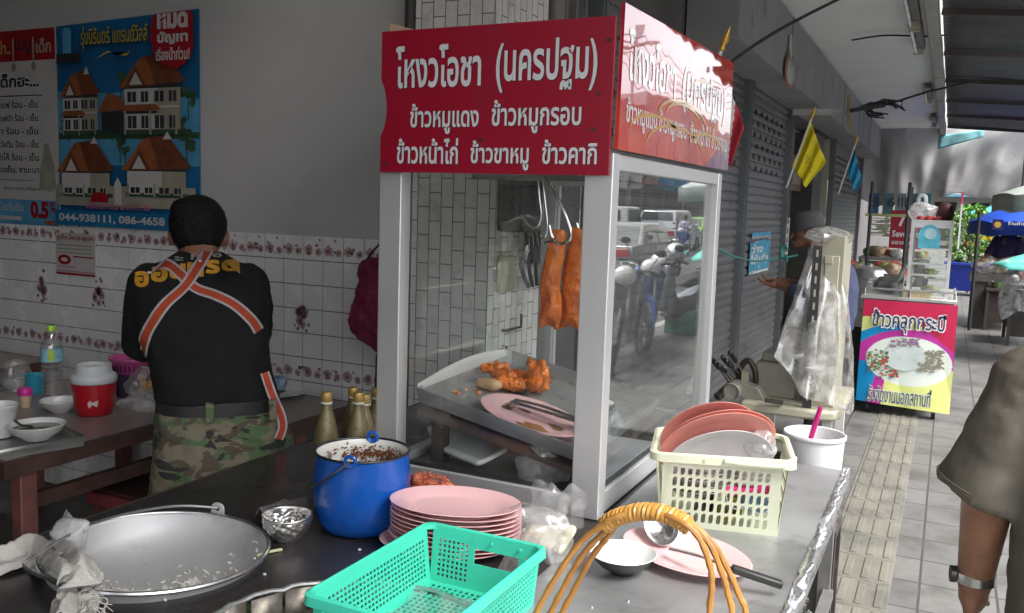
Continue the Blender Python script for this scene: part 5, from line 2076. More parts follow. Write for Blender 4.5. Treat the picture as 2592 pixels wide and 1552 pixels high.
blobs(b, hand((.14, .37, 1.05), (-.35, .9, -.2), -1, 1, .5), 8)
b.obj('body', skin, ck, remesh=.0065, sm=5)
b = B()
b.sph((-.005, .172, 1.500), (.087, .106, .100), 32)
b.sph((-.005, .150, 1.462), (.076, .082, .062), 24)
b.sph((-.03, .14, 1.55), (.055, .06, .04), 16)
b.obj('hair', hairm, ck, remesh=.005, sm=4, disp=.007, dscale=.012)
b = B()
rings(b, [(.938, .052, .0, .184, .131), (.965, .05, .0, .179, .128), (1.0, .04, .005, .172, .13), (1.10, .025, .02, .178, .138), (1.2, .01, .04, .190, .135), (1.28, 0, .06, .194, .122), (1.335, 0, .08, .178, .105), (1.37, 0, .10, .135, .088), (1.395, 0, .118, .092, .072), (1.413, 0, .132, .068, .062)])
blobs(b, [((-.138, .075, 1.31), (-.155, .115, 1.16), .068, .066), ((.138, .075, 1.31), (.155, .12, 1.16), .068, .066), ((-.155, .115, 1.16), (-.16, .135, 1.10), .064, .066), ((.155, .12, 1.16), (.16, .15, 1.13), .062, .06)], 24)
shirt = b.obj('t_shirt', mat('black_cotton', (.0095, .0095, .010), .9, var=.3, vs=20, bump=.8, bs=9, spec=.3), ck, remesh=.011, sm=4, disp=.022, dscale=.11)


def project(b, name, mats, parent, target, off=.003, label=None):
    o = b.obj(name, mats, parent, smooth=0, label=label)
    md = o.modifiers.new('lie_on', 'SHRINKWRAP')
    md.target = target
    md.wrap_method = 'PROJECT'
    md.wrap_mode = 'ABOVE_SURFACE'
    md.use_project_y = True
    md.use_project_x = md.use_project_z = False
    md.use_positive_direction = True
    md.use_negative_direction = False
    md.offset = off
    return o


pb_ = frame((0, -.4, 0), (1, 0, 0), (0, 0, 1))
b = B()
for ch, x0, y0, x1, y1 in (('อ', 338, 690, 372, 652), ('อ', 376, 676, 416, 640), ('น', 420, 668, 458, 632), ('ท', 462, 662, 502, 628), ('ร', 506, 655, 541, 622), ('ด', 545, 650, 590, 622)):
    b.text(ch, kx(x0), kz(y0), kx(x1) - kx(x0), kz(y1) - kz(y0), 0, pb_, .05)
for ch, x0, y0, x1, y1 in (('ะ', 430, 626, 452, 616), ('กับ', 470, 622, 518, 602), ('อ', 522, 616, 545, 606)):
    b.text(ch, kx(x0), kz(y0), kx(x1) - kx(x0), kz(y1) - kz(y0), 1, pb_, .03)
bmx = bmesh.new()
project(b, 'shirt_print', [mat('print_yellow', (.52, .26, .015), .8, var=.1, vs=40), mat('print_grey', (.25, .25, .25), .8)], ck, shirt, .003)
strap_m = [mat('strap_orange', (.40, .052, .016), .8, var=.15, vs=60, bump=.4, bs=300), mat('strap_edge', (.42, .40, .43), .8, var=.1, vs=80, bump=.5, bs=300)]


def strap(path, w, name, off=.005, free=False, yfn=None):
    sp = smoothpath([Vector((kx(x), 0, kz(y))) for x, y in path], 10)
    b = B()
    n = len(sp)
    us = [-1, -.62, -.62, .62, .62, 1]
    for i in range(n):
        d = (sp[min(n - 1, i + 1)] - sp[max(0, i - 1)]).normalized()
        q = Vector((-d.z, 0, d.x))
        for u in us:
            p = sp[i] + q * u * w / 2
            b.v.append((p.x, yfn(i / n) if yfn else -.4, p.z))
    for i in range(n - 1):
        for j, mm in ((0, 1), (2, 0), (4, 1)):
            b.f.append((i * 6 + j, i * 6 + j + 1, i * 6 + 6 + j + 1, i * 6 + 6 + j))
            b.m.append(mm)
    if free:
        return b.obj(name, strap_m, ck, smooth=0, solid=.002)
    return project(b, name, strap_m, ck, shirt, off)


strap([(392, 634), (420, 638), (450, 660), (485, 690), (530, 706), (575, 730), (615, 768), (634, 800)], .031, 'strap', .005)
strap([(512, 600), (490, 640), (455, 690), (415, 728), (385, 775), (368, 815), (360, 860)], .031, 'strap', .0085)
strap([(650, 905), (668, 960), (688, 1010), (694, 1045), (684, 1078)], .027, 'strap_tail', 0, True, lambda t: -.085 - .03 * math.sin(t * 2))
b = B()
rings(b, [(.930, .055, 0, .172, .116), (.89, .06, 0, .182, .124), (.80, .07, 0, .205, .135), (.70, .07, 0, .205, .135), (.66, .07, 0, .2, .125)])
blobs(b, [((-.035, 0, .70), (-.055, .01, .12), .112, .09), ((.165, 0, .70), (.19, .01, .12), .112, .09)], 24)
camo = camo_mat()
pants = b.obj('trousers', camo, ck, remesh=.011, sm=5, disp=.028, dscale=.10)
b = B()
rings(b, [(.905, .055, 0, .180, .124), (.948, .055, 0, .178, .123)])
b.obj('belt', mat('belt_black', (.018, .017, .017), .5), ck)
for x in (.03, .205):
    b = B()
    b.box(x - .012, x + .012, -.14, -.112, .892, .955)
    b.obj('belt_loop', camo, ck, bevel=.004)
for x0, x1 in ((-.10, .02), (.10, .235)):
    b = B()
    b.grid(lambda u, v: (x0 + (x1 - x0) * u, -.4, .90 - .012 * u - (.055 + .018 * math.sin(PI * u)) * v), 16, 8)
    o = project(b, 'pocket_flap', camo, ck, pants, .006)

# ---- the man passing in the foreground
mp_ = thing('person', 'man in a brown polo shirt walking past on the right, seen from behind', 'person', (.352, 1.90, 0), R(-9))
mp_.scale = (1, 1, 1.0)
kx2 = lambda px: (px - 2680) / 1219
b = B()
blobs(b, [((-.17, 0, 1.30), (-.245, -.02, 1.08), .058, .052), ((-.245, -.02, 1.08), (-.262, .045, .865), .049, .033), ((.17, 0, 1.30), (.25, .02, 1.08), .055, .047), ((.25, .02, 1.08), (.26, .1, .87), .043, .029),
          ((0, -.01, 1.34), (0, .02, 1.43), .058, .055), ((0, 0, 1.22), (0, 0, .9), .09, .10), ((-.1, 0, .8), (-.1, .03, .48), .085, .06), ((-.1, .03, .48), (-.1, -.02, .08), .056, .04), ((.1, 0, .85), (.1, .12, .48), .085, .06), ((.1, .12, .48), (.1, .05, .08), .056, .04),
          ('s', (0, .045, 1.54), (.076, .098, .115)), ('s', (0, .14, 1.52), (.012, .018, .022)), ('s', (-.08, .05, 1.53), (.012, .02, .03)), ('s', (.08, .05, 1.53), (.012, .02, .03)), ((-.1, -.03, .05), (-.1, .13, .03), .035, .028), ((.1, .05, .05), (.1, .2, .03), .035, .028)])
blobs(b, hand((-.262, .045, .865), (-.02, .2, -.95), -1, 1.05, .35, (1, 0, 0)), 8)
blobs(b, hand((.26, .1, .87), (.02, .25, -.95), 1, 1.05, .35, (-1, 0, 0)), 8)
b.obj('body', skin, mp_, remesh=.007, sm=5)
b = B()
b.sph((0, .03, 1.565), (.083, .104, .105), 28)
b.sph((0, .0, 1.51), (.07, .075, .06), 20)
b.obj('hair', hairm, mp_, remesh=.008, sm=3, disp=.01, dscale=.02)
b = B()
rings(b, [(.70, .0, 0, .20, .135), (.80, 0, 0, .20, .14), (.95, .0, 0, .202, .145), (1.1, 0, 0, .204, .145), (1.22, 0, 0, .212, .135), (1.31, 0, 0, .21, .118), (1.37, 0, 0, .165, .10), (1.40, 0, .005, .10, .08), (1.425, 0, .01, .068, .066)])
b.sph((-.165, 0, 1.305), (.085, .082, .08), 24)
b.sph((.165, 0, 1.305), (.085, .082, .08), 24)
b.cyl((-.175, 0, 1.30), (-.266, -.015, 1.06), .082, .082, 28)
b.cyl((.175, 0, 1.30), (.264, .012, 1.06), .082, .082, 28)
polo = mat('brown_polo', (.125, .112, .09), .9, var=.1, vs=9, bump=.5, bs=10, dirt=(.105, .095, .075), ds=3, dt=.55, spec=.2)
b.obj('polo_shirt', polo, mp_, remesh=.008, sm=3, disp=.026, dscale=.10)
b = B()
for x, dx, y in ((-.262, -.266, -.0142), (.26, .264, .0115)):
    for dz in (.014, .020):
        c_ = Vector((x, y, 1.06 + dz))
        ax = Vector((dx - (.175 if dx > 0 else -.175), y, -.24)).normalized()
        e1_ = ax.cross(Vector((0, 1, 0))).normalized()
        e2_ = ax.cross(e1_)
        b.tube([c_ + (e1_ * math.cos(2 * PI * i / 40) + e2_ * math.sin(2 * PI * i / 40)) * .0835 for i in range(40)], .0012, n=5, closed=True)
b.obj('sleeve_hem', mat('hem_thread', (.10, .085, .065), .9), mp_)
b = B()
rings(b, [(.86, 0, 0, .178, .128), (.72, 0, 0, .188, .13)])
blobs(b, [((-.095, 0, .75), (-.1, .02, .1), .098, .08), ((.095, 0, .75), (.1, .1, .1), .098, .08)], 20)
b.obj('trousers', mat('dark_trousers', (.03, .03, .035), .85), mp_, remesh=.014, sm=4)
wt = B()
wc = Vector((-.262, .04, .882))
wt.lathe([(.036, -.010), (.039, -.010), (.039, .010), (.036, .010), (.036, -.010)], 28, c=wc)
wt.obj('watch_band', mat('watch_steel', (.5, .5, .48), .25, .9), mp_)
b = B()
b.cyl(wc + Vector((-.034, -.012, 0)), wc + Vector((-.043, -.015, 0)), .017, n=20)
b.obj('watch_face', mat('watch_dark', (.03, .03, .03), .2), mp_)

# ---- the capped man at the key cutting cart
cp0 = PY(2012, 600, 6.5)
cm = thing('person', 'man in a round grey cap bent over his hands beside the shutters', 'person', (cp0.x, 6.5, 0), R(90))
ky = lambda px: -(px - 2012) / 339
kz3 = lambda py: 1.6 - (py - 519) / 339
b = B()
blobs(b, [((.19, .02, 1.30), (.21, .10, 1.07), .05, .042), ((.21, .10, 1.07), (.07, .32, 1.12), .04, .028), ((-.19, .02, 1.30), (-.21, .10, 1.06), .05, .042), ((-.21, .10, 1.06), (-.05, .33, 1.10), .04, .028),
          ((0, .05, 1.32), (0, .13, 1.43), .055, .05), ((0, .0, 1.2), (0, -.02, .9), .09, .10), ((-.09, 0, .85), (-.09, .03, .47), .085, .06), ((-.09, .03, .47), (-.09, -.02, .08), .056, .04), ((.09, 0, .85), (.09, .03, .47), .085, .06), ((.09, .03, .47), (.09, -.02, .08), .056, .04),
          ('s', (0, .165, 1.49), (.072, .09, .10)), ((0, .20, 1.42), (0, .225, 1.395), .045, .03), ((0, .252, 1.475), (0, .278, 1.435), .010, .014), ('s', (0, .255, 1.402), (.02, .01, .005)), ('s', (-.072, .15, 1.47), (.012, .022, .032)), ('s', (.072, .15, 1.47), (.012, .022, .032)),
          ((-.09, -.02, .05), (-.09, .13, .03), .035, .028), ((.09, -.02, .05), (.09, .13, .03), .035, .028)])
blobs(b, hand((.07, .32, 1.12), (-.25, .9, .0), -1, 1.05, .45, (0, 0, 1)), 8)
blobs(b, hand((-.05, .33, 1.10), (.15, .95, .02), 1, 1.05, .35, (0, 0, 1)), 8)
b.obj('body', skin2, cm, remesh=.0055, sm=3)
b = B()
for s_ in (-1, 1):
    b.sph((s_ * .032, .243, 1.478), (.011, .006, .005), 10)
    b.tube([(s_ * .05, .238, 1.497), (s_ * .03, .25, 1.502), (s_ * .015, .248, 1.499)], .004, n=6)
b.tube([(-.018, .262, 1.408), (0, .266, 1.409), (.018, .262, 1.408)], .0028, n=6)
b.obj('face_features', mat('eye_dark', (.015, .01, .01), .3), cm)
b = B()
Mc = Matrix.Translation((0, .158, 1.515)) @ Matrix.Rotation(R(-14), 4, 'X')
b.lathe([(.093, -.018), (.096, .0), (.094, .05), (.088, .085), (.075, .098), (.04, .106), (.001, .108)], 36, M=Mc @ Matrix.Diagonal((.9, 1.1, 1, 1)))
b.obj('cap', mat('cap_grey', (.065, .065, .07), .8, var=.12, bump=.3, bs=90), cm, solid=.003, smooth=50)
b = B()
b.sph((0, .10, 1.475), (.072, .06, .055), 20)
b.obj('hair', hairm, cm, disp=.008, dscale=.02)
b = B()
rings(b, [(.82, 0, -.03, .19, .15), (.95, 0, -.03, .195, .165), (1.1, 0, -.03, .205, .165), (1.22, 0, -.02, .21, .15), (1.30, 0, .01, .19, .12), (1.35, 0, .05, .13, .09), (1.38, 0, .085, .07, .07)])
blobs(b, [((.16, .0, 1.28), (.215, .09, 1.08), .072, .062), ((-.16, 0, 1.28), (-.215, .09, 1.07), .072, .062), ((.215, .09, 1.08), (.15, .2, 1.09), .06, .052), ((-.215, .09, 1.07), (-.15, .2, 1.08), .06, .052)], 20)
b.obj('jacket', mat('navy_jacket', (.045, .055, .115), .8, var=.15, vs=6, bump=.5, bs=12), cm, remesh=.010, sm=4, disp=.02, dscale=.1)
b = B()
rings(b, [(.9, 0, 0, .172, .125), (.75, 0, 0, .18, .13)])
blobs(b, [((-.088, 0, .78), (-.09, .01, .1), .095, .08), ((.088, 0, .78), (.09, .01, .1), .095, .08)], 20)
b.obj('trousers', mat('dark_trousers', (.03, .03, .035), .85), cm, remesh=.014, sm=3)
b = B()
p_ = Vector((.0, .40, 1.135))
b.box(-.012, .012, .385, .45, 1.128, 1.136)
b.obj('key', mat('key_brass', (.5, .45, .3), .3, .9), cm)


def simple_person(label, loc, rz, shirt_c, pants_c, sitting=False, group=None, hatc=None, lean=0, h=0.0):
    """a person far off: one fused body, hair, shirt and trousers"""
    t = thing('person', label, 'person', loc, rz, group)
    dz = -.38 if sitting else 0
    f = lean
    b = B()
    leg_ = [((-.09, 0, .85 + dz), (-.10, .40, .52), .08, .06), ((-.10, .40, .52), (-.1, .38, .1), .055, .04), ((.09, 0, .85 + dz), (.1, .40, .52), .08, .06), ((.1, .40, .52), (.1, .38, .1), .055, .04)] if sitting else [((-.09, 0, .85), (-.09, .02, .48), .08, .06), ((-.09, .02, .48), (-.09, 0, .08), .055, .04), ((.09, 0, .85), (.09, .02, .48), .08, .06), ((.09, .02, .48), (.09, 0, .08), .055, .04)]
    blobs(b, leg_ + [((-.18, f, 1.32 + dz), (-.23, .06 + f, 1.08 + dz), .05, .042), ((-.23, .06 + f, 1.08 + dz), (-.15, .3 + f, 1.05 + dz), .04, .03), ((.18, f, 1.32 + dz), (.23, .06 + f, 1.08 + dz), .05, .042), ((.23, .06 + f, 1.08 + dz), (.15, .3 + f, 1.05 + dz), .04, .03), ((0, f, 1.35 + dz), (0, .02 + f, 1.45 + dz), .055, .052), ((0, f, 1.28 + dz), (0, 0, .88 + dz), .12, .13), ('s', (0, .04 + f, 1.55 + dz), (.075, .095, .112)), ('s', (0, .135 + f, 1.53 + dz), (.012, .018, .02))], 12)
    blobs(b, hand((-.15, .3 + f, 1.05 + dz), (.3, .9, -.1), 1, 1, .6), 6)
    blobs(b, hand((.15, .3 + f, 1.05 + dz), (-.3, .9, -.1), -1, 1, .6), 6)
    b.obj('body', skin2, t, remesh=.011, sm=3)
    b = B()
    b.sph((0, .025 + f, 1.575 + dz), (.088, .108, .105), 20)
    b.obj('helmet' if hatc else 'hair', mat('hat_%d' % int(hatc[0] * 99), hatc, .3) if hatc else hairm, t)
    b = B()
    rings(b, [(.84 + dz, 0, 0, .18, .13), (1.0 + dz, 0, f * .4, .18, .135), (1.2 + dz, 0, f * .8, .2, .13), (1.32 + dz, 0, f, .185, .11), (1.38 + dz, 0, f, .1, .08), (1.41 + dz, 0, f, .06, .06)], 20)
    blobs(b, [((-.16, f, 1.31 + dz), (-.225, .05 + f, 1.12 + dz), .068, .065), ((.16, f, 1.31 + dz), (.225, .05 + f, 1.12 + dz), .068, .065)], 12)
    b.obj('shirt', mat('shirt_%02d%02d%02d' % tuple(int(c * 99) for c in shirt_c), shirt_c, .85, bump=.3, bs=15), t, remesh=.016, sm=3, disp=.02, dscale=.1)
    b = B()
    blobs(b, [(q[0], q[1], q[2] + .018, q[3] + .02) for q in leg_] + [('s', (0, 0, .87 + dz), (.17, .125, .1))], 12)
    b.obj('trousers', mat('pants_%02d%02d%02d' % tuple(int(c * 99) for c in pants_c), pants_c, .85), t, remesh=.016, sm=3)
    return t


# ================================================================ TABLES AND THINGS LEFT OF THE COUNTER
lam = mat('table_laminate', (.20, .165, .155), .3, var=.12, vs=5, dirt=(.26, .12, .11), ds=4, dt=.6)
wd_ = mat('table_wood', (.055, .028, .022), .5, var=.3, vs=12, bump=.2)
lg_ = mat('table_leg_wood', (.13, .05, .042), .55, var=.25, vs=14)


def table(x0, x1, y0, y1, z, label):
    t = thing('dining_table', label, 'table', ((x0 + x1) / 2, (y0 + y1) / 2, .03))
    b = B()
    b.box(x0 + .02, x1 - .02, y0 + .02, y1 - .02, z - .02, z)
    b.obj('tabletop', lam, t, W=True)
    b = B()
    for q in ((x0, x1, y0, y0 + .02), (x0, x1, y1 - .02, y1), (x0, x0 + .02, y0 + .02, y1 - .02), (x1 - .02, x1, y0 + .02, y1 - .02)):
        b.box(*q, z - .055, z - .002)
    b.obj('edging', wd_, t, W=True)
    for x in (x0 + .05, x1 - .05):
        for y in (y0 + .1, y1 - .1):
            b = B()
            b.box(x - .025, x + .025, y - .03, y + .03, .03, z - .05)
            b.obj('leg', lg_, t, W=True, bevel=.004)
    for x in (x0 + .05, x1 - .05):
        b = B()
        b.box(x - .015, x + .015, y0 + .13, y1 - .13, z - .19, z - .14)
        b.obj('rail', wd_, t, W=True)
    b = B()
    b.box(x0 + .08, x1 - .08, y0 + .085, y0 + .115, z - .4, z - .35)
    b.obj('stretcher', wd_, t, W=True)
    return t


table(-3.55, -2.585, 1.74, 3.06, .75, 'dark edged folding table with the red cooler jug and soup tray')
table(-4.95, -3.94, 1.5, 2.95, .76, 'second dark edged table behind the water bottle at the left')
table(-2.56, -2.2, 2.62, 3.08, .74, 'small table against the tiles at the right of the cook')
# red stool
stl = thing('stool', 'dark wooden stool with a red front rail under the tables', 'stool', (-2.45, 2.25, .03))
q = PZ(335, 1200, .42)
b = B()
b.box(q.x - .14, q.x + .14, q.y - .1, q.y + .3, .43, .46)
b.obj('seat', mat('seat_brown', (.06, .025, .022), .6), stl, W=True)
b = B()
b.box(q.x - .145, q.x + .145, q.y - .125, q.y - .1, .40, .45)
b.obj('rail', mat('rail_red', (.20, .04, .05), .5), stl, W=True, bevel=.006)
for x in (-.12, .12):
    for y in (-.08, .28):
        b = B()
        b.box(q.x + x - .018, q.x + x + .018, q.y + y - .018, q.y + y + .018, .03, .43)
        b.obj('leg', lg_, stl, W=True)
TB = .75
# red cooler jug
c = (PZ(170, 1010, TB) + PZ(260, 1010, TB)) / 2 + Vector((-.03, .05, 0))
cj = thing('cooler_jug', 'red picnic cooler jug with a white lid on the table', 'jug', c)
b = B()
b.lathe([(.001, 0), (.058, 0), (.064, .006), (.072, .04), (.079, .11), (.080, .125)], 48)
b.lathe([(.074, .126), (.001, .126)], 24)
b.prism([(-.018, .0), (-.006, .018), (.004, .006), (.02, .012), (.016, -.014), (.0, -.004), (-.012, -.018)], .0015, 1, frame((.052, -.050, .055), (.69, .72, 0), (.05, 0, 1)))
b.obj('body', [mat('jug_red', (.36, .006, .015), .35, var=.1, vs=5, coat=.2), mat('sticker_white', (.5, .4, .4), .5)], cj, smooth=50)
b = B()
b.lathe([(.080, .126), (.083, .13), (.083, .148), (.078, .156), (.066, .162), (.064, .175), (.064, .188), (.061, .194), (.056, .192), (.054, .182), (.001, .182)], 48)
b.obj('lid', mat('lid_white', (.52, .54, .56), .4, var=.05), cj, smooth=40)
# water bottle
c = PZ(128, 968, TB)
wb_ = thing('water_bottle', 'clear plastic water bottle with lime cap and pale blue label', 'bottle', c)
b = B()
prof = [(.001, .0), (.036, .0), (.040, .006)]
for i in range(9):
    z = .012 + i * .016
    prof += [(.041, z), (.037, z + .008)]
prof += [(.041, .16), (.041, .215), (.038, .235), (.024, .262), (.0135, .275), (.0135, .285)]
b.lathe(prof, 40)
b.obj('shell', film_mat('pet_clear', clear=.8, milk=.12, gloss=.25, rough=.06), wb_, smooth=30)
b = B()
b.lathe([(.0418, .162), (.0418, .214)], 40, a0=-2.6, a1=2.2)
b.lathe([(.0419, .168), (.0419, .21)], 12, 1, a0=-1.0, a1=-.4)
b.obj('label', [mat('label_cyan', (.20, .42, .52), .4, var=.2, vs=40), mat('label_lime', (.35, .5, .06), .4)], wb_)
b = B()
b.lathe([(.016, .284), (.016, .303), (.014, .306), (.001, .306)], 24)
b.obj('cap', mat('cap_lime', (.30, .55, .03), .4), wb_)
# steel tray with soup bowl
c0, cN = PZ(207, 1055, TB + .035), PZ(0, 1088, TB + .035)
e1 = (cN - c0).normalized()
e2 = Vector((e1.y, -e1.x, 0))
if e2.x > 0:
    e2 = -e2
b, _q = tray_mesh(c0, c0 + e1 * .42, e2 * .34, .034, .006)
t = thing('steel_tray', 'square steel tray at the corner of the near table', 'tray', (c0.x, c0.y, TB))
b.obj('pan', mat('tray_steel', (.42, .42, .40), .35, .8, var=.2, dirt=(.25, .24, .21), ds=8), t, W=True, solid=.003)
cw_ = mat('crockery_white', (.58, .59, .58), .25, var=.03, coat=.3)


def bowl(px, py, r, h, name, label, cat='bowl', z=TB, m=cw_, fill=None):
    c = PZ(px, py, z)
    t = thing(name, label, cat, c)
    b = B()
    b.lathe([(.001, .0), (r * .45, 0), (r * .5, .006), (r * .85, h * .55), (r, h), (r * .97, h + .002), (r * .82, h * .58), (r * .45, .012), (.001, .01)], 44)
    b.obj('shell', m, t, smooth=50)
    if fill:
        b = B()
        b.disc((0, 0, h * .72), r * .885, 44)
        b.obj('soup', fill, t, smooth=0)
    return t


t = bowl(90, 1062, .092, .052, 'soup_bowl', 'white bowl of brown soup standing on the steel tray', z=TB + .006, fill=mat('brown_soup', (.10, .075, .04), .12, var=.5, vs=30, dirt=(.2, .17, .09), ds=22, dt=.55))
b = B()
b.tube(smoothpath([(-.09, -.02, .058), (-.05, -.02, .045), (-.02, .0, .04)]), .004, n=6)
b.obj('spoon', mat('spoon_dark', (.03, .03, .03), .3), t)
bowl(146, 996, .075, .045, 'small_bowl', 'white bowl half hidden behind the red cooler jug')
c = PZ(2, 1055, TB + .006)
b = B()
b.lathe([(.001, 0), (.04, 0), (.055, .10), (.058, .103), (.058, .112), (.053, .112), (.05, .1), (.036, .01), (.001, .008)], 40)
solo(b, 'white_tub', 'white plastic tub at the left edge on the steel tray', 'tub', cw_, loc=c, smooth=45)
c = PZ(70, 972, TB)
b = B()
b.lathe([(.001, 0), (.034, 0), (.042, .075), (.043, .08), (.04, .08), (.032, .006), (.001, .005)], 36)
solo(b, 'blue_cup', 'sky blue plastic cup behind the pink lidded jar', 'cup', mat('cup_sky', (.02, .26, .38), .35), loc=c + Vector((-.12, .12, 0)), smooth=45)
jr = thing('spice_jar', 'little cream jar with a bright pink lid', 'jar', PZ(62, 985, TB))
b = B()
b.lathe([(.001, 0), (.019, 0), (.021, .025), (.024, .045), (.022, .05), (.001, .05)], 28)
b.obj('glass', mat('jar_cream', (.5, .36, .25), .4), jr)
b = B()
b.lathe([(.026, .048), (.027, .052), (.027, .068), (.022, .076), (.001, .077)], 28)
b.obj('lid', mat('lid_pink', (.55, .02, .28), .35), jr)
b = B()
crumple(b, (0, 0, .06), .05, .05, .06, 2, 26, 16, .3)
solo(b, 'plastic_bag', 'dim clear plastic bag at the left edge behind the white tub', 'bag', film, loc=PZ(20, 965, TB) + Vector((-.1, .1, 0)), smooth=70)
# bags and pink basket beside the cook
b = B()
c = PZ(330, 985, TB)
crumple(b, (c.x, c.y + .06, TB + .07), .10, .09, .075, 23, 40, 26, .3)
solo(b, 'plastic_bag', 'clear plastic bag with purple shallots beside the cook', 'bag', film_mat('bag_veg', clear=.6, milk=.3, gloss=.12), smooth=70)
for k in range(14):
    r_ = random.Random(k + 50)
    b = B()
    b.sph((0, 0, 0), (.018, .016, .018), 12)
    b.cap((0, 0, .012), (.004, 0, .028), .006, .002)
    solo(b, 'shallot', 'purple shallot inside the clear bag by the cook', 'vegetable', mat('shallot_%d' % (k % 3), ((.12, .05, .10), (.3, .22, .18), (.35, .2, .05))[k % 3], .4, var=.3), 'shallots in the bag', loc=(c.x + r_.uniform(-.07, .07), c.y + .06 + r_.uniform(-.06, .06), TB + .03 + r_.uniform(0, .09)))
b = B()
crumple(b, (c.x + .03, c.y - .0, TB + .02), .12, .07, .025, 29, 36, 16, .3)
solo(b, 'paper_sheet', 'pale sheet of plastic spread on the table by the cook', 'plastic sheet', film_mat('sheet_pale', clear=.3, milk=.6, gloss=.08), smooth=70)
pk = thing('pink_basket', 'small pink plastic basket by the cook\'s left hand', 'basket', PZ(325, 900, TB + .1))
b = B()
b.lathe([(.075, 0), (.085, .04), (.092, .055), (.10, .058), (.10, .066), (.09, .066), (.082, .045), (.072, .004), (.001, .003)], 40)
b.obj('shell', mat('pink_plastic', (.50, .075, .28), .4, var=.06), pk, smooth=40)
b = B()
for i in range(30):
    t = 2 * PI * i / 30
    b.box(-.003, .003, -.002, .003, .012, .042, 0, Matrix.Rotation(t, 4, 'Z') @ Matrix.Translation((0, .0815, 0)))
b.obj('slots', mat('slot_dark', (.1, .02, .06), .6), pk)
bk2 = B()
bk2.lathe([(.001, 0), (.07, 0), (.08, .095), (.001, .1)], 24)
solo(bk2, 'box', 'dark tub of greens under the pink basket', 'tub', mat('tub_purple', (.06, .035, .08), .6, var=.4, vs=20), loc=PZ(325, 900, TB + .1) - Vector((0, 0, .1)))
# plate right of the cook, wet packs
c = PZ(672, 958, .74)
o = put(rplate(.12, .02), 'white_plate', 'white plate on the little table at the right of the cook', cw_, Vector((c.x, c.y, .74)), 0, 0, 'plate')
b = B()
crumple(b, (0, 0, .03), .035, .03, .035, 44, 24, 14, .3)
solo(b, 'snack_packet', 'blue and white packet on the plate behind the cook\'s elbow', 'packet', mat('packet_blue', (.25, .33, .5), .3, var=.9, vs=25), loc=Vector((c.x - .02, c.y + .02, .765)), smooth=70)
# maroon bag hung by the pillar
hb = thing('shoulder_bag', 'maroon cloth shoulder bag hung on a hook by the pillar', 'bag', PY(890, 740, 2.98))
b = B()
pts = [(895, 625), (870, 632), (862, 660), (845, 720), (834, 770), (846, 806), (880, 838), (918, 860), (938, 856), (950, 800), (950, 690), (940, 630)]
P3 = [PY(x, y, 2.93) for x, y in pts]
b.prism([(p.x, p.z) for p in P3], .11, 0, Matrix(((1, 0, 0, 0), (0, 0, -1, 3.05), (0, 1, 0, 0), (0, 0, 0, 1))))
b.obj('pouch', mat('maroon_cloth', (.13, .006, .036), .8, var=.35, vs=9, bump=.8, bs=18), hb, W=True, remesh=.008, sm=6, disp=.05, dscale=.07)
b = B()
b.tube(smoothpath([PY(885, 632, 2.95), PY(905, 605, 2.97), PY(928, 585, 3.02), PY(938, 600, 2.97), PY(942, 630, 2.95)]), .010, n=8, flat=.4)
b.obj('strap', mat('strap_black', (.02, .018, .02), .7), hb, W=True)
b = B()
b.tube(smoothpath([PY(916, 858, 2.99), PY(915, 900, 3.0), PY(912, 985, 3.02)]), .012, n=8)
b.obj('dangling_strap', mat('strap_black', (.02, .018, .02), .7), hb, W=True)

# ================================================================ POSTERS ON THE SHOP WALL
def wall_at(x, y):
    p = PY(x, y, YW - .012)
    return p.x, p.z


pq = frame((0, YW - .012, 0), (1, 0, 0), (0, 0, 1))
PM = [mat('poster_blue', (.012, .10, .24), .35, var=.25, vs=2), mat('poster_white', (.42, .41, .40), .45, var=.06), mat('poster_red', (.26, .008, .016), .4, var=.1), mat('poster_roof', (.22, .07, .025), .5, var=.25, vs=20), mat('poster_dark', (.025, .025, .03), .5), mat('poster_yellow', (.36, .30, .045), .45), mat('poster_green', (.03, .07, .035), .6, var=.4, vs=14), mat('poster_lightblue', (.07, .26, .42), .4, var=.2, vs=6), mat('poster_mauve', (.36, .12, .2), .5), mat('poster_ground', (.26, .25, .2), .6, var=.2, vs=10), mat('poster_strip', (.008, .12, .26), .4), mat('poster_beige', (.27, .25, .19), .5), mat('poster_roof_dark', (.12, .035, .015), .5, var=.25, vs=20)]
# housing poster: u, v in its own width and height
xa, za = wall_at(148, 543)
xb, zb_ = wall_at(481, 21)
pw, ph = xb - xa, zb_ - za
hp_ = thing('poster', 'big blue housing poster with orange roofed villas on the wall', 'poster', (xa, YW - .012, za))
b = B()
zt0 = wall_at(140, 64)[1]
b.add([(xa, YW - .012, za), (xb, YW - .012, wall_at(482, 552)[1]), (xb, YW - .012, zb_), (xa, YW - .012, zt0), (xa, YW - .008, za), (xb, YW - .008, wall_at(482, 552)[1]), (xb, YW - .008, zb_), (xa, YW - .008, zt0)], [(0, 1, 2, 3), (7, 6, 5, 4), (0, 4, 5, 1), (1, 5, 6, 2), (2, 6, 7, 3), (3, 7, 4, 0)])
b.obj('sheet', PM[0], hp_, W=True, smooth=0)
b = B()
LZ = [0]


def pp_(pts, m):
    LZ[0] += .00012
    b.poly([(xa + pw * u, za + ph * v, .0004 + LZ[0]) for u, v in pts], m, pq)


def rc(u0, v0, u1, v1, m):
    pp_([(u0, v0), (u1, v0), (u1, v1), (u0, v1)], m)


def pt_(s_, u0, v0, u1, v1, m, bold=.0):
    LZ[0] += .00012
    b.text(s_, xa + pw * u0, za + ph * v0, pw * (u1 - u0), ph * (v1 - v0), m, pq, bold, .0004 + LZ[0])


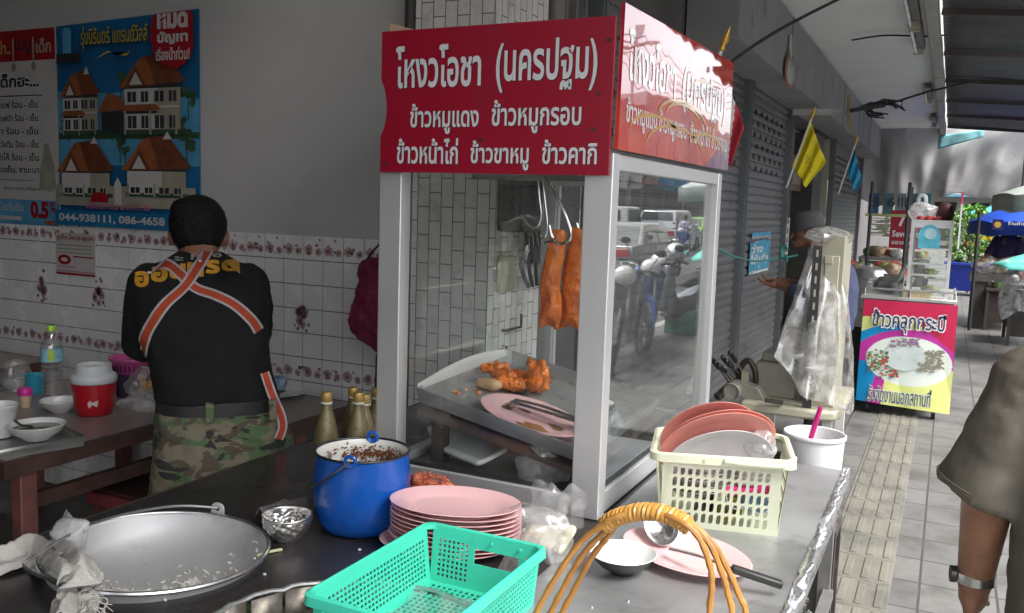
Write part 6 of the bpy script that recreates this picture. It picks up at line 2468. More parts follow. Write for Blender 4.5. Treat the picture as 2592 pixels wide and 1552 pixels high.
def tree(u, v, r, seed):
    rr = random.Random(seed)
    for k in range(5):
        cu, cv = u + rr.uniform(-r, r) * .7, v + rr.uniform(-r, r) * .7
        pp_([(cu + r * .6 * rr.uniform(.6, 1.1) * math.cos(t * PI / 4), cv + r * .5 * rr.uniform(.6, 1.1) * math.sin(t * PI / 4)) for t in range(8)], 6)
    rc(u - .004, v - r * 2.2, u + .004, v, 6)


pp_([(0, .44), (1, .44), (1, .60), (.7, .68), (.4, .64), (0, .66)], 7)
rc(0, .425, 1, .455, 6)
pp_([(0, .30), (1, .30), (1, .425), (0, .425)], 7)
for k, (u, v, r) in enumerate(((.47, .70, .04), (.93, .62, .05), (.46, .40, .04), (.92, .43, .06), (.08, .52, .05), (.5, .36, .03))):
    tree(u, v, r, k)
for k in range(16):
    tree(.04 + .062 * k, (.475, .165)[k % 2] + .012 * (k % 3), .018 + .006 * (k % 4), k + 20)


def villa(u0, v0, w, h, two):
    wl = h * (.62 if two else .45)
    rc(u0, v0, u0 + w * .6, v0 + wl, 1)
    rc(u0 + w * .6, v0, u0 + w, v0 + wl * 1.02, 11)
    rc(u0 - .01, v0 - .008, u0 + w + .02, v0 + .012, 6)
    rc(u0, v0 + wl * .9, u0 + w, v0 + wl, 4)
    pp_([(u0 - w * .1, v0 + wl * .93), (u0 + w * .62, v0 + wl * .97), (u0 + w * .40, v0 + h * .96), (u0 + w * .28, v0 + h * .94)], 3)
    pp_([(u0 + w * .56, v0 + wl * .96), (u0 + w * 1.1, v0 + wl * 1.02), (u0 + w * .70, v0 + h), (u0 + w * .40, v0 + h * .96)], 12)
    pp_([(u0 + w * .02, v0 + wl * .95), (u0 + w * .40, v0 + wl * .95), (u0 + w * .21, v0 + wl + (h - wl) * .62)], 12)
    pp_([(u0 + w * .09, v0 + wl * .98), (u0 + w * .33, v0 + wl * .98), (u0 + w * .21, v0 + wl + (h - wl) * .40)], 1)
    pp_([(u0 + w * .62, v0 + h * .93), (u0 + w * .78, v0 + h * .93), (u0 + w * .70, v0 + h * 1.06)], 1)
    if two:
        pp_([(u0 - w * .06, v0 + wl * .43), (u0 + w * .66, v0 + wl * .45), (u0 + w * .58, v0 + wl * .58), (u0 + w * .03, v0 + wl * .57)], 3)
        rc(u0, v0 + wl * .38, u0 + w * .6, v0 + wl * .44, 4)
        rc(u0 + w * .64, v0 + wl * .5, u0 + w * .98, v0 + wl * .54, 1)
    for i in range(4):
        for j in range(2 if two else 1):
            x, y = u0 + w * (.06 + .25 * i), v0 + wl * (.08 + .54 * j)
            ww, hh = w * (.13 if i % 2 else .16), wl * (.22 if j or not two else .26)
            rc(x - .005, y - .005, x + ww + .005, y + hh + .005, 1 if i < 2 else 9)
            rc(x, y, x + ww, y + hh, 4)
            rc(x + ww * .46, y, x + ww * .54, y + hh, 1)
    for i in range(3):
        x = u0 + w * (.0 + .46 * i)
        rc(x, v0 - .012, x + w * .035, v0 + wl * .44, 9)


villa(.06, .455, .26, .30, True)
villa(.52, .455, .38, .36, True)
rc(.36, .455, .52, .55, 4)
pp_([(.33, .55), (.54, .56), (.5, .62), (.4, .64)], 3)
rc(0, .10, 1, .20, 9)
villa(.05, .15, .36, .27, False)
villa(.54, .16, .40, .28, False)
pp_([(.27, .12), (.40, .12), (.41, .15), (.36, .17), (.29, .165)], 2)
pp_([(.45, .11), (.5, .11), (.5, .21), (.475, .24), (.45, .21)], 1)
rc(0, 0, 1, .075, 10)
pt_('044-938111, 086-4658', .03, .015, .80, .06, 1, .03)
pt_('ประสบการณ์ มากกว่า 20', .24, .088, .70, .125, 8, .02)
rc(.04, .79, .22, .835, 4)
rc(.09, .835, .155, .93, 7)
pp_([(.08, .93), (.165, .93), (.14, .955), (.105, .955)], 7)
pt_('รุ่งนิรันดร์ แกรนด์วิลล์', .233, .842, .703, .952, 4, .05)
pt_('รุ่งนิรันดร์ แกรนด์วิลล์', .23, .845, .70, .955, 5, .01)
pp_([(.33, .80), (.42, .825), (.55, .805), (.58, .825), (.5, .812), (.42, .835)], 5)
pts = []
for i in range(40):
    t = 2 * PI * i / 40
    r = 1 + (.05 if i % 2 else -.03)
    u, v = .87 + .15 * r * math.cos(t), .895 + .155 * r * math.sin(t)
    pts.append((min(.998, u), min(.97 + .02 * u, v)))
pp_(pts, 2)
pt_('หมด', .765, .915, .965, .985, 1, .06)
pt_('ปัญหา', .765, .845, .965, .905, 1, .05)
pt_('เรื่องน้ำท่วม!', .755, .775, .975, .835, 1, .03)
b.keep = True
b.obj('picture', PM, hp_, W=True, smooth=0)

# menu poster and the blue strip below it
xa, za = wall_at(-70, 478)
xb, zb_ = wall_at(133, 66)
pw, ph = xb - xa, zb_ - za
mn = thing('poster', 'white drinks menu poster with a dark red heading', 'poster', (xa, YW - .012, za))
b = B()
b.box(xa, xb, YW - .0145, YW - .009, za, zb_)
b.obj('sheet', PM[1], mn, W=True, smooth=0)
b = B()
pq = frame((0, YW - .0146, 0), (1, 0, 0), (0, 0, 1))
LZ[0] = 0
rc(0, .82, 1, 1, 2)
pt_('อร่อย..คะน่า..', .0, .865, .52, .945, 5, .03)
pt_('เมนู', .57, .855, .74, .945, 4, .03)
pt_('เด็ก', .80, .86, .96, .945, 11, .03)
for u in (.55, .77):
    rc(u - .008, .80, u + .008, .955, 11)
    pp_([(u + .028 * math.cos(t * PI / 6), .785 + .025 * math.sin(t * PI / 6)) for t in range(12)], 11)
pt_('เมนู...เด็กฮะ...', .02, .645, .82, .75, 4, .03)
rc(.0, .615, .86, .620, 4)
for k, s_ in enumerate(('กาแฟ ร้อน - เย็น', 'กาแฟดำ ร้อน - เย็น', 'ชา ร้อน - เย็น', 'โอวัลติน ร้อน - เย็น', 'โกโก้ ร้อน - เย็น')):
    pt_(s_, .34 - .02 * (k % 2), .545 - k * .078, .80, .592 - k * .078, 4, .01)
pt_('น้ำเย็น, นมเย็น, ชามะนาวเย็น', .1, .155, .95, .205, 4, .01)
rc(.1, .115, .75, .118, 4)
pt_('ขอบคุณที่อุดหนุน', .4, .05, .95, .08, 4, 0)
pp_([(.80, .07), (.98, .07), (.97, .2), (.93, .28), (.91, .34), (.86, .33), (.85, .26), (.82, .2)], 9)
b.keep = True
b.obj('print', PM, mn, W=True, smooth=0)
xa, za = wall_at(-70, 536)
xb, zb_ = wall_at(140, 482)
pw, ph = xb - xa, zb_ - za
mn = thing('poster', 'narrow blue advert strip with a red 0.5% under the menu', 'poster', (xa, YW - .012, za))
b = B()
b.box(xa, xb, YW - .0135, YW - .009, za, zb_)
b.obj('sheet', PM[7], mn, W=True, smooth=0)
b = B()
pq = frame((0, YW - .0136, 0), (1, 0, 0), (0, 0, 1))
LZ[0] = 0
pt_('0.5', .70, .25, .90, .9, 2, .06)
pt_('%', .91, .5, .98, .9, 2, .03)
pt_('ดอกเบี้ยเริ่มต้น', .2, .5, .62, .85, 1, .0)
rc(.86, .04, .99, .2, 3)
rc(.2, .15, .6, .3, 1)
b.keep = True
b.obj('print', PM, mn, W=True, smooth=0)
xa, za = wall_at(138, 662)
xb, zb_ = wall_at(230, 568)
pw, ph = xb - xa, zb_ - za
mn = thing('leaflet', 'white leaflet with red oval logo taped on the tiles', 'leaflet', (xa, YW - .012, za))
b = B()
b.box(xa, xb, YW - .0145, YW - .0095, za, zb_)
b.obj('sheet', PM[1], mn, W=True, smooth=0)
b = B()
pq = frame((0, YW - .0146, 0), (1, 0, 0), (0, 0, 1))
LZ[0] = 0
pt_('ภูเก็ต-โคราช-อุบลฯ', .03, .80, .97, .97, 2, .02)
for k in range(3):
    rc(.06, .70 - k * .09, .94, .725 - k * .09, 9)
rc(.45, .43, .97, .46, 2)
pp_([(.22 + .17 * math.cos(t * PI / 12), .36 + .12 * math.sin(t * PI / 12)) for t in range(24)], 2)
pp_([(.22 + .09 * math.cos(t * PI / 12), .36 + .05 * math.sin(t * PI / 12)) for t in range(24)], 1)
rc(.05, .18, .5, .2, 8)
rc(0, .0, 1, .05, 2)
rc(0, .08, 1, .1, 8)
b.keep = True
b.obj('print', PM, mn, W=True, smooth=0)

# ================================================================ FLAGS
pole_m = mat('flag_pole', (.5, .5, .48), .35, .5)
goldm = mat('finial_gold', (.55, .33, .05), .3, .6)


def flag(name_label, tip, foot, cloth_fn, mats, nu=26, nv=20, midx=None):
    t = thing('flag', name_label, 'flag', foot)
    tip, foot = Vector(tip), Vector(foot)
    d = (tip - foot).normalized()
    b = B()
    b.cyl(foot, tip, .009, n=8)
    b.obj('pole', pole_m, t, W=True)
    b = B()
    b.lathe([(.001, -.02), (.014, -.01), (.008, .01), (.016, .03), (.001, .085)], 12, M=Matrix.Translation(tip) @ d.to_track_quat('Z', 'Y').to_matrix().to_4x4())
    b.obj('finial', goldm, t, W=True)
    b = B()
    b.grid(cloth_fn, nu, nv)
    if midx:
        b.m = [midx(i // nv / nu, i % nv / nv) for i in range(nu * nv)]
    b.obj('cloth', mats, t, W=True, solid=.002)
    return t


def drape(c0, c1, c2, c3, amp, seed):
    """cloth between pole edge c0-c1 and free edge c3-c2, with hanging folds"""
    c0, c1, c2, c3 = [Vector(c) for c in (c0, c1, c2, c3)]

    def f(u, v):
        a, b_ = c0.lerp(c1, v), c3.lerp(c2, v)
        p = a.lerp(b_, u)
        p.y += amp * math.sin(u * 7 + 3 * v + seed) * (u * 1.2) + amp * .6 * math.sin(u * 15 - 2 * v + seed)
        return tuple(p)
    return f


YF = 7.2
ymat = [mat('flag_yellow', (.62, .52, .006), .7, var=.05, bump=.15, bs=200), mat('flag_emblem', (.40, .28, .02), .7, var=.4, vs=50)]
flag('bright yellow flag with a dull gold emblem slanting from the shutters', PY(1964, 285, YF), PY(1902, 455, YF), drape(PY(1962, 295, YF), PY(1918, 402, YF), PY(1950, 455, YF), PY(1998, 392, YF), .03, 1), ymat, midx=lambda u, v: 1 if (.35 < u < .8 and .42 < v < .62 and random.Random(int(u * 26) * 31 + int(v * 20)).random() < .55) else 0)
YF2 = 9.8
flag('sky blue flag on a slanting white pole near the tarpaulin', PY(2070, 348, YF2), PY(2028, 470, YF2), drape(PY(2068, 358, YF2), PY(2050, 412, YF2), PY(2068, 468, YF2), PY(2086, 440, YF2), .03, 2), [mat('flag_blue', (.02, .24, .42), .7, var=.06)])
YF3 = 3.62
thai = [mat('flag_red', (.42, .012, .03), .7, var=.08), mat('flag_white', (.5, .5, .5), .7), mat('flag_darkblue', (.03, .03, .12), .7)]
flag('red and white striped flag on a gold tipped pole behind the street sign', PY(1748, 115, YF3), PY(1700, 240, YF3), drape(PY(1742, 150, YF3), PY(1700, 300, YF3), PY(1768, 405, YF3), PY(1802, 312, YF3), .012, 3), thai, midx=lambda u, v: 1 if (.42 < u - .3 * v < .6) else (2 if u - .3 * v < .06 else 0))

# ================================================================ KEY CUTTING CART WITH ITS PLASTIC COVER
KZ = .62
khc = PZ(1960, 1000, KZ)
kc = thing('key_cart', 'cream key cutting bench with tall cabinet and slotted steel upright', 'key cutting cart', (khc.x, khc.y, 0))
kcream = mat('cart_cream', (.36, .345, .26), .45, var=.1, vs=5, dirt=(.30, .27, .18), ds=6, dt=.58)
kgrey = mat('machine_grey', (.30, .295, .25), .4, .3, var=.15, vs=8, dirt=(.16, .14, .10), ds=10, dt=.56)
x0, x1, y0, y1 = PZ(1735, 1000, KZ).x + .06, PZ(2045, 985, KZ).x, khc.y - .02, khc.y + .75
b = B()
pts = [(x0, y0), (x1 - .08, y0), (x1 - .02, y0 + .03), (x1, y0 + .1), (x1, y1), (x0, y1)]
b.prism([(p[0], p[1]) for p in pts], .05, 0, Matrix.Translation((0, 0, KZ - .03)))
b.obj('bench_top', kcream, kc, W=True, bevel=.012)
for x in (x0 + .04, x1 - .06):
    for y in (y0 + .08, y1 - .05):
        b = B()
        b.box(x - .022, x + .022, y - .022, y + .022, 0, KZ - .03)
        b.obj('leg', mat('leg_white', (.5, .5, .48), .5), kc, W=True)
yc = y0 + .12
ca, cbb = PY(1978, 760, yc), PY(2050, 600, yc)
b = B()
b.box(ca.x, cbb.x - .01, yc, yc + .35, KZ + .02, 1.50)
b.box(ca.x + .02, cbb.x - .03, yc - .006, yc, KZ + .1, 1.40, 1)
b.box(cbb.x - .10, cbb.x - .06, yc - .012, yc - .006, 1.36, 1.40, 1)
b.obj('cabinet', [kcream, mat('cart_cream_panel', (.42, .40, .31), .4, dirt=(.4, .36, .26), ds=5)], kc, W=True, bevel=.008)
b = B()
u0, u1 = PY(1940, 1000, y0 + .03), PY(1964, 600, y0 + .03)
b.box(u0.x, u0.x + .042, y0 + .03, y0 + .036, KZ + .02, 1.45)
b.box(u0.x, u0.x + .006, y0 + .036, y0 + .07, KZ + .02, 1.45)
for k in range(12):
    z = KZ + .06 + k * .065
    b.box(u0.x + .016, u0.x + .026, y0 + .0285, y0 + .0295, z, z + .035, 1)
b.obj('slotted_upright', [mat('angle_dark', (.06, .058, .058), .5, .4, var=.2), mat('slot_light', (.42, .40, .33), .7)], kc, W=True)
yb = y0 + .2
ma, mb2 = PY(1825, 968, yb), PY(1928, 885, yb)
b = B()
b.box(ma.x, mb2.x, yb, yb + .18, KZ + .02, mb2.z)
b.box(ma.x + .02, mb2.x - .03, yb + .03, yb + .2, mb2.z, mb2.z + .05)
b.obj('motor_box', kgrey, kc, W=True, bevel=.008)
for k, px in enumerate((1880, 1908)):
    b = B()
    q = PY(px, 880, yb + .04)
    b.sph((q.x, yb + .05, mb2.z + .02), .02, 14)
    b.obj('knob', mat('knob_steel', (.55, .55, .52), .2, .9), kc, W=True)
b = B()
q = PY(1773, 945, y0 + .05)
b.cyl((q.x, y0 + .02, q.z), (q.x, y0 + .16, q.z), .042, n=28)
b.lathe([(.044, 0), (.046, .006), (.042, .012)], 28, 0, M=Matrix.Translation((q.x, y0 + .02, q.z)) @ Matrix.Rotation(R(90), 4, 'X'))
b.prism([(q.x - .02, KZ + .02), (q.x + .16, KZ + .02), (q.x + .12, q.z + .02), (q.x + .03, q.z + .04)], .08, 0, Matrix(((1, 0, 0, 0), (0, 0, -1, y0 + .17), (0, 1, 0, 0), (0, 0, 0, 1))))
b.obj('cutter_head', kgrey, kc, W=True, bevel=.004)
b = B()
q = PY(1800, 910, y0 + .2)
b.tube(smoothpath([(q.x - .03, y0 + .2, KZ + .05), (q.x - .02, y0 + .2, q.z + .04), (q.x + .02, y0 + .2, q.z + .085), (q.x + .06, y0 + .2, q.z + .02), (q.x + .06, y0 + .2, KZ + .04)]), .016, n=10)
b.box(q.x - .005, q.x + .03, y0 + .16, y0 + .18, q.z - .04, q.z + .03, 1)
b.obj('guard', [mat('guard_dark', (.05, .035, .025), .4, .4), kcream], kc, W=True)
for k in range(6):
    a = PY(1722 + 9 * k, 868 + ((k * 7) % 5) * 6 - 3 * k, y0 + .02)
    c = PY(1765 + 7 * k, 925 - 4 * k, y0 + .22)
    b = B()
    b.cap(a, a.lerp(c, .4), .013, .011, 10, 0)
    b.cyl(a.lerp(c, .4), c, .006, n=8, m=1)
    b.obj('lever', [mat('lever_black', (.02, .02, .02), .25), mat('knob_steel', (.55, .55, .52), .2, .9)], kc, W=True)
b = B()
q = PY(1765, 960, y0)
b.bar(PY(1735, 962, y0), PY(1772, 930, y0 + .1), .035, .03)
b.bar(PY(1850, 968, y0 - .02), PY(1895, 975, y0), .025, .02)
b.obj('clamps', mat('clamp_dark', (.06, .055, .05), .4, .5), kc, W=True)
# clear plastic dust cover draped over the cabinet
cover = film_mat('dust_cover', tint=(1, .99, .97), milk=.42, gloss=.24, rough=.14)
ytop = yc - .04


def dust(u, v):
    # u across (left flare to right edge), v down
    top = PY(1968 + 62 * u, 568 + 10 * abs(u - .45) + 18 * (u > .8) * (u - .8) * 5, yc + .1)
    lb = PY(1878, 862, yc - .1)
    rb = PY(2058, 1000, yc - .06)
    mb_ = PY(1935, 955, yc - .16)
    if u < .35:
        bot = lb.lerp(mb_, u / .35)
    else:
        bot = mb_.lerp(rb, min(1, (u - .35) / .5))
    p = top.lerp(bot, v)
    bulge = math.sin(PI * min(1, v * 1.15)) * .05
    p.y -= bulge + .03 * math.sin(u * 14 + 2 * v) * v + .012 * nz3(u * 6, v * 3, 1) + (0 if u < .85 else -.4 * (u - .85) * 1.6)
    p.x += .006 * math.sin(v * 5 + u * 9) + .012 * nz3(u * 4, v * 4, 4) + (.03 * math.sin(PI * v) if u > .6 else 0)
    return tuple(p)


b = B()
b.grid(dust, 60, 50)
q = PY(1985, 590, yc + .1)
crumple(b, (q.x + .02, yc + .14, 1.50), .10, .2, .05, 61, 40, 18, .35)
solo(b, 'plastic_cover', 'big clear plastic dust cover draped over the key cutting cabinet', 'plastic cover', cover, smooth=30)
b = B()
for (x, y, w, h) in ((1915, 860, 30, 12), (1945, 890, 55, 25), (1930, 925, 40, 14), (1958, 1000, 38, 26), (2022, 985, 30, 16)):
    p = PY(x, y, y0 - .02)
    b.poly([p, PY(x + w, y - h * .4, y0 - .01), PY(x + w * .9, y + h * .3, y0 - .03), PY(x + w * .4, y + h * .8, y0 - .02)])
solo(b, 'cover_scraps', 'stiff creased edges of the clear dust cover on the bench', 'plastic scraps', film_mat('cover_crease', clear=.2, milk=.7, gloss=.25), smooth=0)
b = B()
b.tube(smoothpath([PX(1722, 598, CX1 + .01) if 0 else PY(1735, 600, 3.3), PY(1780, 622, 4.5), PY(1830, 632, 5.6), PY(1872, 628, 6.0), PY(1930, 618, 6.4)]), .006, n=6)
q = PY(1897, 608, 6.1)
for k in range(4):
    b.tube([q + Vector((.022 * math.cos(t * 1.05 + k), .01 * k, .05 * math.sin(t * 1.05 + k * .5) - .01 * k)) for t in range(6)], .007, n=5)
solo(b, 'string', 'green cord strung from the case to a knot by the capped man', 'cord', mat('cord_green', (.02, .16, .13), .6))

# ================================================================ FOOD CART WITH THE BANNER
FY = 7.75
fx0, fx1 = -.585, .07
fc = thing('food_cart', 'white food cart with a bright banner on its front and a small glass case', 'food cart', (-.26, FY, 0))
whm = mat('cart_white', (.6, .6, .58), .5, var=.06, dirt=(.4, .38, .33), ds=6, dt=.62)
FZ = PY(2200, 725, FY).z
b = B()
b.box(fx0 + .01, fx1 - .01, FY + .02, FY + 1.25, .18, FZ - .02)
b.box(fx0 - .03, fx1 + .02, FY - .005, FY + 1.28, FZ - .015, FZ + .015, 1)
b.obj('body', [whm, mat('cart_steel_top', (.5, .5, .48), .35, .6, dirt=(.3, .28, .25), ds=6)], fc, W=True, bevel=.005)
b = B()


def ban(u, v):
    z0, z1 = PY(2085, 968, FY).z, FZ - .02
    return (fx0 + .0 + (fx1 - fx0 + .03) * u + .012 * (1 - v) * (u - .5), FY - .012 - .01 * abs(math.sin(u * 6 + 2 * v)) * (1 - v) - .015 * (1 - v) * math.sin(u * 3), z0 + (z1 - z0) * v - .03 * u * (1 - v))


NU, NV = 140, 140
b.grid(ban, NU, NV)


def banm(u, v):
    d = math.hypot((u - .53) / .46, (v - .44) / .235)
    if d < 1:
        return 3
    if v > .86 - .1 * max(0, .3 - u) or (u > .55 and v > .84 - (u - .55) * .62 and v > .56):
        return 0
    d = math.hypot((u - .62) / .56, (v - .40) / .27)
    if v > .4:
        if d < 1.28:
            return 2
        if d < 1.52 and u < .5:
            return 1
    else:
        if u < .14 + .2 * v - .1 * (.3 - v):
            return 1
        if u < .27 + .1 * v:
            return 2
    return 4


b.m = [banm((i // NV + .5) / NU, (i % NV + .5) / NV) for i in range(NU * NV)]
bnm = [mat('banner_red', (.50, .012, .07), .4, var=.04), mat('banner_blue', (.0, .24, .52), .4, var=.04), mat('banner_magenta', (.45, .03, .30), .4, var=.04), mat('banner_pale', (.66, .72, .66), .4, var=.03), mat('banner_yellow', (.62, .66, .22), .4, var=.05)]
bn = b.obj('banner', bnm, fc, W=True, label='banner with a rice dish picture and dark Thai lettering')
b = B()
Mb = frame((fx0, FY - .034, 0), (1, 0, 0), (0, 0, 1))
tw = fx1 - fx0


def bt(txt, x0, yb, x1, yt, m, bold, z):
    a, c = PY(x0, yb, FY - .035), PY(x1, yt, FY - .035)
    b.text(txt, a.x - fx0, a.z, c.x - a.x, c.z - a.z, m, Mb, bold, z)


bt('ข้าวคลุกกระปิ', 2106, 804, 2292, 757, 1, .075, 0)
bt('ข้าวคลุกกระปิ', 2109, 801, 2289, 760, 0, .01, .0012)
bt('รับจัดงานนอกสถานที่', 2098, 970, 2255, 943, 1, .05, 0)
bt('รับจัดงานนอกสถานที่', 2099, 969, 2254, 944, 2, .005, .0012)
b.obj('lettering', [mat('letter_navy', (.02, .03, .10), .5), mat('letter_white', (.7, .7, .7), .5), mat('letter_green', (.02, .08, .07), .5)], bn, W=True, smooth=0)
b = B()
r_ = random.Random(77)
zc = .44 * (FZ - .13) + .13
b.poly([(PY(2190 + 52 * math.cos(a), 862 + 36 * math.sin(a), FY - .035).x - fx0, PY(2190 + 52 * math.cos(a), 862 + 36 * math.sin(a), FY - .035).z, -.0006) for a in [2 * PI * i / 30 for i in range(30)]], 0, Mb)
for k in range(260):
    t, d = r_.uniform(0, 2 * PI), math.sqrt(r_.random())
    px, pz = 2190 + 50 * d * math.cos(t), 862 + 34 * d * math.sin(t)
    p = PY(px, pz, FY - .035)
    s_ = r_.uniform(.003, .007)
    b.poly([(p.x - fx0 + s_ * math.cos(a), p.z + s_ * .6 * math.sin(a), k * .000002) for a in (0, 1.5, 3, 4.4)], r_.choice([0, 0, 1]), Mb)
for (cx_, cz_, sx_, sz_, ms, nn) in ((2125, 872, 24, 26, (2, 3, 0, 4), 90), (2190, 830, 34, 10, (5, 5, 6), 60), (2262, 872, 22, 24, (6, 7, 7), 110), (2240, 890, 20, 12, (7, 6), 40), (2150, 905, 22, 8, (3, 4), 30)):
    for k in range(nn):
        p = PY(cx_ + sx_ * r_.uniform(-1, 1), cz_ + sz_ * r_.uniform(-1, 1), FY - .035)
        s_ = r_.uniform(.009, .02)
        b.poly([(p.x - fx0 + s_ * r_.uniform(.6, 1) * math.cos(a), p.z + s_ * .7 * r_.uniform(.6, 1) * math.sin(a), .0012 + k * .000004) for a in (0, 1, 2.1, 3.1, 4.2, 5.2)], r_.choice(ms), Mb)
b.obj('dish_picture', [mat('pic_rice', (.55, .62, .6), .4), mat('pic_rice2', (.38, .48, .47), .4), mat('pic_green', (.08, .25, .08), .4), mat('pic_red', (.45, .05, .04), .4), mat('pic_dark', (.1, .12, .05), .4), mat('pic_purple', (.25, .13, .25), .4), mat('pic_grey', (.25, .25, .22), .4), mat('pic_brown', (.22, .2, .13), .4)], bn, W=True, smooth=0)
b = B()
b.box(fx1 - .0, fx1 + .012, FY + .03, FY + 1.2, .22, FZ - .03)
b.obj('side_banner', mat('banner_side', (.6, .5, .6), .4, var=.25, vs=4), fc, W=True)
ax_, bx_ = PY(2205, 535, FY), PY(2310, 535, FY)
gx0, gx1, gz1 = ax_.x, bx_.x, ax_.z
gy0, gy1 = FY + .1, FY + .62
for x in (gx0, gx1 - .025):
    for y in (gy0, gy1):
        b = B()
        b.box(x, x + .025, y, y + .025, FZ + .015, gz1)
        b.obj('case_post', mat('cart_alu', (.6, .6, .6), .4, .5), fc, W=True)
for z in (FZ + .02, 1.14, 1.23, gz1 - .05):
    b = B()
    b.box(gx0 + .025, gx1 - .025, gy0 + .003, gy0 + .02, z, z + (.05 if z > 1.5 else .014))
    b.box(gx1 - .02, gx1 - .004, gy0 + .025, gy1, z, z + .014)
    b.box(gx0 + .004, gx0 + .02, gy0 + .025, gy1, z, z + .014)
    if z > 1.5:
        b.box(gx0, gx1, gy0, gy1 + .025, gz1, gz1 + .012)
    b.obj('case_rail', mat('cart_alu', (.6, .6, .6), .4, .5), fc, W=True)
b = B()
b.box(gx0 + .03, gx1 - .03, gy0 + .02, gy1, 1.20, 1.206)
b.box(gx0 + .03, gx1 - .03, gy0 + .02, gy1, 1.12, 1.126)
b.obj('shelf', glass_mat('shelf_glass', tint=(.85, .93, .9)), fc, W=True)
b = B()
b.box(gx0 + .026, gx1 - .026, gy0 + .008, gy0 + .012, FZ + .03, gz1 - .05)
b.box(gx1 - .014, gx1 - .010, gy0 + .026, gy1, FZ + .03, gz1 - .05)
b.obj('case_glass', glass_mat('cart_glass', dust=.06), fc, W=True, smooth=0)
b = B()
p0, p1 = PY(2220, 600, gy0 - .004), PY(2278, 545, gy0 - .004)
w_, h_ = p1.x - p0.x, p1.z - p0.z
pts = [(p0.x, p0.z), (p1.x, p0.z)] + [(p0.x + w_ / 2 + w_ / 2 * math.cos(t * PI / 16), p0.z + h_ * .5 + h_ * .5 * math.sin(t * PI / 16)) for t in range(17)]
b.prism(pts, .003, 0, frame((0, gy0 + .002, 0), (1, 0, 0), (0, 0, 1)))
b.disc((p0.x + w_ * .55, p0.z + h_ * .62, .0035), w_ * .28, 20, 1, frame((0, gy0 + .002, 0), (1, 0, 0), (0, 0, 1)))
b.obj('sticker', [mat('sticker_aqua', (.10, .48, .62), .4, var=.35, vs=12), mat('sticker_pale', (.4, .62, .66), .4, var=.15)], fc, W=True, smooth=0)
b = B()
zr = FZ + .07
b.tube([(fx0 - .0, FY + .55, zr), (fx0, FY + .02, zr), (fx1, FY + .02, zr), (fx1, FY + .55, zr)], .009, n=8)
for x in (fx0, -.25, fx1):
    b.cyl((x, FY + .02, FZ + .01), (x, FY + .02, zr), .009, n=8)
b.obj('rail', mat('rail_chrome', (.55, .55, .55), .25, .9), fc, W=True)
for x in (fx1 - .08, fx0 + .08):
    for y in (FY + .08, FY + 1.15):
        w = B()
        w.cyl((x - .015, y, .045), (x + .015, y, .045), .045, n=20)
        wo = w.obj('wheel', mat('tyre_black', (.02, .02, .02), .6), fc, W=True)
        w = B()
        w.box(x - .03, x + .03, y - .02, y + .02, .085, .19)
        w.obj('fork', mat('fork_steel', (.35, .34, .33), .5, .6), fc, W=True)
b = B()
b.bar(PY(2195, 640, FY + .3), PY(2150, 716, FY + .45), .025, .02)
b.obj('strut', mat('cart_alu', (.6, .6, .6), .4, .5), fc, W=True)
b = B()
p0, p1 = PY(2316, 603, FY - .0), PY(2330, 465, FY - .0)
b.box(p0.x, p0.x + .012, FY + .0, FY + .5, p0.z, p1.z)
b.box(p0.x - .001, p0.x + .013, FY - .001, FY + .501, p1.z - .09, p1.z - .0, 1)
b.obj('side_board', [mat('board_white', (.66, .64, .65), .5), mat('board_pink', (.55, .05, .13), .5)], fc, W=True)
# on top of and around the cart
b = B()
q = PY(2240, 505, FY + .3)
crumple(b, (q.x, FY + .3, q.z - .02), .10, .12, .07, 71, 40, 24, .4)
b.tube(smoothpath([q + Vector((-.06, 0, .04)), q + Vector((-.05, 0, .1)), q + Vector((-.01, 0, .1)), q + Vector((.0, 0, .04))]), .014, n=8)
solo(b, 'plastic_bag', 'white carrier bag with handles lying on top of the cart case', 'bag', film_mat('carrier_white', clear=.3, milk=.7, gloss=.1), smooth=70)
b = B()
q = PY(2288, 508, FY + .35)
b.sph((q.x, FY + .38, q.z - .02), (.07, .09, .08), 16)
solo(b, 'dark_bag', 'dark brown bag beside the white carrier on the cart case', 'bag', mat('bag_brown', (.07, .02, .02), .6, var=.4), disp=.03, dscale=.05)
b = B()
q = PY(2245, 525, FY + .25)
for k in range(5):
    b.sph((q.x - .05 + .03 * k, FY + .2 + .02 * (k % 2), gz1 + .025), (.03, .03, .02), 10)
solo(b, 'red_packets', 'heap of dark red packets under the bags on the cart', 'packets', mat('packet_red', (.3, .03, .03), .35, var=.5, vs=20), disp=.015, dscale=.03)
for k, (px, py, r, c, lab) in enumerate(((2252, 700, .085, (.5, .5, .42), 'steel bowl of food at the bottom of the cart case'), (2255, 660, .06, (.42, .40, .12), 'yellow food heaped on the lower shelf of the cart'), (2225, 650, .06, (.35, .42, .36), 'pale green tub on the upper shelf of the cart'))):
    b = B()
    q = PY(px, py, gy0 + .25)
    b.lathe([(.001, 0), (r * .5, 0), (r * .9, r * .6), (r, r * .75), (r * .92, r * .75), (r * .4, .01), (.001, .01)], 32)
    b.sph((0, 0, r * .6), (r * .8, r * .8, r * .4), 14, 1)
    solo(b, 'food_bowl', lab, 'bowl', [mat('bowl_c%d' % k, c, .35, var=.1), mat('food_c%d' % k, (c[0] * .8, c[1] * .7, c[2] * .4), .6, var=.5, vs=40)], loc=(q.x, gy0 + .25, (FZ + .017, 1.128, 1.208)[k]), smooth=45)
b = B()
b.box(-.30, -.10, FY + .03, FY + .095, FZ + .016, FZ + .075)
solo(b, 'wicker_tray', 'pale woven tray standing at the cart edge', 'tray', mat('wicker', (.5, .42, .25), .8, var=.3, vs=90))
b = B()
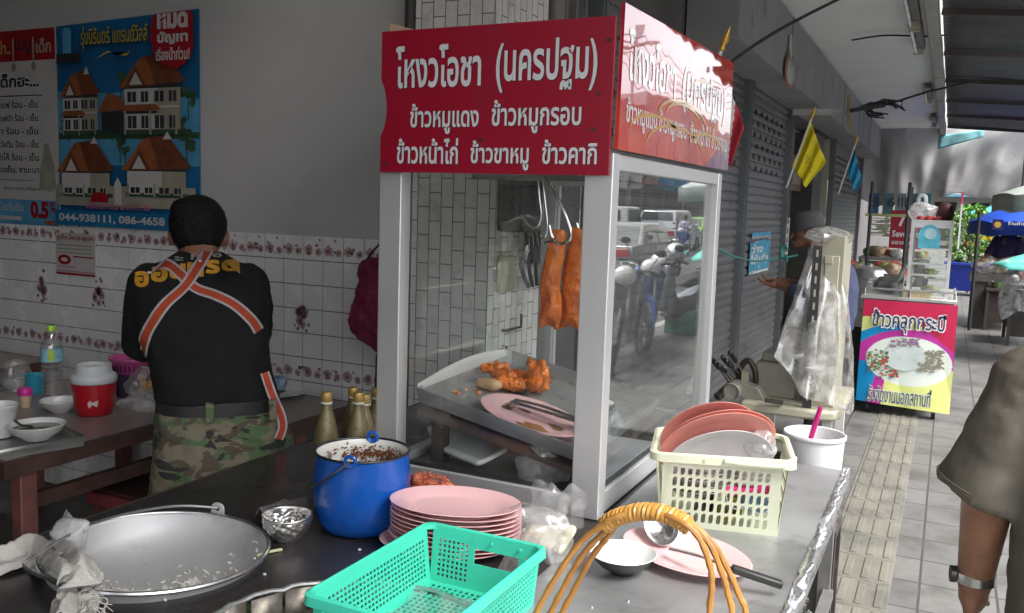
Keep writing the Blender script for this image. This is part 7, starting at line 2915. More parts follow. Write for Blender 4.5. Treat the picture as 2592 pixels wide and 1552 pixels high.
for k in range(6):
    b.box(-.53 + .03 * (k % 2), -.33, FY + .5 + .05 * k, FY + .54 + .05 * k, FZ + .016, FZ + .05 + .02 * k)
solo(b, 'tray_stack', 'stack of grey trays and boards at the left of the cart', 'trays', mat('tray_greys', (.3, .29, .27), .5, .3, var=.4, vs=9))
b = B()
b.lathe([(.001, 0), (.04, 0), (.048, .09), (.045, .09), (.036, .01), (.001, .01)], 24)
q = PY(2168, 700, FY + .25)
solo(b, 'metal_mug', 'grey metal mug left of the cart case', 'mug', mat('mug_steel', (.4, .42, .42), .35, .7), loc=(q.x, FY + .25, FZ + .016))
# steamer pots
q = PY(2098, 735, 8.6)
stm = thing('steamer_pot', 'tall stacked aluminium steamer pot beside the cart', 'steamer', (q.x, 8.6, .62))
b = B()
r = .17
b.lathe([(.001, 0), (r, 0), (r, .14), (r * 1.05, .145), (r * 1.05, .155), (r, .16), (r, .28), (r * 1.05, .285), (r * 1.05, .295), (r, .30), (r * .99, .42), (r * 1.04, .425), (r * 1.04, .44)], 44)
b.obj('tiers', mat('steamer_alu', (.55, .55, .55), .3, .85, var=.1), stm, smooth=35)
b = B()
b.lathe([(r * 1.02, .44), (r * .95, .47), (r * .7, .51), (r * .72, .515), (r * .4, .535), (.02, .545), (.02, .56), (.001, .56)], 44)
b.obj('lid', mat('steamer_alu', (.55, .55, .55), .3, .85), stm, smooth=35)
b = B()
b.box(q.x - .2, q.x + .2, 8.4, 8.8, 0, .615)
solo(b, 'steamer_stand', 'dark square stove box under the steamer pot', 'stove', mat('stove_dark', (.04, .038, .036), .7, var=.3), bevel=.01)

# ================================================================ FARTHER STALLS
def stall(name, label, x0, x1, y0, y1, z, cloth_c, seed, goods, panel=True):
    t = thing(name, label, 'market stall', ((x0 + x1) / 2, y0, 0))
    b = B()
    b.box(x0, x1, y0, y1, z - .04, z)
    b.obj('tabletop', mat('stall_top_%d' % seed, cloth_c, .6, var=.2), t, W=True)
    for x in (x0 + .03, x1 - .03):
        for y in (y0 + .03, y1 - .03):
            b = B()
            b.box(x - .02, x + .02, y - .02, y + .02, 0, z - .04)
            b.obj('leg', mat('stall_leg_dark', (.05, .045, .04), .7), t, W=True)
    if panel:
        b = B()
        b.box(x0 + .05, x1 - .05, y0 + .05, y0 + .06, .12, z - .05)
        b.obj('front_panel', mat('stall_panel_%d' % seed, tuple(c * .6 for c in cloth_c), .7, var=.3), t, W=True)
    rr = random.Random(seed)
    for k in range(goods):
        b = B()
        kind = rr.choice('bbcs')
        c = rr.choice(((.5, .5, .48), (.25, .36, .12), (.45, .25, .06), (.4, .07, .05), (.3, .22, .14), (.55, .55, .5), (.12, .2, .08)))
        p = (rr.uniform(x0 + .08, x1 - .08), rr.uniform(y0 + .08, y1 - .08), z)
        lab = {'b': 'bag of goods heaped on the ', 'c': 'tub of goods set on the ', 's': 'round fruit lying on the '}[kind] + label
        lab = ' '.join(lab.split()[:15])
        if kind == 'b':
            crumple(b, (0, 0, .07), .09, .09, .08, seed * 40 + k, 18, 10, .35)
            solo(b, 'goods_bag', lab, 'bag', mat('goods_%d%d' % (int(c[0] * 99), int(c[1] * 99)), c, .4, var=.5, vs=20), 'bags heaped on the ' + name.replace('_', ' '), loc=p, smooth=70)
        elif kind == 'c':
            b.lathe([(.001, 0), (.07, 0), (.09, .09), (.085, .09), (.06, .02), (.001, .05)], 16)
            solo(b, 'goods_tub', lab, 'tub', mat('goods_%d%d' % (int(c[0] * 99), int(c[1] * 99)), c, .4, var=.5, vs=20), 'tubs set on the ' + name.replace('_', ' '), loc=p)
        else:
            b.sph((0, 0, .05), .055, 12)
            solo(b, 'fruit', lab, 'fruit', mat('goods_%d%d' % (int(c[0] * 99), int(c[1] * 99)), c, .4, var=.5, vs=20), 'fruit on the ' + name.replace('_', ' '), loc=p)
    return t


stall('fruit_stall', 'crowded fruit stall against the shops behind the steamer', -1.25, -.35, 11.2, 12.8, .88, (.22, .21, .2), 1, 26)
stall('side_stall', 'dim back stall farther along the row', -1.2, -.25, 14.2, 15.6, 1.0, (.2, .2, .19), 2, 22)
sf = thing('display_stand', 'thin dark steel frame around the crowded fruit stall', 'stand', (-.8, 11.2, 0))
for x, y in ((PY(2190, 600, 11.2).x, 11.2), (PY(2195, 600, 12.8).x, 12.8), (PY(2100, 600, 11.2).x, 11.2)):
    b = B()
    b.cyl((x, y, 0), (x, y, 2.0), .02, n=8)
    b.obj('post', mat('frame_dark', (.03, .03, .032), .5), sf, W=True)
b = B()
b.bar((PY(2095, 510, 11.2).x, 11.2, 1.62), (PY(2200, 510, 11.2).x, 11.2, 1.62), .03, .03)
b.obj('crossbar', mat('frame_olive', (.3, .33, .12), .6), sf, W=True)
b = B()
p0, p1 = PY(2150, 600, 13.2), PY(2206, 510, 13.2)
b.box(p0.x, p1.x + .15, 13.2, 13.21, p0.z, p1.z)
b.text('7', p0.x + .1, p1.z - .22, .09, .17, 1, frame((0, 13.199, 0), (1, 0, 0), (0, 0, 1)), .05, .001)
b.text('Seven Star', p0.x + .03, p1.z - .36, .42, .09, 1, frame((0, 13.199, 0), (1, 0, 0), (0, 0, 1)), .03, .001)
b.text('ของฝาก', p0.x + .03, p1.z - .46, .26, .06, 1, frame((0, 13.199, 0), (1, 0, 0), (0, 0, 1)), .02, .001)
solo(b, 'red_banner', 'red banner with a big white 7 behind the cart', 'banner', [mat('ban_red', (.32, .01, .03), .5), mat('letter_white', (.7, .7, .7), .5)], smooth=0)
b = B()
for k, (px, c) in enumerate(((2100, 0), (2135, 1), (2165, 2), (2195, 1), (2225, 3))):
    a, c2 = PY(px, 508, 17.5), PY(px + 28, 482, 17.5)
    b.box(a.x, c2.x, 17.5, 17.53, a.z - .1, c2.z + .1, c)
fr_ = frame((0, 17.498, 0), (1, 0, 0), (0, 0, 1))
for s_, px in (('5', 2108), ('6', 2145), ('|||', 2172), ('01', 2200)):
    a = PY(px, 500, 17.5)
    b.text(s_, a.x, a.z, .14, .16, 4, fr_, .02, .002)
solo(b, 'sign_strip', 'row of blue and pale sign boards under the tarpaulin', 'sign', [mat('strip_blue', (.03, .14, .3), .5), mat('strip_teal', (.10, .2, .22), .5), mat('strip_pale2', (.25, .3, .3), .5), mat('strip_cyan', (.05, .22, .28), .5), mat('strip_dark', (.05, .05, .07), .6)], smooth=0)
b = B()
a, c2 = PY(2100, 520, 14), PY(2135, 560, 14)
for k in range(26):
    rr = random.Random(k)
    b.box(a.x + rr.uniform(0, .25), a.x + rr.uniform(.27, .33), 14, 14.03, 1.32 + .012 * k, 1.33 + .012 * k)
solo(b, 'hanging_bundle', 'greenish bundles of packets hung at the fruit stall', 'bundle', mat('bundle_green', (.22, .28, .10), .6, var=.6, vs=14), smooth=0)
# planter with a leafy shrub
q = PZ(2340, 714, 0)
pl = thing('planter', 'big blue tapered planter tub holding the leafy shrub', 'planter', (q.x, q.y, 0))
b = B()
b.add([(-.36, -.3, .1), (.36, -.3, .1), (.36, .3, .1), (-.36, .3, .1), (-.46, -.4, .66), (.46, -.4, .66), (.46, .4, .66), (-.46, .4, .66)], [(0, 1, 5, 4), (1, 2, 6, 5), (2, 3, 7, 6), (3, 0, 4, 7), (0, 3, 2, 1), (4, 5, 6, 7)])
b.obj('tub', mat('planter_blue', (.01, .03, .28), .4, var=.1), pl)
b = B()
b.box(-.49, .49, -.43, .43, .64, .70)
b.obj('rim', mat('planter_blue', (.01, .03, .28), .4), pl, bevel=.01)
for x, y in ((-.28, -.2), (.28, -.2), (-.28, .2), (.28, .2)):
    b = B()
    b.cyl((x, y, 0), (x, y, .11), .04, n=10)
    b.obj('foot', mat('stall_leg_dark', (.05, .045, .04), .7), pl)
leafm = mat('leaf_green', (.10, .24, .035), .5, var=.5, vs=5, spec=.4)
shb = thing('shrub', 'bright green leafy shrub growing in the blue planter', 'shrub', (q.x, q.y, .66))
b = B()
for k in range(7):
    rr = random.Random(k)
    b.tube(smoothpath([(0, 0, 0), (rr.uniform(-.2, .2), rr.uniform(-.2, .2), .4), (rr.uniform(-.45, .45), rr.uniform(-.3, .3), .9 + rr.uniform(-.1, .3))]), .012, n=5)
b.obj('stems', mat('stem_brown', (.08, .06, .03), .8), shb)
b = B()
rr = random.Random(99)
for k in range(1500):
    t, z = rr.uniform(0, 2 * PI), rr.uniform(.0, 1.22)
    rad = (.50 * math.sin(PI * min(1, (z + .35) / 1.7)) ** .8) * (1 + .25 * math.sin(3 * t + z * 4)) * math.sqrt(rr.uniform(.25, 1))
    c = Vector((rad * math.cos(t), rad * .8 * math.sin(t), z))
    d = Vector((math.cos(t) + rr.gauss(0, .6), math.sin(t) + rr.gauss(0, .6), rr.gauss(.1, .6))).normalized()
    s_ = d.cross(Vector((rr.gauss(0, 1), rr.gauss(0, 1), rr.gauss(0, 1)))).normalized()
    L_ = rr.uniform(.06, .13)
    b.poly([c, c + d * L_ * .5 + s_ * L_ * .28, c + d * L_, c + d * L_ * .5 - s_ * L_ * .28])
b.keep = True
b.obj('leaves', leafm, shb, smooth=0)
# umbrellas, vendors' stalls on the kerb side
def umbrella(label, c, r, ztop, zrim, colour, val=True, sides=8, tilt=0, polez=0, seed=0):
    t = thing('umbrella', label, 'umbrella', (c[0], c[1], polez))
    b = B()
    b.cyl((0, 0, 0), (0, 0, ztop - polez + .06), .02, n=10)
    b.obj('pole', mat('umbrella_pole', (.2, .2, .2), .4, .6), t)
    T_ = Matrix.Translation((0, 0, zrim - polez)) @ Matrix.Rotation(tilt, 4, 'Y')
    n = sides * 6
    vs = []
    for i in range(9):
        f = i / 8
        for j in range(n):
            a = 2 * PI * j / n
            sag = 1 - .07 * abs(math.sin(a * sides / 2)) * f
            vs.append(T_ @ Vector((r * f * sag * math.cos(a), r * f * sag * math.sin(a), (ztop - zrim) * (1 - f ** 1.35) + .03 * abs(math.sin(a * sides / 2)) * f)))
    b = B()
    b.add(vs, [(i * n + j, i * n + (j + 1) % n, (i + 1) * n + (j + 1) % n, (i + 1) * n + j) for i in range(8) for j in range(n)])
    if val:
        v2 = [Vector(v) - Vector((0, 0, .2)) for v in vs[8 * n:]]
        b.add([Vector(v) for v in vs[8 * n:]] + v2, [(j, (j + 1) % n, n + (j + 1) % n, n + j) for j in range(n)])
    b.obj('canopy', mat('umbrella_%d' % seed, colour, .55, var=.12, vs=3), t, solid=.004)
    b = B()
    for j in range(sides):
        a = 2 * PI * j / sides
        b.cyl(T_ @ Vector((0, 0, (ztop - zrim) * .95)), T_ @ Vector((r * math.cos(a), r * math.sin(a), .0)), .006, n=5)
    b.obj('ribs', mat('umbrella_pole', (.2, .2, .2), .4, .6), t)
    return t


uc = PY(2470, 540, 15.5)
um = umbrella('large blue market umbrella with a printed valance over the vendor', (uc.x + .25, 15.5), .95, PY(2440, 490, 15.5).z + .1, PY(2440, 540, 15.5).z, (.01, .06, .42), True, 8, 0, 0, 1)
b = B()
a = PY(2400, 556, 14.55)
fu = frame((0, 14.6, 0), (1, 0, 0), (0, 0, 1))
b.box(a.x + .0, a.x + .14, a.z, a.z + .15, 0, .004, 0, fu)
b.disc((a.x + .07, a.z + .075, .006), .045, 12, 1, fu)
b.text('ร้านค้าชุมชน', a.x + .2, a.z + .06, .34, .07, 2, fu, .01, .004)
o = b.obj('valance_print', [mat('crest_navy', (.01, .01, .08), .5), mat('crest_gold', (.5, .33, .06), .5), mat('letter_white', (.7, .7, .7), .5)], um, W=True, smooth=0)
uc2 = PY(2520, 655, 11.6)
umbrella('pale turquoise umbrella pitched low over the kerbside stall', (uc2.x + .02, 11.6), .55, PY(2478, 605, 11.6).z, PY(2420, 660, 11.6).z, (.10, .42, .36), False, 8, R(8), 0, 2)
umbrella('small bright cyan umbrella far behind the blue one', (PY(2395, 520, 26).x, 26), .8, PY(2395, 500, 26).z, PY(2395, 530, 26).z, (.03, .35, .5), False, 8, 0, 0, 3)
gx_ = PY(2450, 450, 12.4)
umbrella('grey white umbrella edge at the right under the tarpaulin', (gx_.x + .55, 12.4), .75, PY(2478, 430, 12.4).z, PY(2440, 475, 12.4).z, (.30, .33, .31), True, 8, 0, 0, 4)
q = PZ(2440, 835, 0)
stall('kerb_stall', 'dark kerbside stall under the turquoise umbrella', q.x - .05, q.x + .75, q.y - .1, q.y + .9, .78, (.05, .045, .04), 3, 12)
q = PZ(2392, 800, 0)
stall('snack_stall', 'narrow snack stall with orange food beside the kerb', q.x - .08, q.x + .34, q.y, q.y + .6, .62, (.07, .05, .045), 4, 8)
b = B()
q = PY(2462, 720, 11.4)
b.grid(lambda u, v: (q.x - .16 + .34 * u + .03 * math.sin(v * 7), 11.4 - .1 * math.sin(PI * u) + .03 * nz3(u * 5, v * 5, 1), q.z + .42 - .62 * v - .06 * math.cos(u * 6) * v), 20, 24)
solo(b, 'plastic_sheet', 'hanging clear plastic sheet around the kerbside stall', 'plastic sheet', film_mat('stall_sheet', clear=.5, milk=.45, gloss=.12), smooth=70)
b = B()
q = PY(2395, 640, 15)
crumple(b, (q.x, 15, q.z), .24, .2, .14, 81, 36, 20, .3)
solo(b, 'plastic_bag', 'big plastic covered heap of yellow fruit near the vendor', 'bag', film_mat('heap_cover', tint=(1, .93, .75), clear=.4, milk=.55, gloss=.12), smooth=70)
b = B()
b.box(q.x - .25, q.x + .25, 14.85, 15.3, .7, q.z - .13)
b.box(q.x - .22, q.x + .22, 14.9, 15.25, 0, .7)
solo(b, 'box_stand', 'dim box stand under the plastic covered fruit heap', 'stand', mat('stand_dim', (.12, .11, .10), .7, var=.3))
vq = PY(2438, 640, 15.2)
simple_person('vendor in a dark navy shirt standing under the blue umbrella', (vq.x, 15.2, 0), R(150), (.03, .025, .09), (.04, .04, .05), False, None, None, .05)
q = PY(2352, 560, 23)
bar_ = thing('barrier_board', 'yellow and black striped barrier board leaning behind the shrub', 'barrier', (q.x, 23, 1.2))
b = B()
M = frame((q.x - .16, 23, 1.0), (1, 0, -.35), (.25, 0, 1))
b.box(0, .55, 0, .9, -.02, 0, 0, M)
b.obj('board', mat('barrier_black', (.03, .03, .03), .5), bar_, W=True)
b = B()
for k in range(4):
    b.poly([(0, .05 + .24 * k, .002), (.55, .05 + .24 * k - .0, .002), (.55, .16 + .24 * k, .002), (0, .16 + .24 * k, .002)], 0, M)
b.obj('stripes', mat('barrier_yellow', (.6, .36, .01), .5), bar_, W=True, smooth=0)
b = B()
b.cyl((q.x, 23.03, 0), (q.x, 23.03, 1.6), .03)
b.obj('post', mat('frame_dark', (.03, .03, .032), .5), bar_, W=True)
for k, (px, Y) in enumerate(((2363, 14.5), (2350, 22))):
    b = B()
    q = PY(px, 600, Y)
    b.cyl((q.x, Y, 0), (q.x, Y, 1.72), .022, n=8)
    solo(b, 'awning_pole', ('thin dark pole beside the blue planter', 'thin dark pole near the striped barrier')[k], 'pole', mat('frame_dark', (.03, .03, .032), .5))
# far end of the street
fb_ = thing('market_hall', 'long pale market building far down the street', 'building', (0, 60, 0))
b = B()
b.box(-6, 7, 60, 66, 0, 7)
b.obj('wall', mat('hall_pale', (.42, .40, .36), .85, dirt=(.25, .24, .22), ds=.6), fb_, W=True)
b = B()
for k in range(6):
    b.box(-5 + k * 2, -3.8 + k * 2, 59.95, 60, .3, 2.6)
b.obj('openings', mat('opening_dark', (.03, .03, .03), .8), fb_, W=True)
b = B()
b.box(-6.5, 7.5, 58.4, 60, 2.9, 3.05)
b.obj('awning', mat('hall_awning', (.10, .25, .35), .7), fb_, W=True)

# ================================================================ ACROSS THE STREET (mirrored by the case's street side)
bcols = ((.34, .31, .27), (.26, .19, .17), (.38, .37, .35), (.22, .24, .24), (.36, .33, .26), (.30, .22, .20), (.33, .33, .32), (.3, .27, .22), (.35, .34, .30))
rr = random.Random(14)
for k in range(9):
    y0 = -4 + k * 8.2
    hgt = 6.6 + 1.5 * rr.random()
    bl = thing('shophouse', ('shophouse number row opposite with %s walls and shuttered ground floor' % ('beige', 'brick brown', 'light grey', 'slate grey', 'sand', 'dusty red', 'pale grey', 'khaki', 'cream')[k]).replace('number row ', 'in the row '), 'building', (13.2, y0 + 4, 0), 0, 'shophouses across the street')
    b = B()
    b.box(13.1, 19, y0, y0 + 8.15, 0, hgt)
    b.obj('wall', mat('opp_wall_%d' % k, bcols[k], .85, var=.12, vs=.8, dirt=tuple(c * .55 for c in bcols[k]), ds=.9, dt=.56), bl, W=True)
    for j in range(2):
        b = B()
        b.box(13.06, 13.1, y0 + .4 + j * 3.9, y0 + 3.8 + j * 3.9, 0, 2.9)
        b.obj('shopfront', mat('opp_shop_%d' % ((k + j) % 3), ((.05, .05, .05), (.09, .04, .04), (.07, .08, .09))[(k + j) % 3], .5, var=.4, vs=1.5), bl, W=True)
        for i in range(2):
            b = B()
            x = y0 + .6 + j * 3.9 + i * 1.7
            b.box(13.05, 13.1, x, x + 1.2, 4.2, 5.6)
            b.obj('window', mat('opp_glass', (.04, .05, .06), .15), bl, W=True)
    b = B()
    b.add([(11.2, y0 + .2, 2.75), (11.2, y0 + 7.9, 2.75), (13.1, y0 + 7.9, 3.4), (13.1, y0 + .2, 3.4)], [(0, 1, 2, 3)])
    b.obj('awning', mat('opp_awn_%d' % (k % 4), ((.06, .10, .18), (.16, .05, .05), (.28, .28, .27), (.05, .12, .10))[k % 4], .7, var=.2), bl, W=True, solid=.02)
for k, (px0, py0, px1, py1, c, lab) in enumerate(((1498, 395, 1560, 455, (.6, .6, .58), 'white plastic awning sheet hung across the street'), (1608, 410, 1668, 460, (.05, .25, .5), 'blue plastic awning sheet hung across the street'), (1672, 418, 1700, 465, (.6, .6, .6), 'second white plastic awning sheet farther along across the street'))):
    p0, p1 = PX(px0, py0, -12.7), PX(px1, py1, -12.7)
    b = B()
    b.grid(lambda u, v: (11.2 + .25 * math.sin(u * 12) * v + .3 * v, p0.y + (p1.y - p0.y) * u, p0.z + (p1.z - p0.z) * v - .15 * math.sin(PI * u) * v), 24, 8)
    solo(b, 'awning_sheet', lab, 'awning', mat('opp_sheet_%d' % k, c, .6, var=.2), solid=.01)
for k, Y in enumerate((6, 21, 38)):
    t = thing('utility_pole', ('nearest', 'second', 'farthest')[k] + ' concrete utility pole on the far pavement carrying black wires', 'pole', (11.4, Y, 0), 0, 'utility poles across the street')
    b = B()
    b.box(11.3, 11.5, Y - .1, Y + .1, 0, 9.5)
    b.obj('shaft', concrete, t, W=True)
    b = B()
    b.box(10.6, 12.2, Y - .05, Y + .05, 8.6, 8.72)
    b.obj('crossarm', concrete, t, W=True)
b = B()
for k in range(8):
    pts = []
    for i in range(0, 61):
        y = -4 + i
        ph = ((y - 6) % 15.5) / 15.5
        pts.append((10.7 + .2 * k, y, 8.75 - .25 * (k % 4) * .6 - (.5 + .1 * k) * 4 * ph * (1 - ph)))
    b.tube(pts, .025, n=4)
solo(b, 'power_lines', 'sagging black power lines strung along the street', 'power lines', cb, smooth=0)

# ---------------------------------------------------------------- vehicles
tyre = mat('tyre_black', (.02, .02, .02), .6)
rimm = mat('wheel_rim', (.5, .5, .5), .3, .8)
glassd = mat('car_glass', (.03, .035, .04), .05, coat=1)


def car(name, label, cat, loc, rz, col, prof, L_, Wd, wheels, roofz, belt, metal=.2):
    """side profile lofted across the width, narrowing above the belt line"""
    paint = mat('paint_' + name + '%d%d' % (int(col[0] * 99), int(col[1] * 99)), col, .22, metal, var=.03, coat=1)
    t = thing(name, label, cat, loc, rz)
    b = B()
    n = len(prof)
    secs = [(-1, .90), (-.97, .97), (-.9, 1), (.9, 1), (.97, .97), (1, .90)]
    for s_, k in secs:
        for (y, z) in prof:
            up = max(0, z - belt) / max(.01, roofz - belt)
            x = s_ * Wd / 2 * (1 - .17 * up - .05 * max(0, (.45 - z)))
            b.v.append((x, y * (1 - .012 * (1 - k) * 4), belt + (z - belt) * (k if z > belt else 1)))
    m_ = len(secs)
    for i in range(m_ - 1):
        for j in range(n):
            b.f.append((i * n + j, i * n + (j + 1) % n, (i + 1) * n + (j + 1) % n, (i + 1) * n + j))
            b.m.append(0)
    b.f += [tuple(range(n)), tuple((m_ - 1) * n + j for j in reversed(range(n)))]
    b.m += [0, 0]
    b.obj('body', paint, t, smooth=40, bevel=.03)
    return t, paint


def wheel(t, x, y, r):
    b = B()
    s_ = 1 if x > 0 else -1
    b.lathe([(r * .62, -.09), (r * .95, -.09), (r, -.06), (r, .06), (r * .95, .09), (r * .62, .09)], 28, M=Matrix.Translation((x, y, r)) @ Matrix.Rotation(R(90), 4, 'Y'))
    o = b.obj('wheel', tyre, t)
    b = B()
    for k in range(5):
        a = 2 * PI * k / 5
        b.bar((x + s_ * .07, y, r), (x + s_ * .07, y + r * .6 * math.cos(a), r + r * .6 * math.sin(a)), .05, .02, up=(1, 0, 0))
    b.cyl((x + s_ * .02, y, r), (x + s_ * .05, y, r), r * .63, n=24)
    b.obj('rim', rimm, o)


def window(t, name, pts, off=.004):
    b = B()
    b.poly(pts)
    return b.obj(name, glassd, t, smooth=0, solid=.012)


def sedan(name, label, cat, loc, rz, col, suv=False, hatch=False, metal=.2):
    L_, Wd = (4.3, 1.72) if not hatch else (3.8, 1.66)
    rz_ = 1.42 if not suv else 1.72
    bl_ = .92 if not suv else 1.02
    h = L_ / 2
    # y forward (+), profile anticlockwise from rear bottom
    if hatch or suv:
        prof = [(-h, .35), (-h + .02, .7), (-h + .05, bl_), (-h + .28, rz_ - .06), (-h + .6, rz_), (.3, rz_), (.55, rz_ - .08), (1.05, bl_ + .04), (h - .35, .78 + (.12 if suv else 0)), (h - .05, .66), (h, .4), (h - .1, .22), (-h + .1, .22)]
        gl = ((.62, rz_ - .10), (1.02, bl_ + .05), (-h + .10, bl_ + .03), (-h + .27, rz_ - .10))
    else:
        prof = [(-h, .38), (-h + .02, .72), (-h + .06, .93), (-h + .75, .98), (-.95, rz_ - .06), (-.6, rz_), (.15, rz_), (.4, rz_ - .07), (1.0, .98), (h - .4, .80), (h - .06, .66), (h, .42), (h - .1, .22), (-h + .1, .22)]
        gl = ((.47, rz_ - .10), (.97, 1.01), (-h + .80, 1.01), (-.98, rz_ - .10))
    t, paint = car(name, label, cat, loc, rz, col, prof, L_, Wd, None, rz_, bl_, metal)
    w1, w0 = Wd / 2 * .80, Wd / 2 * .93
    (ft, fz), (fb, fbz), (rb, rbz), (rt, rtz) = gl
    window(t, 'windscreen', [(-w0 * .9, fb + .02, fbz), (w0 * .9, fb + .02, fbz), (w1 * .92, ft + .02, fz), (-w1 * .92, ft + .02, fz)])
    window(t, 'rear_window', [(-w0 * .9, rb - .02, rbz), (w0 * .9, rb - .02, rbz), (w1 * .92, rt - .02, rtz), (-w1 * .92, rt - .02, rtz)])
    for s_ in (-1, 1):
        mid = (fb + rb) / 2
        for a, c in ((rb + .3, mid - .05), (mid + .05, fb - .2)):
            ta = a + (.32 if a < 0 and not (hatch or suv) else .12) if a == rb + .3 else a
            tc_ = c if c == mid - .05 else c - .42
            window(t, 'side_window', [(s_ * (w0 + .05), a, bl_ + .05), (s_ * (w0 + .05), c, bl_ + .05), (s_ * (w1 + .03), tc_, rz_ - .1), (s_ * (w1 + .03), ta, rz_ - .1)])
        for y in (-h + .75, h - .8):
            wheel(t, s_ * (Wd / 2 - .06), y, .30)
        b = B()
        b.box(s_ * Wd / 2 * .55, s_ * Wd / 2 * .93, -h - .012, -h + .03, .66, .86)
        b.obj('tail_light', mat('tail_red', (.45, .01, .012), .15, coat=1), t, bevel=.01)
        b = B()
        b.box(s_ * Wd / 2 * .55, s_ * Wd / 2 * .92, h - .16, h - .03, .58, .70)
        b.obj('headlight', mat('lamp_clear', (.7, .7, .68), .08, coat=1), t, bevel=.01)
        b = B()
        b.sph((s_ * (Wd / 2 + .08), .8, bl_ + .05), (.1, .05, .07), 12)
        b.obj('mirror', paint, t)
    b = B()
    b.box(-Wd / 2 * .9, Wd / 2 * .9, -h - .04, -h + .05, .36, .52)
    b.box(-Wd / 2 * .9, Wd / 2 * .9, h - .08, h + .03, .30, .48)
    b.obj('bumper', paint, t, bevel=.02)
    b = B()
    b.box(-.24, .24, -h - .05, -h - .035, .56, .66)
    b.box(-.24, .24, h + .025, h + .04, .36, .46)
    b.obj('number_plate', mat('plate_white', (.6, .6, .6), .5), t)
    return t


sedan('parked_car', 'pale grey saloon car parked at the kerb, seen mirrored in the glass', 'car', (5.3, 20.2, -.12), 0, (.34, .33, .31), metal=.5)
sedan('estate_car', 'white estate car parked ahead of the grey saloon', 'car', (9.4, 38, -.12), 0, (.62, .62, .62), suv=True)
sedan('green_car', 'lime green hatchback driving towards the stall', 'car', (10.0, 44, -.12), PI, (.22, .52, .02), hatch=True)
sedan('white_car', 'white estate car driving behind the green hatchback', 'car', (10.0, 53, -.12), PI, (.66, .66, .66), suv=True)
tk = thing('pickup_truck', 'white pickup truck parked between the saloon and estate cars', 'truck', (8.5, 27.5, -.12))
b = B()
b.prism([(-2.6, .45), (-2.6, 1.0), (-.5, 1.0), (-.45, 1.78), (.75, 1.78), (1.35, 1.08), (2.4, .95), (2.45, .4)], 1.7, 0, Matrix(((0, 0, 1, -.85), (1, 0, 0, 0), (0, 1, 0, 0), (0, 0, 0, 1))))
b.obj('body', mat('truck_white', (.64, .64, .64), .3, coat=.6), tk, bevel=.05)
window(tk, 'rear_window', [(-.66, -.50, 1.1), (.66, -.50, 1.1), (.62, -.47, 1.66), (-.62, -.47, 1.66)])
for s_ in (-1, 1):
    window(tk, 'side_window', [(s_ * .86, -.3, 1.1), (s_ * .86, 1.1, 1.12), (s_ * .86, .68, 1.68), (s_ * .86, -.3, 1.68)])
    for y in (-1.7, 1.6):
        wheel(tk, s_ * .78, y, .34)


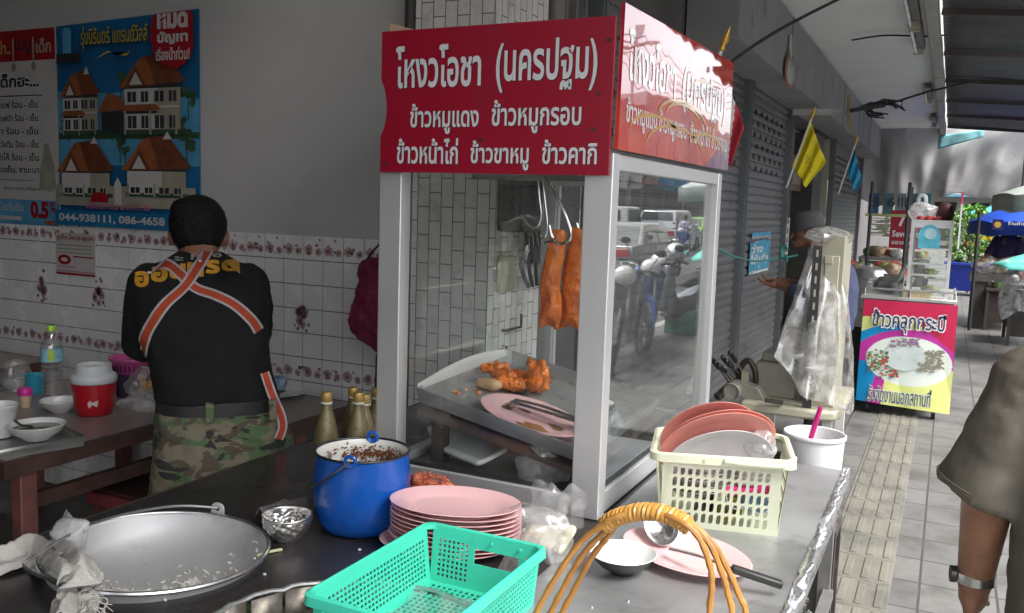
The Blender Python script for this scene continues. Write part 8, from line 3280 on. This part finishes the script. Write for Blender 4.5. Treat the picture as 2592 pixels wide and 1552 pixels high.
def motorbike(label, loc, rz, col, lean=R(7)):
    t = thing('motorcycle', label, 'motorcycle', loc, rz, 'motorcycles parked at the kerb')
    t.rotation_euler = (0, lean, rz)
    paint = mat('bike_%02d%02d%02d' % tuple(int(c * 99) for c in col), col, .25, .1, coat=1, var=.04)
    blk = mat('bike_black', (.02, .02, .02), .5)
    chrome_ = mat('bike_chrome', (.55, .55, .55), .2, .95)
    for y in (-.62, .64):
        b = B()
        b.tube([(0, y + .27 * math.cos(2 * PI * i / 32), .29 + .27 * math.sin(2 * PI * i / 32)) for i in range(32)], .042, n=10, closed=True)
        o = b.obj('wheel', tyre, t)
        b = B()
        b.tube([(0, y + .225 * math.cos(2 * PI * i / 32), .29 + .225 * math.sin(2 * PI * i / 32)) for i in range(32)], .016, n=6, closed=True)
        for k in range(12):
            a = 2 * PI * k / 12
            b.cyl((0, y, .29), (0, y + .22 * math.cos(a), .29 + .22 * math.sin(a)), .003, n=4)
        b.cyl((-.06, y, .29), (.06, y, .29), .04, n=14)
        b.obj('rim', chrome_, o)
    b = B()
    for s_ in (-.09, .09):
        b.cyl((s_, .64, .29), (s_ * .8, .44, .86), .022, n=10)
        b.cyl((s_ * 1.3, -.62, .29), (s_ * 1.2, -.5, .68), .022, n=10)
        b.cyl((s_ * 1.4, -.62, .27), (s_ * 1.2, .0, .30), .02, n=8)
    b.tube(smoothpath([(.13, -.1, .26), (.15, -.4, .24), (.15, -.85, .33)]), [.03] * 7 + [.045] * 6, n=10)
    b.box(-.11, .11, -.16, .14, .22, .44)
    b.obj('frame', mat('bike_metal', (.2, .2, .2), .4, .7), t)
    b = B()
    b.tube([(0, .64 + .33 * math.cos(a), .29 + .33 * math.sin(a)) for a in [R(10 + 13 * i) for i in range(12)]], .065, n=10, flat=.3)
    b.obj('front_mudguard', paint, t)
    b = B()
    b.prism([(.46, .95), (.30, .95), (.22, .62), (.10, .42), (.24, .28), (.38, .34), (.42, .6)], .36, 0, Matrix(((0, 0, 1, -.18), (1, 0, 0, 0), (0, 1, 0, 0), (0, 0, 0, 1))))
    b.prism([(.2, .50), (-.2, .52), (-.85, .80), (-.80, .66), (-.3, .42), (.1, .36)], .24, 0, Matrix(((0, 0, 1, -.12), (1, 0, 0, 0), (0, 1, 0, 0), (0, 0, 0, 1))))
    b.obj('fairing', paint, t, bevel=.04)
    b = B()
    b.prism([(.08, .66), (-.1, .74), (-.45, .80), (-.80, .84), (-.84, .78), (-.4, .70), (-.1, .62)], .26, 0, Matrix(((0, 0, 1, -.13), (1, 0, 0, 0), (0, 1, 0, 0), (0, 0, 0, 1))))
    b.obj('seat', blk, t, bevel=.04)
    b = B()
    b.tube(smoothpath([(-.34, .30, 1.0), (-.2, .38, 1.03), (0, .42, .98), (.2, .38, 1.03), (.34, .30, 1.0)]), .013, n=8)
    for s_ in (-1, 1):
        b.cyl((s_ * .24, .36, 1.02), (s_ * .36, .30, 1.0), .02, n=8)
    b.obj('handlebar', blk, t)
    b = B()
    b.sph((0, .44, .96), (.12, .09, .10), 16)
    b.obj('headlamp', mat('lamp_clear', (.7, .7, .68), .08, coat=1), t)
    for s_ in (-1, 1):
        b = B()
        b.cyl((s_ * .22, .36, 1.03), (s_ * .30, .32, 1.2), .007, n=6)
        b.sph((s_ * .31, .32, 1.22), (.06, .015, .04), 12)
        b.obj('mirror', blk, t)
    b = B()
    b.box(-.09, .09, -.9, -.84, .66, .76)
    b.obj('tail_light', mat('tail_red', (.45, .01, .012), .15, coat=1), t, bevel=.01)
    b = B()
    b.tube(smoothpath([(-.1, -.45, .82), (-.1, -.8, .92), (0, -.9, .93), (.1, -.8, .92), (.1, -.45, .82)]), .014, n=8)
    b.obj('grab_rail', chrome_, t)
    return t


motorbike('white motorcycle with black seat parked nearest, mirrored low in the glass', (1.5, 8.6, 0), R(160), (.16, .16, .17))
motorbike('dark blue motorcycle parked in the middle of the kerbside row', (1.72, 9.9, 0), R(150), (.02, .06, .22))
motorbike('silver grey motorcycle with a helmet on its mirror parked at the row end', (1.62, 11.3, 0), R(205), (.3, .3, .32))
b = B()
b.sph((0, 0, 0), (.13, .15, .12), 24)
solo(b, 'helmet', 'shiny silver helmet hung on the parked silver motorcycle', 'helmet', mat('helmet_silver', (.62, .62, .64), .2, .6), loc=(1.5, 10.9, 1.08))
b = B()
b.box(-.2, .2, -.15, .15, 0, .3)
solo(b, 'green_crate', 'green plastic crate standing behind the parked motorcycles', 'crate', mat('crate_green', (.02, .18, .10), .5), loc=(1.5, 11.4, 0), bevel=.01)
mr = motorbike('blue motorcycle ridden along the road towards the stall', (7.7, 34, -.12), PI, (.02, .10, .40), 0)
mr['group'] = 'motorcycles on the road'
simple_person('rider in a pale shirt and dark helmet on the blue motorcycle', (7.7, 34.3, .18), PI, (.4, .42, .5), (.03, .05, .16), True, None, (.05, .05, .06), .1)
simple_person('walker in a pale blue shirt on the far pavement', (11.8, 40, 0), PI, (.35, .4, .55), (.05, .05, .06))
simple_person('walker in a dark shirt beside the pale blue shirted one', (12.2, 41, 0), PI, (.05, .05, .06), (.04, .04, .05))
# sign boards behind the viewer, faintly mirrored in the front glass
b = B()
fz = frame((0, -1.38, 0), (-1, 0, 0), (0, 0, 1))
q = PY(1280, 465, 2 * CY0 + 1.38)
b.box(-q.x - .42, -q.x + .42, 1.5, 2.05, 0, .01, 0, fz)
b.text('ร้านอาหาร', -q.x - .36, 1.84, .72, .16, 1, fz, .02, .012)
b.text('โทร.044-21', -q.x - .34, 1.7, .55, .09, 2, fz, .0, .012)
b.text('Fax.044-21', -q.x - .34, 1.56, .55, .09, 2, fz, .0, .012)
solo(b, 'wall_sign', 'white sign board with maroon letters on the wall behind the viewer', 'sign', [mat('paper_white', (.62, .62, .6), .8), mat('sign_maroon', (.2, .01, .03), .5), mat('letter_navy', (.02, .03, .10), .5)], smooth=0)
